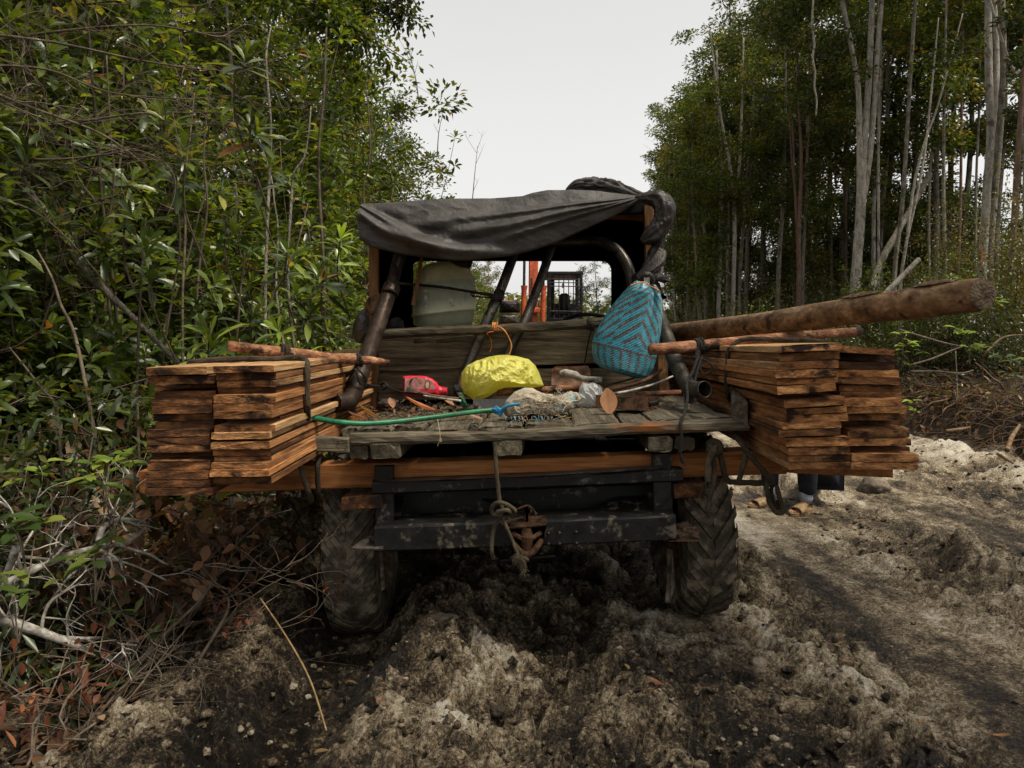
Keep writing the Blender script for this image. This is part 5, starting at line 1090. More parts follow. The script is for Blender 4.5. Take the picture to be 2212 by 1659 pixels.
mb = MB(); plate(mb, [P(1191, 832, 4.0), P(1277, 836, 4.02), P(1276, 800, 4.1), P(1270, 790, 4.1), P(1200, 791, 4.1), P(1192, 797, 4.1)], .006); tk = mb.build('spade_blade', M['rust'], label='rusty square spade blade leaning on the lower headboard', cat='spade')
stick([P(1211, 808, 3.94), P(1222, 806, 3.93), P(1242, 810, 3.92), P(1258, 817, 3.9), P(1300, 822, 3.9)], [.016, .020, .020, .014, .018], M['deadwood'], 'forked dark wooden tool handle in front of the spade blade', cat='tool handle', name='tool_handle')
# steel channel with a bolt, dry leaf on it
mt = empty('steel_channel', tuple(P(1345, 886, 3.4)), 'short rusty steel channel lying on the deck behind the big dry leaf', 'steel channel')
def ppart(name, pts, th, m, parent): mb = MB(); plate(mb, pts, th); return mb.build(name, m, parent)
ppart('side_web', [P(1287, 880, 3.42), P(1400, 887, 3.36), P(1399, 859, 3.36), P(1287, 853, 3.42)], .006, M['rust'], mt)
ppart('side_web', [P(1350, 876, 3.52), P(1422, 880, 3.48), P(1421, 856, 3.48), P(1352, 852, 3.52)], .006, M['rust'], mt)
ppart('base_flange', [P(1287, 881, 3.42), P(1352, 877, 3.52), P(1422, 881, 3.48), P(1400, 888, 3.36)], .005, M['rust'], mt)
mb = MB(); tube(mb, [P(1402, 875, 3.40), P(1420, 869, 3.45)], .012, 8); mb.build('bolt', M['steel'], mt)
at_ = empty('steel_angle', tuple(P(1055, 883, 3.6)), 'dark flat steel bar with a bolt between hose and yellow bag', 'steel bar')
ppart('bar', [P(1022, 862, 3.62), P(1022, 882, 3.58), P(1094, 884, 3.58), P(1094, 862, 3.62)], .008, M['steel'], at_)
mb = MB(); tube(mb, [P(1031, 873, 3.59), P(1031, 873, 3.575)], .012, 6); mb.build('bolt_head', M['pipe_grey'], at_)
# dry leaves and bark bits, each its own thing
def curl_leaf(name, c, L, W, yaw, tilt, curl, colr, label, cat='leaf', roll=0, group=None, stem=True):
    nL, nW = 9, 7; vs = []; cs = []
    Mx = Matrix.Rotation(yaw, 3, 'Z') @ Matrix.Rotation(tilt, 3, 'X') @ Matrix.Rotation(roll, 3, 'Y'); rnd = random.Random(int(c.x*977+c.z*311))
    for i in range(nL):
        t = i/(nL-1); wv = W*math.sin(PI*min(1, t*.94+.04))**.75
        for j in range(nW):
            s = (j/(nW-1)-.5)*2
            q = Vector((s*wv/2*math.cos(curl*abs(s)*.9), (t-.5)*L, abs(s)**1.5*wv*.35*curl+curl*L*.25*(t-.4)**2*2+rnd.uniform(-1, 1)*.0015))
            vs.append(c+Mx@q); g = 1-.35*(abs(s) < .2)*.6+rnd.uniform(-.1, .1); cs.append((colr[0]*g, colr[1]*g, colr[2]*g))
    mb = MB(); mb.add(vs, grid_faces(nW, nL)); mb.c = cs
    if stem:
        a = c+Mx@Vector((0, -L/2, curl*L*.1)); b0 = len(mb.v); tube(mb, [a, a+Mx@Vector((.004, -.03, .008))], .0015, 4, col=tuple(k*.6 for k in colr))
    o = mb.build(name, M['dryleaf'], label=label, cat=cat, group=group, colors=True, smooth=True)
    return o
curl_leaf('dry_leaf', P(1314, 866, 3.32), .115, .085, R(25), R(78), .22, (.40, .20, .10), 'big round tan dry leaf propped on the steel channel', roll=R(-12))
curl_leaf('bark_piece', P(905, 878, 3.62), .16, .055, R(85), R(20), .8, (.42, .15, .08), 'curled orange-red bark piece in the middle left of the deck', 'bark')
curl_leaf('dry_leaf', P(772, 902, 3.30), .10, .035, R(80), R(15), .8, (.22, .085, .045), 'folded brown leaf just behind the green hose, left')
curl_leaf('dry_leaf', P(800, 896, 3.42), .09, .04, R(100), R(25), .9, (.30, .14, .06), 'curled leaf beside the folded brown one, near the hose')
curl_leaf('dry_leaf', P(845, 872, 3.75), .07, .05, R(30), R(40), .7, (.34, .17, .10), 'upright curled leaf on the debris under the red bottle')
curl_leaf('dry_leaf', P(788, 884, 3.55), .07, .035, R(110), R(20), .7, (.30, .21, .10), 'yellow-brown leaf near the foot of the left post')
curl_leaf('dry_leaf', P(968, 870, 3.66), .07, .05, R(60), R(25), .5, (.34, .17, .10), 'flat brown leaf left of the small green scrap')
curl_leaf('dry_leaf', P(1028, 903, 3.06), .06, .045, R(70), R(15), .4, (.36, .20, .15), 'pinkish brown leaf on the broken deck edge by the hose')
curl_leaf('dry_leaf', P(1212, 900, 3.1), .08, .02, R(88), R(8), .3, (.38, .22, .12), 'narrow tan splinter leaf on the deck below the white bag')
rnd = random.Random(14); Vs = []; Fs = []; Cs = []; b0 = 0
for k in range(1500):
    if k < 1000: x = rnd.gauss(880, 90); y = rnd.uniform(873, 904)
    else: x = rnd.uniform(1250, 1540); y = rnd.uniform(860, 892)
    if x > 1060 and k < 1000: continue
    d = 1580*(CAM_H-zd(0)+.0)/(y-HY); d = min(max(d, 3.1), 4.12); X = (x-CX)*d/F; z = zd(X)+.002+rnd.random()**2*(.05 if d > 3.7 and x < 1000 else .012)
    c = np.array([X, d+rnd.uniform(-.05, .05), z]); s = rnd.uniform(.004, .016)*(1.6 if rnd.random() < .1 else 1)
    e = np.array([[rnd.gauss(0, 1), rnd.gauss(0, 1), rnd.gauss(0, .35)] for _ in range(4)]); e = e/np.linalg.norm(e, axis=1)[:, None]*s*np.array([[1], [.4], [1], [.4]])*np.array([[1], [1], [1], [1]])
    e[2] = -e[0]+e[1]*.2; e[3] = -e[1]
    Vs.append(c+e); Fs.append([b0, b0+1, b0+2, b0+3]); b0 += 4; g = rnd.choice([(.03, .02, .014), (.06, .035, .02), (.18, .09, .05), (.12, .09, .06), (.26, .15, .08)]); Cs += [g]*4
me = np_mesh('bark_crumbs', np.concatenate(Vs), quads=np.array(Fs), col=np.array(Cs)); o = place('bark_crumbs', me, M['dryleaf']); tag(o, 'crumbs of bark, leaves and soil scattered over the deck boards', 'debris', kind='stuff')

# ---------------------------------------------------------------- poles, log and their ropes
stick([P(492, 747, 3.06), P(560, 755, 3.12), P(650, 765, 3.22), P(740, 776, 3.34), P(800, 779, 3.42), P(840, 783, 3.46)], [.021, .023, .024, .022, .020, .013], M['pole'], 'red-brown peeled pole lying across the left plank stack', cat='pole', n=14, name='wooden_pole')
stick([P(1405, 755, 3.44), P(1480, 750, 3.50), P(1600, 738, 3.62), P(1720, 727, 3.74), P(1858, 716, 3.90)], [.027, .029, .027, .026, .024], M['pole'], 'red-brown peeled pole lying across the right plank stack under the log', cat='pole', n=14, name='wooden_pole')
lt = empty('log', tuple(P(1700, 700, 3.85)), 'long round log with patchy bark resting over the right plank stack', 'log')
e0 = P(1436, 722, 5.2); e1 = P(2124, 634, 2.66); pts = []; rad = []
for i in range(61):
    t = i/60; p = e0.lerp(e1, t)+Vector((0, 0, -.008*math.sin(PI*t)+.0015*math.sin(t*11))); pts.append(p); rad.append(.0625+.0012*math.sin(t*9)+.001*math.sin(t*23)-(.004 if t > .985 else 0))
mb = MB(); tube(mb, pts, rad, 40, jit=.004, seed=3, cap=False); mb.build('log_bark', M['log'], lt, smooth=True)
ax = (e1-e0).normalized(); r_, u_ = frame(ax); mb = MB(); vs = []; rnd = random.Random(2)
for j in range(9):
    for k in range(40): a = 2*PI*k/40; vs.append(pts[-1]+(r_*math.cos(a)+u_*math.sin(a))*(rad[-1]*j/8)+ax*(.006*(1-(j/8)**4)+rnd.uniform(-.0018, .0018)))
mb.add(vs, grid_faces(40, 9, True)); mb.build('cut_end', M['log_end'], lt, smooth=False)
vs0 = pts[0]; mb = MB(); mb.add([vs0+(r_*math.cos(2*PI*k/30)+u_*math.sin(2*PI*k/30))*.06 for k in range(30)], [tuple(range(30))]); mb.build('cut_end', M['log_end'], lt)
for (t0, t1, lift, wd) in ((.72, .82, .010, .035), (.88, .965, .012, .03)):
    mb = MB(); vs = []; n = 14
    for i in range(n):
        t = t0+(t1-t0)*i/(n-1); c = e0.lerp(e1, t); q = math.sin(PI*i/(n-1))
        for k in range(5): s = (k/4-.5)*2; a = R(72)+s*.35*(.3+.7*q); vs.append(c+(r_*math.cos(a)+u_*math.sin(a))*(.066+lift*q*(1-.6*abs(s))*(1+.3*math.sin(i*2.1))))
    mb.add(vs, grid_faces(5, n)); mb.build('peeling_bark', M['rust'], lt, 'dark flap of peeling bark')
lump('knot', tuple(e0.lerp(e1, .915)-u_*.0-r_*.02+Vector((-.02, -.055, .0))), (.013, .006, .018), M['log'], 3, .3, 2, parent=lt, sub=2)

def wraps(mb, c, axis_, r, n, gap, rr, m=6):
    axis_ = axis_.normalized(); a1, a2 = frame(axis_); pts = []
    for k in range(n*14+1): a = 2*PI*k/14; pts.append(c+axis_*(gap*(k/14-n/2)+.2*gap*math.sin(a*1.3))+(a1*math.cos(a)+a2*math.sin(a))*(r+rr*(1+.3*math.sin(k))))
    tube(mb, pts, rr, m, jit=.05)
def rope_thing(parts, label, m, name='rope', cat='rope'): return None
# right tie
mb = MB(); pa = P(1480, 750, 3.50); pb = P(1540, 744, 3.56); wraps(mb, P(1508, 747.5, 3.53), pb-pa, .029, 4, .012, .006)
tube(mb, spline([P(1508, 758, 3.49), P(1506, 768, 3.47), P(1510, 776, 3.46), P(1504, 770, 3.44)], 5), [.012, .014, .012, .013, .011, .012, .01, .011, .012, .01, .012, .011, .01, .01, .01, .01], 8, jit=.2)
mb.build('lashing', M['rope_dark'], label='black lashing wound round the right pole above the open pipe', cat='rope')
ropeobj('rope', [P(1508, 770, 3.44), P(1496, 804, 3.38), P(1484, 825, 3.32), P(1485, 861, 3.22), P(1478, 893, 3.06), P(1470, 916, 2.985), P(1472, 943, 2.975), P(1469, 976, 2.98), P(1476, 1001, 2.99)], .0068, M['rope_dark'], fray=4, label='black twisted rope tail hanging down past the right end of the sill', cat='rope')
ropeobj('rope', [P(1509, 775, 3.44), P(1524, 778, 3.43), P(1539, 791, 3.42), P(1534, 803, 3.42), P(1520, 808, 3.42), P(1512, 798, 3.42), P(1518, 782, 3.43)], .0045, M['rope_dark'], label='small loop of black cord beside the open pipe end', cat='rope')
mb = MB(); tube(mb, spline([P(1515, 770, 3.44), P(1504, 805, 3.40), P(1498, 838, 3.36), P(1493, 872, 3.34)], 5), .008, 4, flat=.3); mb.build('strap', M['black'], label='flat black strap hanging down behind the rope at the open pipe', cat='strap')
ropeobj('rope', [P(1577, 864, 3.42), P(1571, 845, 3.355), P(1569, 810, 3.35), P(1572, 780, 3.345), P(1574, 757, 3.35), Vector((1.06, 3.36, 1.352)), Vector((1.22, 3.35, 1.353)), Vector((1.40, 3.34, 1.345)), Vector((1.48, 3.33, 1.30)), Vector((1.50, 3.33, 1.1)), Vector((1.52, 3.33, .9))], .011, M['rope_brown'], label='thick brown rope strapped over the right plank stack', cat='rope')
# left ties
mb = MB(); wraps(mb, P(616, 761, 3.18), P(640, 764, 3.2)-P(600, 759, 3.15), .024, 3, .016, .008); mb.build('lashing', M['rope_brown'], label='brown rope turns round the middle of the left pole', cat='rope')
mb = MB(); wraps(mb, P(775, 778, 3.385), P(790, 779, 3.4)-P(760, 777, 3.37), .021, 2, .012, .006)
tube(mb, spline([P(775, 784, 3.36), P(768, 792, 3.38), P(780, 804, 3.36), P(789, 815, 3.38), P(789, 826, 3.40), P(779, 830, 3.38), P(773, 815, 3.36), P(768, 798, 3.36), P(757, 812, 3.40), P(748, 832, 3.44), P(742, 846, 3.42)], 5), .0055, 6, jit=.1)
tube(mb, spline([P(762, 800, 3.40), P(750, 810, 3.42), P(741, 818, 3.42), P(738, 842, 3.4)], 5), .008, 5, jit=.3)
mb.build('lashing', M['rope_dark'], label='black cord knotted where the left pole crosses the brown pipe', cat='rope')
mb = MB(); tube(mb, spline([P(789, 829, 3.42), P(812, 834, 3.9), P(831, 835, 4.0), P(850, 841, 3.98), P(870, 847, 3.9), P(911, 851, 3.86), P(940, 854, 3.82)], 6), .0045, 6, jit=.1)
tube(mb, spline([P(822, 830, 3.98), P(830, 826, 3.96), P(836, 834, 3.95), P(828, 841, 3.96), P(822, 832, 3.98)], 4), .007, 6, jit=.25); mb.build('cord', M['rope_dark'], label='black cord running from the left pipe past the red bottle', cat='cord')
ropeobj('rope', [P(664, 905, 2.83), P(664, 880, 2.77), P(662, 840, 2.765), P(664, 800, 2.77), P(660, 778, 2.80), P(640, 773, 2.86), P(590, 776, 2.86), P(520, 775, 2.82), P(431, 781, 2.82), P(408, 790, 2.83), Vector((-1.245, 2.85, 1.15)), Vector((-1.255, 2.85, .85))], .0125, M['rope_brown'], label='thick brown rope strapped over the left plank stack', cat='rope')
ropeobj('rope', [P(646, 995, 3.07), P(652, 1018, 3.045), P(660, 1045, 3.04), P(670, 1070, 3.06), P(672, 1084, 3.15)], .0115, M['rope'], label='left of the two ropes round the left end of the crossbeam', cat='rope')
ropeobj('rope', [P(690, 985, 3.10), P(686, 1002, 3.045), P(686, 1035, 3.04), P(688, 1064, 3.05), P(690, 1078, 3.15)], .0115, M['rope_brown'], label='darker rope round the crossbeam beside the left rear tyre', cat='rope')
# right ropes at the crossbeam
mb = MB(); tube(mb, spline([P(1530, 962, 3.04), P(1540, 955, 3.03), P(1552, 960, 3.02), P(1554, 972, 3.01), P(1543, 978, 3.0), P(1533, 970, 3.01), P(1541, 962, 3.0)], 5), .018, 9, jit=.08)
mb.build('rope_knot', M['rope_brown'], label='big brown rope knot on top of the right end of the crossbeam', cat='knot')
ropeobj('rope', [P(1545, 966, 3.0), P(1541, 976, 2.98), P(1532, 992, 2.98), P(1528, 1015, 2.98), P(1530, 1038, 2.99)], .0135, M['rope'], fray=5, label='short thick twisted rope end hanging from the right crossbeam knot', cat='rope')
ropeobj('rope', [P(1540, 985, 3.0), P(1543, 1005, 3.0), P(1543, 1024, 3.0), P(1538, 1055, 3.0), P(1532, 1080, 3.0), P(1531, 1104, 3.0)], .0105, M['rope'], fray=8, label='longest rope tail hanging in front of the right rear tyre', cat='rope')
ropeobj('rope', [P(1550, 968, 3.03), P(1556, 985, 3.02), P(1562, 1009, 3.02), P(1572, 1038, 3.03), P(1600, 1042, 3.06), P(1664, 1044, 3.06)], .0125, M['rope_brown'], label='brown rope slanting down the crossbeam then running right under it', cat='rope')
ropeobj('rope', [P(1588, 942, 3.06), P(1600, 956, 3.03), P(1610, 972, 3.01), P(1609, 995, 3.0), P(1603, 1015, 3.0), P(1597, 1036, 3.02)], .0110, M['rope'], label='grey rope turn over the crossbeam below the deck corner', cat='rope')
ropeobj('rope', [P(1606, 966, 3.0), P(1630, 996, 2.96), P(1650, 1018, 2.94), P(1664, 1040, 2.96)], .0115, M['rope_brown'], label='rope slanting from the deck corner to the right stack underside', cat='rope')
ropeobj('rope', [P(1670, 1040, 2.98), P(1656, 1048, 2.97), P(1659, 1070, 2.95), P(1664, 1090, 2.94), P(1676, 1106, 2.94), P(1686, 1109, 2.94), P(1692, 1101, 2.94), P(1684, 1075, 2.95), P(1678, 1050, 2.97)], .0100, M['rope_brown'], label='looped brown rope bundle dangling beside the sandalled feet', cat='rope')
ropeobj('rope', [P(1672, 1040, 3.0), P(1666, 1060, 2.99), P(1672, 1085, 2.98), P(1684, 1100, 2.97), P(1680, 1080, 2.98)], .0085, M['rope_brown'], label='inner strand of the dangling rope bundle beside the feet', cat='rope')
# hitch rope
ropeobj('rope', [P(1068, 955, 2.985), P(1071, 990, 2.965), P(1072, 1015, 2.955), P(1076, 1050, 2.96), P(1079, 1082, 2.96), P(1086, 1102, 2.94), P(1076, 1122, 2.93), P(1067, 1140, 2.93), P(1063, 1165, 2.93), P(1062, 1190, 2.93), P(1066, 1206, 2.95)], .0085, M['rope'], label='long thin rope hanging from the sill to the drawbar', cat='rope')
ropeobj('rope', [P(1082, 1112, 2.92), P(1068, 1112, 2.93), P(1062, 1100, 2.93), P(1070, 1088, 2.92), P(1085, 1086, 2.91), P(1100, 1093, 2.92), P(1112, 1103, 2.93), P(1108, 1114, 2.96), P(1098, 1103, 2.91), P(1084, 1103, 2.90), P(1074, 1107, 2.91)], .0088, M['rope'], label='loose overhand knot of rope left of the rusty hitch plate', cat='rope knot')
ropeobj('rope', [P(1086, 1118, 2.93), P(1096, 1142, 2.91), P(1106, 1165, 2.90), P(1114, 1185, 2.88), P(1121, 1203, 2.87)], .0070, M['rope'], label='thin rope running down behind the towing eye', cat='rope')
mb = MB(); rnd = random.Random(6)
for k in range(260):
    e = P(1122+rnd.gauss(0, 3), 1206+rnd.gauss(0, 2), 2.86); dv_ = Vector((rnd.gauss(0, 1), rnd.gauss(-.3, .8), rnd.gauss(-.4, .9))).normalized()*rnd.uniform(.012, .034)
    tube(mb, [e, e+dv_*.6+Vector((0, 0, .003)), e+dv_+Vector((0, 0, -.005))], .0009, 3, cap=False)
for k in range(120):
    e = P(1130+rnd.gauss(0, 2), 1212+rnd.uniform(0, 22), 2.86); dv_ = Vector((rnd.gauss(0, .5), rnd.gauss(-.2, .4), -1)).normalized()*rnd.uniform(.01, .025)
    tube(mb, [e, e+dv_], .0009, 3, cap=False)
mb.build('frayed_rope_end', M['rope'], label='frayed tuft of rope fibres dangling from the towing eye', cat='rope end')
# orange cord and other ties on the rail
mb = MB(); wraps(mb, P(1070, 708, 4.0), Vector((1, 0, 0)), .028, 4, .008, .0022, 5)
tube(mb, spline([P(1075, 704, 3.95), P(1088, 712, 3.93), P(1098, 727, 3.92), P(1105, 747, 3.92), P(1100, 766, 3.92)], 7), .0030, 6)
tube(mb, spline([P(1066, 716, 3.96), P(1052, 720, 3.97), P(1060, 732, 4.04), P(1062, 750, 4.05), P(1058, 760, 4.05)], 5), .0022, 4)
mb.build('orange_cord', M['cord_orange'], label='frayed orange cord tied round the grey top rail', cat='cord')
mb = MB(); wraps(mb, P(1276, 700, 4.0), Vector((1, 0, 0)), .028, 3, .010, .006, 6)
tube(mb, spline([P(1278, 712, 4.04), P(1272, 735, 4.1), P(1266, 765, 4.12), P(1262, 790, 4.13)], 5), .0045, 5, jit=.2); mb.build('lashing', M['rope_dark'], label='black lashing on the top rail left of the blue bag', cat='rope')
mb = MB(); tube(mb, spline([P(1135, 905, 3.0)+Vector((0, -.01, 0)), P(921, 908, 3.01), P(921, 908, 3.01)], 2), .001, 3); 
mb = MB(); tube(mb, spline([P(945, 905, 2.995), P(949, 925, 2.985), P(951, 942, 2.98), P(950, 950, 2.98), P(945, 964, 2.98)], 4), .0018, 4); tube(mb, [P(951, 948, 2.975), P(951, 954, 2.975)], .006, 6); mb.build('vine_tendril', M['sack'], label='thin pale tendril hanging over the rear sill', cat='tendril')

# ---------------------------------------------------------------- person squatting beyond the right plank stack
pr = empty('person', (2.42, 6.0, .0), 'person squatting beyond the right plank stack in dark trousers and tan sandals', 'person')
def skinned(name, verts, edges, m, parent, sub=2):
    o0 = org(parent); me = bpy.data.meshes.new(name); me.from_pydata([tuple(Vector(v[:3])-o0) for v in verts], edges, []); o = place(name, me, m, parent)
    mod = o.modifiers.new('skin', 'SKIN'); ly = me.skin_vertices[0].data
    for i, v in enumerate(verts): ly[i].radius = (v[3], v[4] if len(v) > 4 else v[3])
    ly[0].use_root = True
    s = o.modifiers.new('sub', 'SUBSURF'); s.levels = sub; s.render_levels = sub
    for p in me.polygons: p.use_smooth = True
    mod.use_smooth_shade = True
    return o
# ankles: right foot (nearer) and left foot
rf = P(1741, 1082, 5.72); lf = P(1662, 1062, 5.95)
rf.z = hz_at(rf.x, rf.y)+.085; lf.z = hz_at(lf.x, lf.y)+.085
fd = Vector((-.80, -.60, 0)).normalized(); fd2 = Vector((-.93, -.36, 0)).normalized()
pel = Vector((2.62, 6.12, .27)); kr = rf+Vector((-.02, -.05, .40)); kl = lf+Vector((.0, .08, .40))
body = [(*pel, .11), (*(pel+Vector((-.02, 0, .14))), .11), (*(pel+Vector((-.10, -.03, .30))), .135), (*(pel+Vector((-.17, -.05, .42))), .12), (*(pel+Vector((-.21, -.06, .50))), .055), (*(pel+Vector((-.24, -.07, .56))), .06), (*(pel+Vector((-.27, -.08, .64))), .088, .095), (*(pel+Vector((-.27, -.08, .73))), .07),
        (*(pel+Vector((-.12, -.22, .42))), .055), (*(pel+Vector((-.25, -.32, .22))), .042), (*(pel+Vector((-.42, -.22, .20))), .030), (*(pel+Vector((-.50, -.18, .20))), .026),
        (*(pel+Vector((-.20, .14, .42))), .055), (*(pel+Vector((-.34, .14, .22))), .042), (*(pel+Vector((-.46, 0, .20))), .030), (*(pel+Vector((-.53, -.05, .20))), .026),
        (*(pel+Vector((.0, -.10, .0))), .085), (*kr, .065), (*((kr+rf)/2+Vector((.02, .01, 0))), .055), (*rf, .036), (*(rf+fd*.06+Vector((0, 0, -.035))), .034), (*(rf+fd*.13+Vector((0, 0, -.056))), .028, .042),
        (*(pel+Vector((.0, .10, .0))), .085), (*kl, .065), (*((kl+lf)/2+Vector((.02, .01, 0))), .055), (*lf, .036), (*(lf+fd2*.06+Vector((0, 0, -.035))), .034), (*(lf+fd2*.13+Vector((0, 0, -.056))), .028, .042)]
edges = [(0, 1), (1, 2), (2, 3), (3, 4), (4, 5), (5, 6), (6, 7), (3, 8), (8, 9), (9, 10), (10, 11), (3, 12), (12, 13), (13, 14), (14, 15), (0, 16), (16, 17), (17, 18), (18, 19), (19, 20), (20, 21), (0, 22), (22, 23), (23, 24), (24, 25), (25, 26), (26, 27)]
skinned('body', body, edges, M['skin'], pr)
skinned('trousers', [(*(pel+Vector((-.02, 0, .01))), .145), (*(pel+Vector((-.05, -.11, 0))), .11), (*kr, .085), (*((kr+rf)/2+Vector((.02, .01, 0))), .078), (*(rf+Vector((.012, .005, .05))), .066), (*(pel+Vector((-.05, .11, 0))), .11), (*kl, .085), (*((kl+lf)/2+Vector((.02, .01, 0))), .078), (*(lf+Vector((.012, .005, .05))), .066)],
        [(0, 1), (1, 2), (2, 3), (3, 4), (0, 5), (5, 6), (6, 7), (7, 8)], M['trouser'], pr, 3)
skinned('shirt', [(*(pel+Vector((.0, 0, .06))), .155), (*(pel+Vector((-.10, -.03, .30))), .155), (*(pel+Vector((-.17, -.05, .43))), .125), (*(pel+Vector((-.12, -.22, .42))), .075), (*(pel+Vector((-.19, -.28, .32))), .06), (*(pel+Vector((-.20, .14, .42))), .075), (*(pel+Vector((-.27, .14, .32))), .06)],
        [(0, 1), (1, 2), (2, 3), (3, 4), (2, 5), (5, 6)], M['shirt'], pr)
lump('hair', tuple(pel+Vector((-.255, -.075, .70))), (.095, .095, .085), M['hair'], 3, .06, 2, parent=pr, sub=3)
for (an, f_) in ((rf, fd), (lf, fd2)):
    mb = MB(); tube(mb, [an+Vector((0, 0, .085)), an+Vector((0, 0, .03)), an+Vector((0, 0, .0))], [.05, .05, .045], 16, jit=.03); mb.build('trouser_cuff', M['cuff'], pr, smooth=True)
    side = Vector((f_.y, -f_.x, 0)); base = Vector((an.x, an.y, an.z-.085)); lo = base-f_*.055
    # toes: five unequal rounded chains
    for k in range(5):
        s = (k-2)*.0165; ln = [.050, .046, .042, .036, .030][k]; rr = [.0125, .0095, .009, .0085, .0085][k]
        sg = 1 if f_ is fd else 1
        a = base+f_*(.135-.006*k*k*.5)+side*(-s)*sg+Vector((0, 0, .030)); mb = MB()
        tube(mb, [a, a+f_*ln*.4+Vector((0, 0, .003)), a+f_*ln*.8, a+f_*ln+Vector((0, 0, -.003))], [rr*.9, rr, rr*.95, rr*.5], 10); mb.build('toe', M['skin'], pr, smooth=True)
    st_ = empty('sandal', (0, 0, 0)); st_.parent = pr; st_.location = base-org(pr)
    outl = []
    for a in np.linspace(0, 2*PI, 40)[:-1]:
        t = math.cos(a); wv = .046*(1-.12*t*0)*(1 if t > 0 else .86); outl.append((lo+f_*(.115+.145*t)+side*(wv*math.sin(a)*(1-.18*math.exp(-((t+.25)/.35)**2)))))
    mb = MB(); n = len(outl)
    for (z0, k, mt_) in ((.0, 1.0, 0), (.022, 1.05, 0)): pass
    cen = lo+f_*.115
    rings = [(.000, .96), (.006, 1.0), (.018, 1.0), (.026, 1.03), (.030, 1.01), (.027, .93)]
    vs = [cen+(p-cen)*k+Vector((0, 0, z)) for (z, k) in rings for p in outl]; mb.add(vs, grid_faces(n, len(rings), True)+[tuple(range(n-1, -1, -1)), tuple(range((len(rings)-1)*n, len(rings)*n))]); mb.build('sole', M['sandal'], st_, smooth=False)
    mb = MB(); vs = []; nn = 13
    for i in range(6):
        t = i/5
        for k in range(nn):
            a = PI*k/(nn-1); cpt = lo+f_*(.125+.075*t)+side*(.050*math.cos(a)); vs.append(cpt+Vector((0, 0, .020+(.062-.020*t)*math.sin(a)**.7)))
    mb.add(vs, grid_faces(nn, 6)); o = mb.build('strap', M['sandal'], st_, smooth=True); so_ = o.modifiers.new('thickness', 'SOLIDIFY'); so_.thickness = .005
    mb = MB(); c0 = lo+f_*.17+side*-.010+Vector((0, 0, .074)); box(mb, c0, (.022, .004, .003)); mb.build('strap_badge', M['cuff'], st_)
# ---------------------------------------------------------------- vegetation
def unit(a): return a/np.maximum(np.linalg.norm(a, axis=-1, keepdims=True), 1e-9)
PALS = {
 'fresh': [((.098, .140, .020), 5), ((.052, .084, .014), 6), ((.16, .205, .035), 2.5), ((.035, .060, .013), 4), ((.26, .25, .05), .8), ((.28, .12, .04), .3)],
 'mid':   [((.058, .088, .018), 5), ((.034, .056, .013), 5), ((.105, .135, .024), 3), ((.15, .17, .035), 1), ((.20, .14, .04), .4)],
 'dark':  [((.028, .044, .014), 5), ((.050, .070, .024), 4), ((.085, .105, .036), 2), ((.12, .12, .03), .6), ((.15, .08, .03), .4)],
 'olive': [((.085, .085, .018), 5), ((.12, .115, .026), 4), ((.17, .135, .03), 2), ((.20, .12, .035), 1.2), ((.035, .048, .013), 3)],
 'tan':   [((.24, .16, .06), 5), ((.33, .24, .10), 4), ((.14, .09, .035), 3), ((.11, .11, .03), 2)],
 'brown': [((.12, .062, .032), 5), ((.20, .105, .055), 4), ((.06, .033, .019), 4), ((.30, .19, .11), 1)],
 'red':   [((.13, .042, .020), 5), ((.075, .028, .016), 5), ((.22, .085, .035), 1.5)],
 'lime':  [((.19, .27, .035), 5), ((.25, .31, .055), 3), ((.11, .17, .025), 3)],
}
def leaves(base, dirn, up, L, W, rs, pal='mid', hi=True, fold=.25, droop=.25, jit=.18):
    """vectorised leaves: folded, drooping blades; returns V, tris, quads, colours"""
    n = len(base); base = np.asarray(base, float); d = unit(np.asarray(dirn, float)); up = np.asarray(up, float)
    s = np.cross(d, up); bad = np.linalg.norm(s, axis=1) < 1e-3; s[bad] = [1, 0, 0]; s = unit(s); u = unit(np.cross(s, d))
    L = np.broadcast_to(L, (n,))[:, None]; W = np.broadcast_to(W, (n,))[:, None]
    p = PALS[pal]; wt = np.array([q[1] for q in p]); wt = wt/wt.sum(); ci = rs.choice(len(p), n, p=wt)
    c = np.array([q[0] for q in p])[ci]*(1+rs.uniform(-jit, jit, (n, 1)))
    dr = -np.array([0, 0, 1.])*L*droop
    if hi:
        st = [(.22, .52, .04), (.52, .96, .24), (.80, .80, .56)]
        V = [base]
        for (t, w_, q) in st:
            ctr = base+d*L*t+dr*q
            V += [ctr-s*W*.5*w_+u*W*fold*w_, ctr, ctr+s*W*.5*w_+u*W*fold*w_]
        V.append(base+d*L+dr)
        V = np.stack(V, 1).reshape(-1, 3); b = (np.arange(n)*11)[:, None]
        tr = np.concatenate([b+[0, 1, 2], b+[0, 2, 3], b+[7, 10, 8], b+[8, 10, 9]]); qd = np.concatenate([b+[1, 4, 5, 2], b+[2, 5, 6, 3], b+[4, 7, 8, 5], b+[5, 8, 9, 6]])
        return V, tr, qd, np.repeat(c, 11, 0)
    V = np.stack([base, base+d*L*.5+dr*.25-s*W*.5+u*W*fold, base+d*L+dr, base+d*L*.5+dr*.25+s*W*.5+u*W*fold], 1).reshape(-1, 3); b = (np.arange(n)*4)[:, None]
    return V, np.concatenate([b+[0, 1, 2], b+[0, 2, 3]]), np.zeros((0, 4), int), np.repeat(c, 4, 0)
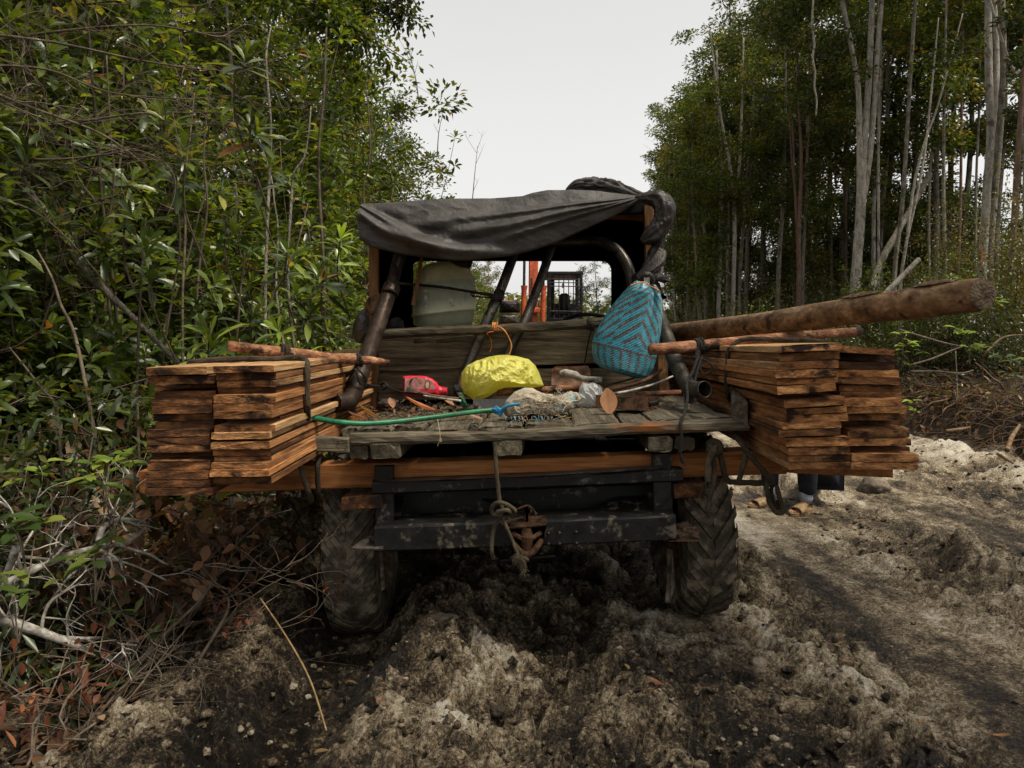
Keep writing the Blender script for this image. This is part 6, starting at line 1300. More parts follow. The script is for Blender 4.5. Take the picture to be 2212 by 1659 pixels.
class LV:
    def __init__(s): s.V = []; s.T = []; s.Q = []; s.C = []; s.n = 0
    def add(s, r):
        V, T, Q, C = r; s.V.append(V); s.T.append(T+s.n); s.Q.append(Q+s.n); s.C.append(C); s.n += len(V)
    def mesh(s, name): return np_mesh(name, np.concatenate(s.V), tris=np.concatenate(s.T), quads=np.concatenate(s.Q), col=np.concatenate(s.C))
def rosette(lv, p, ax, n, L, W, rs, pal, spread=(35, 80), hi=True):
    ax = np.array(ax)/np.linalg.norm(ax); a1 = np.cross(ax, [0, 0, 1.]) if abs(ax[2]) < .95 else np.cross(ax, [1., 0, 0]); a1 /= np.linalg.norm(a1); a2 = np.cross(ax, a1)
    th = np.arange(n)*2.399+rs.rand(); el = np.radians(np.linspace(spread[0]*.4, spread[1]*1.15, n)+rs.uniform(-8, 8, n))
    d = np.cos(el)[:, None]*ax+np.sin(el)[:, None]*(np.cos(th)[:, None]*a1+np.sin(th)[:, None]*a2)
    base = np.array(p)-ax*np.linspace(0, .07, n)[:, None]
    sz = np.linspace(.65, 1.1, n)*rs.uniform(.85, 1.15, n)
    lv.add(leaves(base, d, np.tile(ax, (n, 1)), L*sz, W*sz, rs, pal, hi, .16, .22))
def curvept(p0, p1, bow, t):
    return [p0[i]*(1-t)+p1[i]*t+bow[i]*math.sin(PI*t) for i in range(3)]
def arr(pts): return [Vector(p) for p in pts]

def mk_shrub(seed, H, spread, nstem, nros, L, W, pal, hi=True, extra=400, nleaf=11, mat_='leaf', twigm='twig', pal2=None):
    """several stems from the ground, branching, ending in whorls of long leaves"""
    rs = np.random.RandomState(seed); mb = MB(); lv = LV()
    tips = []
    for i in range(nstem):
        a = rs.rand()*6.28; rr = spread*rs.uniform(.2, 1); h = H*rs.uniform(.6, 1.05)
        p0 = Vector((rs.normal(0, .12), rs.normal(0, .12), -.05)); p1 = Vector((math.cos(a)*rr, math.sin(a)*rr, h)); bow = Vector((rs.normal(0, .12), rs.normal(0, .12), 0))
        st_ = [p0.lerp(p1, t)+bow*math.sin(PI*t)+Vector((rs.normal(0, .012), rs.normal(0, .012), 0)) for t in np.linspace(0, 1, 9)]
        tube(mb, st_, lerpl([.006+.0022*H, .003], 9), 5)
        tips.append((p1, (st_[-1]-st_[-2]).normalized()))
        for k in range(max(1, nros//nstem)):
            t = rs.uniform(.18, .98); q = st_[min(8, int(t*8))]; b = rs.rand()*6.28; ln = rs.uniform(.15, .5)*(1.2-t*.5)*spread
            e = q+Vector((math.cos(b)*ln, math.sin(b)*ln, rs.uniform(.1, .5)*ln+.04)); md = q.lerp(e, .5)+Vector((0, 0, -.03))
            tube(mb, [q, md, e], [.005, .004, .0025], 4); tips.append((e, (e-md+Vector((0, 0, .06))).normalized()))
    for (p, ax) in tips:
        rosette(lv, list(p), list(ax), rs.randint(nleaf-3, nleaf+3), L, W, rs, pal2 if (pal2 and rs.rand() < .25) else pal, hi=hi)
    if extra:
        k = rs.randint(0, len(tips), extra); base = np.array([list(tips[q][0]) for q in k])+rs.normal(0, .10+.04*spread, (extra, 3))-np.array([0, 0, .08]); d = rs.normal(0, 1, (extra, 3)); d[:, 2] = abs(d[:, 2])*.4
        lv.add(leaves(base, d, np.tile([0, 0, 1.], (extra, 1)), L*.6*rs.uniform(.6, 1.2, extra), W*.95, rs, pal, hi))
    return mb, lv, mat_, twigm
def mk_leafy(seed, H, spread, nstem, nl, L, W, pal, hi=False, base_h=.1, mat_='leaf', dense=.11, twigm='twig', tw=14):
    rs = np.random.RandomState(seed); mb = MB(); lv = LV(); tips = []
    for i in range(nstem):
        a = rs.rand()*6.28; rr = spread*rs.uniform(.1, 1); h = H*rs.uniform(.55, 1.05)
        p0 = Vector((rs.normal(0, .15), rs.normal(0, .15), -.05)); p1 = Vector((math.cos(a)*rr, math.sin(a)*rr, h)); bow = Vector((rs.normal(0, .15), rs.normal(0, .15), 0))
        st_ = [p0.lerp(p1, t)+bow*math.sin(PI*t)+Vector((rs.normal(0, .015), rs.normal(0, .015), 0)) for t in np.linspace(0, 1, 9)]
        tube(mb, st_, lerpl([.006+.0025*H, .003], 9), 5)
        for k in range(tw):
            t = rs.uniform(base_h, 1); q = st_[min(8, int(t*8+.5))]; b = rs.rand()*6.28; ln = rs.uniform(.2, .55)*spread
            e = q+Vector((math.cos(b)*ln, math.sin(b)*ln, rs.uniform(-.05, .5)*ln)); tube(mb, [q, q.lerp(e, .5)+Vector((0, 0, .02)), e], [.004, .003, .002], 3)
            for w_ in (.4, .7, 1.0): tips.append(q.lerp(e, w_))
    T = np.array([list(t) for t in tips]); k = rs.randint(0, len(T), nl); off = rs.normal(0, 1, (nl, 3))*dense
    base = T[k]+off; d = off+rs.normal(0, .06, (nl, 3)); d[:, 2] -= .02
    lv.add(leaves(base, d, np.tile([0, 0, 1.], (nl, 1))+rs.normal(0, .5, (nl, 3)), L*rs.uniform(.6, 1.25, nl), W*rs.uniform(.7, 1.2, nl), rs, pal, hi, .18, .2))
    return mb, lv, mat_, twigm
def mk_tree(seed, H, tr, crown0, cr, nclump, nper, leaf, pal, bark='bark', lean=.03, limbs=12, clump=.45, fork=0, pal2=None):
    """tall forest tree: wavering tapered trunk, limbs, leaf clumps of uneven size with gaps between"""
    rs = np.random.RandomState(seed); mb = MB(); lb = MB(); lv = LV()
    n = 16; st_ = []; x = y = 0.; lx, ly = rs.normal(0, lean, 2); wob = rs.rand(4)*6
    for i in range(n):
        t = i/(n-1); st_.append(Vector((lx*H*t+.10*math.sin(wob[0]+t*5)+.03*math.sin(wob[1]+t*17)-.10*math.sin(wob[0])-.03*math.sin(wob[1]), ly*H*t+.10*math.sin(wob[2]+t*4.4)-.10*math.sin(wob[2]), H*t-.15)))
    tube(mb, st_, [tr*(1.25 if i == 0 else 1)*(1-.78*(i/(n-1))**1.1) for i in range(n)], 10, jit=.05, seed=seed)
    def at_(t): f_ = t*(n-1); k = min(int(f_), n-2); return st_[k].lerp(st_[k+1], f_-k)
    tips = []
    for i in range(limbs):
        t = crown0+(1-crown0)*((i+rs.rand())/limbs)**.9; t = min(t, .985); q = at_(t); a = rs.rand()*6.28
        prof = math.sin(PI*min(1, max(.08, (t-crown0)/(1.06-crown0))))**.6; ln = cr*prof*rs.uniform(.55, 1.15); rise = rs.uniform(.25, .9)*ln
        e = q+Vector((math.cos(a)*ln, math.sin(a)*ln, rise)); md = q.lerp(e, .5)+Vector((rs.normal(0, .1), rs.normal(0, .1), -.08*ln))
        r0 = max(.008, tr*.38*(1-t*.6)); tube(lb, spline([q, md, e], 4), lerpl([r0, r0*.25], 9), 5)
        for w_ in (.45, .62, .8, 1.0):
            c_ = q.lerp(e, w_); tips.append((c_+Vector(rs.normal(0, .22*ln+.08, 3)), .6+.5*rs.rand())); tips.append((c_, .8)); tube(lb, [c_, tips[-2][0]], [r0*.2, .003], 3)
    tips.append((at_(1.0), .8)); T = np.array([list(t[0]) for t in tips]); S = np.array([t[1] for t in tips])
    kk = rs.randint(0, len(T), nclump); cen = T[kk]+rs.normal(0, .12*cr, (nclump, 3)); sz = clump*S[kk]*rs.uniform(.45, 1.2, nclump)
    for c_, s_ in zip(cen, sz):
        m_ = int(nper*(s_/clump)**2*1.3)+6; off = unit(rs.normal(0, 1, (m_, 3)))*(rs.rand(m_, 1)**.5)*s_*np.array([1, 1, .62])
        d = off+rs.normal(0, .25*s_, (m_, 3)); d[:, 2] += .05
        lv.add(leaves(c_+off, d, np.tile([0, 0, 1.], (m_, 1))+rs.normal(0, .6, (m_, 3)), leaf*rs.uniform(.6, 1.2, m_), leaf*.42*rs.uniform(.8, 1.2, m_), rs, (pal2 if (pal2 and rs.rand() < .25) else pal), False, .15, .15))
    return mb, lb, lv, bark

PROTO = {}
def reg_shrub(key, name, cat, r, trunkname='stem'):
    mb, lv, lm, tm = r
    me_l = lv.mesh(key+'_foliage'); me_l.materials.append(M[lm]); me_s = np_mesh(key+'_stem', np.array([list(v) for v in mb.v]), faces=mb.f, smooth=True); me_s.materials.append(M[tm])
    PROTO[key] = (name, cat, [('foliage', me_l), (trunkname, me_s)])
def reg_tree(key, name, cat, r, lm='leaf_far'):
    mb, lb, lv, bark = r; mb.add(lb.v, lb.f)
    me_l = lv.mesh(key+'_crown'); me_l.materials.append(M[lm]); me_t = np_mesh(key+'_trunk', np.array([list(v) for v in mb.v]), faces=mb.f, smooth=True); me_t.materials.append(M[bark])
    PROTO[key] = (name, cat, [('crown', me_l), ('trunk', me_t)])
def plant(key, x, y, s=1.0, rz=0., label=None, group=None, tilt=(0, 0), z=None, sz=None):
    name, cat, parts = PROTO[key]
    r = empty(name, (x, y, hz_at(x, y) if z is None else z), label, cat, group)
    r.rotation_euler = (tilt[0], tilt[1], rz); r.scale = (s, s, s*(sz or 1))
    for (pn, me) in parts:
        o = bpy.data.objects.new(pn, me); sc.collection.objects.link(o); o.parent = r
    return r

reg_shrub('ros_a', 'whorled_shrub', 'shrub', mk_shrub(1, 2.4, .9, 7, 85, .155, .045, 'fresh', True, 500, 11, pal2='lime'))
reg_shrub('ros_b', 'whorled_shrub', 'shrub', mk_shrub(2, 2.9, .85, 6, 95, .15, .043, 'mid', True, 600, 11, pal2='fresh'))
reg_shrub('ros_c', 'whorled_shrub', 'shrub', mk_shrub(3, 1.5, .6, 6, 45, .13, .042, 'fresh', True, 300, 10, pal2='lime'))
reg_shrub('ros_tall', 'tall_whorled_shrub', 'shrub', mk_shrub(31, 4.6, 1.0, 6, 190, .165, .047, 'fresh', True, 900, 11, pal2='mid'))
reg_shrub('leafy_a', 'leafy_shrub', 'shrub', mk_leafy(4, 2.6, .95, 8, 3600, .075, .036, 'mid'))
reg_shrub('leafy_b', 'leafy_shrub', 'shrub', mk_leafy(5, 3.4, 1.0, 9, 4200, .065, .034, 'olive'))
reg_shrub('leafy_c', 'leafy_shrub', 'shrub', mk_leafy(6, 1.3, .75, 8, 2400, .07, .032, 'dark'))
reg_shrub('tan_bush', 'withered_shrub', 'shrub', mk_leafy(7, 1.6, .9, 8, 1500, .11, .045, 'tan', dense=.09))
reg_shrub('brown_bush', 'withered_shrub', 'shrub', mk_leafy(8, 1.0, .65, 7, 300, .15, .075, 'brown', hi=True, dense=.04, mat_='dryleaf'))
reg_shrub('red_bush', 'withered_shrub', 'shrub', mk_leafy(9, .55, .5, 7, 80, .08, .036, 'red', hi=True, dense=.02, mat_='dryleaf', tw=5))
reg_tree('t_dark', 'forest_tree', 'tree', mk_tree(21, 12.5, .10, .42, 2.0, 100, 78, .17, 'dark', 'bark', pal2='mid'))
reg_tree('t_mid', 'forest_tree', 'tree', mk_tree(22, 11.0, .085, .38, 1.7, 92, 78, .16, 'mid', 'bark', pal2='olive'))
reg_tree('t_slim', 'forest_tree', 'tree', mk_tree(23, 10.0, .06, .50, 1.25, 60, 70, .15, 'mid', 'bark_pale', pal2='dark', limbs=10))
reg_tree('t_olive', 'forest_tree', 'tree', mk_tree(24, 9.0, .06, .30, 1.35, 80, 70, .17, 'olive', 'bark', pal2='mid'))
reg_tree('t_dark2', 'forest_tree', 'tree', mk_tree(25, 14, .11, .5, 2.3, 110, 80, .18, 'dark', 'bark_red', limbs=14))
reg_tree('t_young', 'young_tree', 'tree', mk_tree(26, 5.2, .035, .15, 1.05, 90, 66, .115, 'mid', 'bark', limbs=12, clump=.34, pal2='fresh'))
reg_tree('t_young2', 'young_tree', 'tree', mk_tree(27, 6.5, .04, .2, 1.1, 95, 66, .12, 'fresh', 'bark_pale', limbs=13, clump=.34, pal2='mid'))
reg_tree('t_low', 'young_tree', 'tree', mk_tree(28, 4.0, .03, .05, 1.15, 90, 60, .12, 'dark', 'bark', limbs=12, clump=.38, pal2='mid'))

rg = random.Random(77)
_cnt = {}
def spot(kind, x, y):
    p = CX+x*F/y
    for lim, z in ((100, 'at the left picture edge'), (300, 'above the leaning pale tree'), (500, 'above the outer left planks'), (700, 'above the inner left planks'), (860, 'left of the roof'), (1040, 'by the left side of the sky gap'), (1140, 'left of the orange boom'), (1260, 'behind the caged cab'), (1340, 'in the right of the cab window'), (1500, 'behind the blue bag'), (1570, 'at the right forest corner'), (1650, 'beside the Y-forked trunk'), (1730, 'near the reddish forked trunk'), (1810, 'left of the thick forked clump'), (1900, 'around the thick forked clump'), (2000, 'right of the thick forked clump'), (2110, 'left of the scarred pale trunk'), (2240, 'right of the scarred pale trunk'), (9999, 'past the right picture edge')):
        if p < lim: break
    k = (kind, z); _cnt[k] = _cnt.get(k, 0)+1; n = _cnt[k]
    return f"{kind} {z}, {['', 'nearest', 'second', 'third', 'fourth', 'fifth', 'sixth', 'seventh', 'eighth', 'ninth', 'tenth', 'eleventh', 'twelfth', 'thirteenth', 'fourteenth', 'fifteenth', 'sixteenth', 'seventeenth', 'eighteenth', 'nineteenth', 'twentieth'][n]}{'' if n == 1 else ' one back'}"
def ord_(n): return ['first', 'second', 'third', 'fourth', 'fifth', 'sixth', 'seventh', 'eighth', 'ninth', 'tenth', 'eleventh', 'twelfth', 'thirteenth', 'fourteenth', 'fifteenth', 'sixteenth', 'seventeenth', 'eighteenth', 'nineteenth', 'twentieth'][n]
# ---- left wall of shrubs, nearest first along the verge (positions in metres)
# the shrubs nearest the truck
front = [('leafy_c', -2.15, 2.75, .9), ('ros_b', -2.7, 3.5, .95), ('ros_c', -2.25, 4.15, 1.05), ('ros_a', -2.6, 4.9, 1.0), ('ros_a', -2.15, 5.8, .95), ('ros_b', -2.5, 6.6, 1.0), ('ros_a', -1.95, 7.4, .95),
         ('ros_b', -2.2, 8.4, 1.1), ('leafy_b', -2.0, 9.5, 1.0), ('ros_a', -2.1, 10.6, 1.2), ('ros_b', -1.9, 12.0, 1.2), ('leafy_b', -1.9, 13.5, 1.0), ('ros_a', -1.8, 15.2, 1.2), ('leafy_b', -1.7, 17.5, 1.0), ('ros_b', -1.6, 20, 1.2), ('leafy_a', -1.6, 23, 1.1)]
kinds = {'r': 'glossy green shrub with whorled long leaves', 'l': 'bushy small-leaved shrub'}
for i, (k, x, y, s) in enumerate(front):
    plant(k, x, y, s, rg.uniform(0, 6.28), f"{kinds['r' if k[0] == 'r' else 'l']}, {ord_(i)} plant back along the left verge", 'shrubs along the left verge')
second = [('leafy_a', -3.3, 3.2, 1.1), ('ros_b', -3.5, 4.3, 1.2), ('leafy_b', -3.4, 5.4, 1.0), ('ros_b', -3.3, 6.4, 1.25), ('leafy_a', -3.1, 7.5, 1.2), ('leafy_b', -3.2, 8.7, 1.1), ('ros_a', -3.1, 9.9, 1.5), ('leafy_b', -3.0, 11.2, 1.2), ('ros_b', -3.0, 12.7, 1.4), ('leafy_a', -2.9, 14.5, 1.3), ('leafy_b', -2.9, 16.5, 1.2)]
for i, (k, x, y, s) in enumerate(second):
    plant(k, x, y, s, rg.uniform(0, 6.28), f"{kinds['r' if k[0] == 'r' else 'l']} in the second left row, {ord_(i)} plant back", 'shrubs in the second row on the left')
lt_ = [('t_young', -3.6, 5.8, 1.0), ('t_young2', -3.0, 8.2, .95), ('t_mid', -4.6, 7.2, .85), ('t_young', -2.7, 10.4, 1.05), ('t_young2', -3.6, 11.0, 1.15), ('t_mid', -3.2, 13.2, .72), ('t_dark', -5.2, 9.6, .8), ('t_young2', -2.5, 14.6, 1.0), ('t_young', -2.2, 17.0, 1.1), ('t_young2', -2.6, 19.5, 1.15), ('t_young', -2.3, 22.5, 1.2),
       ('t_dark', -5.6, 5.2, .75),('t_low', -5.2, 6.9, 1.2),('t_low', -6.2, 8.9, 1.5),('t_low', -5.4, 10.4, 1.5),('t_low', -8.2, 6.6, 1.6),('t_low', -9, 10, 1.9),('t_low', -7, 12, 1.8),('t_low', -4.6, 17, 1.5),('t_low', -8.8, 13.5, 2.0),('t_low', -5.0, 14.8, 1.7),('t_low', -3.6, 18.8, 1.3),('t_low', -6.2, 20.5, 1.8),('t_low', -4.4, 22.5, 1.6),('t_low', -3.0, 24.5, 1.3),('t_low', -10.5, 8, 2.0),('t_dark',-9.5,7.4,.9),('t_mid',-5.4,8.6,.8),('t_dark',-4.9,10.8,.72), ('t_low', -4.4, 4.4, 1.1), ('t_low', -4.6, 6.0, 1.2), ('t_mid', -6.6, 7.4, .9), ('t_dark', -7.4, 10.5, .9), ('t_mid', -6.4, 13, .9), ('t_dark2', -4.6, 12.2, .62), ('t_mid', -4.4, 15.5, .72), ('t_dark', -5.5, 18, .8), ('t_mid', -4.0, 20, .65), ('t_low', -5.6, 8.2, 1.3), ('t_low', -4.0, 9.4, 1.2), ('t_low', -4.8, 11.2, 1.3), ('t_low', -3.9, 13.6, 1.3), ('t_low', -3.4, 16.8, 1.3), ('t_dark', -7.5, 15, .9), ('t_low', -6.6, 5.6, 1.4), ('t_low', -7.6, 8.4, 1.5)]
tall_ = [(-2.75, 4.7, 'tall whorled shrub nearest behind the outer plank column'), (-2.35, 6.1, 'tall whorled shrub left of the roof, middle depth'), (-3.5, 5.6, 'tall whorled shrub behind the nearest tall one'), (-2.55, 7.8, 'tall whorled shrub just left of the tarpaulin'), (-3.7, 7.0, 'tall whorled shrub deep behind the middle one'), (-4.0, 4.9, 'tall whorled shrub under the dead boughs, upper left'), (-3.2, 3.8, 'tall whorled shrub at the far left behind the leaning pale tree'), (-2.2, 9.6, 'tall whorled shrub whose tips show by the roof corner'), (-2.0, 12.0, 'tall whorled shrub at the foot of the sky gap, left'), (-4.6, 6.2, 'tall whorled shrub deepest on the upper left')]
for i, (x, y, lab) in enumerate(tall_): plant('ros_tall', x, y, [1.0, .95, 1.1, .95, 1.1, 1.05, .9, 1.0, 1.1, 1.2][i], i*1.7, lab, 'tall whorled shrubs on the left')
HT = {'t_dark': 12.5, 't_mid': 11, 't_slim': 10, 't_olive': 9, 't_dark2': 14, 't_young': 5.2, 't_young2': 6.5, 't_low': 4.0}
CRW = {'t_dark': 2.0, 't_mid': 1.7, 't_slim': 1.25, 't_olive': 1.35, 't_dark2': 2.3, 't_young': 1.05, 't_young2': 1.1, 't_low': 1.15}
def skyfit(k, x, y, s):
    # keeps the sky gap over the track as wide as it is
    ytop = HY-(HT[k]*1.04*s-CAM_H)*F/y; lim = 905 if ytop < 60 else (905+(ytop-60)*.30)
    right = CX+(x+CRW[k]*s*1.5)*F/y
    if right > lim: x -= (right-lim)*y/F
    return x
lt_ = lt_[:11]+sorted(lt_[11:], key=lambda q: q[2])
for i, (k, x, y, s) in enumerate(lt_):
    x = skyfit(k, x, y, s)
    if i < 11: plant(k, x, y, s, rg.uniform(0, 6.28), f"slender young green tree above the left shrubs, {ord_(i)} from the camera", 'young trees above the left shrubs')
    else: plant(k, x, y, s, rg.uniform(0, 6.28), spot({'t_dark': 'tall dark tree', 't_mid': 'mid-green tree', 't_dark2': 'broad red-barked tree', 't_low': 'low bushy tree', 't_young2': 'slender tree'}[k], x, y), 'trees deep in the left forest')
# forest continued out of frame: unseen trees added so their crowns shade the corners
for (k, x, y, s, lab) in [('t_dark', -3.6, .6, .72, 'unseen dark tree added for shade, overhanging the verge left of the camera'), ('t_dark2', -4.4, 2.6, .62, 'unseen reddish-trunked tree added for shade left of the camera above the withered shrubs'), ('t_mid', -3.0, -1.6, .75, 'unseen tree added for shade behind the camera on the left verge'), ('t_dark', 4.6, .2, .70, 'unseen dark tree added for shade, overhanging the track right of the camera'), ('t_dark2', 5.8, 2.8, .66, 'unseen reddish-trunked tree added for shade above the near right bank'), ('t_mid', 3.0, -3.4, .85, 'unseen tree added for shade behind the camera on the right'), ('t_dark', -.8, -4.4, .8, 'unseen dark tree added for shade straight behind the camera'), ('t_dark', -5.0, 3.9, .8, 'unseen dark tree added for shade, roofing the upper left shrubs')]:
    plant(k, x, y, s, x*1.3, lab, 'unseen trees added around the camera for shade')
# ---- right forest
def rp(px_, d, off=0): return ((px_-CX)*d/F+off, d)
und = []
for i in range(80):
    d = rg.uniform(9.5, 30); x = 6.2+rg.uniform(0, 5.5)-(d-10)*.035
    und.append((rg.choice(['leafy_a', 'leafy_b', 'leafy_c', 'leafy_a', 't_low', 'leafy_c']), x, d, rg.uniform(.75, 1.2)))
edge_b = [(1500, 16, 'leafy_a'), (1580, 14, 'ros_b'), (1660, 13, 'leafy_a'), (1480, 21, 'ros_a'), (1540, 19, 'leafy_b'), (1620, 17, 'ros_a'), (1740, 13.5, 'ros_b'), (1800, 12, 'leafy_a'), (1900, 12, 'ros_b'), (1990, 11.5, 'leafy_a'), (2080, 11, 'ros_a'), (2170, 10.5, 'leafy_b'), (1450, 26, 'leafy_a'), (1700, 16, 'leafy_b'), (1460, 18, 'leafy_b')]
for i, (px_, d, k) in enumerate(edge_b): x, y = rp(px_, d); plant(k, x, y, .62+.08*(i % 3), i*2.1, ('glossy whorled' if k[0] == 'r' else 'small-leaved')+' sunlit shrub at the right forest edge, '+ord_(i)+' of that row', 'sunlit shrubs at the right forest edge')
und.sort(key=lambda q: q[2])
for (k, x, y, s) in und: plant(k, x, y, s*(.5 if k == 't_low' else .72), rg.uniform(0, 6.28), spot('undergrowth bush', x, y), 'undergrowth in the right forest')
for i, (px_, d, s) in enumerate([(1560, 17, .8), (1640, 15, .95), (1700, 14, .9), (1770, 13.5, 1.0), (1610, 14, .7)]):
    x, y = rp(px_, d); plant('tan_bush', x, y, s, i*1.3, f'withered tan-leaved bush above the long log, {ord_(i)} of five' if False else ['withered tan bush nearest the blue bag, beyond the log', 'tall withered tan bush left of the big pale trunks', 'withered yellow-tan bush below the thin reddish trunk', 'withered tan bush at the foot of the big pale trunk clump', 'low withered tan bush right beside the track bend'][i], 'withered bushes at the forest edge')
def trunk_tree(paths, d, label, bark='bark_pale', crown=None, name='forest_tree', cat='tree', group='tall trees of the right forest', extra_limbs=0):
    """a tree whose trunk runs where the photograph shows it: pixel path with a real distance and radius"""
    r0 = P(paths[0][0][0], paths[0][0][1], d); zb = hz_at(r0.x, d)
    root = empty(name, (r0.x, d, zb), label, cat, group)
    for path in paths:
        pts = [P(x, y, d) for (x, y, w_) in path]; rad = [px(w_, d)/2 for (_, _, w_) in path]
        if path is paths[0]: pts.insert(0, Vector((pts[0].x, d, zb-.2))); rad.insert(0, rad[0]*1.15)
        top = pts[-1]; drn = (pts[-1]-pts[-2]).normalized(); pts.append(top+drn*1.4+Vector((0, 0, .4))); rad.append(rad[-1]*.6)
        s = spline(pts, 7); mb = MB(); tube(mb, s, lerpl(rad, len(s)), 12, jit=.05, seed=int(r0.x*50)); mb.build('trunk', M[bark], root, smooth=True)
        if crown:
            pr_ = PROTO[crown][2]; o = bpy.data.objects.new('crown', pr_[0][1]); sc.collection.objects.link(o); o.parent = root
            sc_ = rg.uniform(.55, .8); H_ = max(v.co.z for v in pr_[1][1].vertices); o.scale = (sc_,)*3; o.rotation_euler = (0, 0, rg.uniform(0, 6.28)); _yt = float(np.interp(CX+pts[-1].x*F/d-75, [1380, 1410, 1450, 1490, 1600, 1690, 1760], [440, 300, 225, 150, 85, 30, -900])); _hi = paths[0][-1][1] < 0; _zt = min(max(pts[-1].z+(H_*sc_*.35 if _hi else 0), zb+4.5), CAM_H+(HY-_yt)*d/F-.15*H_*sc_); o.location = Vector((pts[-1].x, pts[-1].y, _zt))-Vector((r0.x, d, zb))-Vector((0, 0, H_*sc_*.85))
    return root
def q10(x, y): return 1325+.4167*x, .4167*y
def pth(*pp): return [(*q10(x, y), w_) for (x, y, w_) in pp]
trunk_tree([pth((1253, 1530, 21), (1275, 1200, 20), (1285, 980, 20), (1275, 700, 12), (1268, 450, 11), (1225, 200, 10), (1180, -30, 9)), pth((1285, 1000, 16), (1300, 750, 15), (1322, 450, 13), (1338, 100, 12), (1342, -40, 11)), pth((1300, 1020, 12), (1330, 800, 12), (1352, 550, 11), (1370, 250, 11), (1392, -40, 10))], 15.5, 'clump of three thick pale trunks forking upward, right of centre', 'bark_pale', 't_dark')
trunk_tree([pth((1375, 600, 5), (1385, 300, 5), (1378, 0, 5))], 15.8, 'thin pale stem rising just right of the thick forked clump')
trunk_tree([pth((1912, 1425, 18), (1935, 1000, 17), (1955, 700, 16), (1945, 300, 15), (1942, -40, 13)), pth((1960, 700, 14), (1985, 350, 13), (1968, -40, 12))], 13.0, 'stout pale trunk with an orange bark scar, right side of the forest', 'bark_pale', 't_dark2')
trunk_tree([pth((1945, 1390, 17), (1975, 1000, 15), (2000, 700, 15), (2018, 300, 14), (2012, -40, 13))], 13.4, 'stout grey trunk just right of the scarred pale one', 'bark', 't_dark')
x_, y_ = q10(1908, 1330); mb = MB(); plate(mb, [P(x_-1, y_-22, 12.88), P(x_+3, y_-18, 12.88), P(x_+4, y_+8, 12.88), P(x_+2, y_+26, 12.88), P(x_-2, y_+12, 12.88)], .02)
_scar = mb.build('bark_scar', noisy('fresh_orange_wood', [(.3, (.30, .10, .03)), (.7, (.45, .20, .07))], scale=6, bump=.3), [o for o in sc.objects if o.get('label', '').startswith('stout pale trunk')][0])
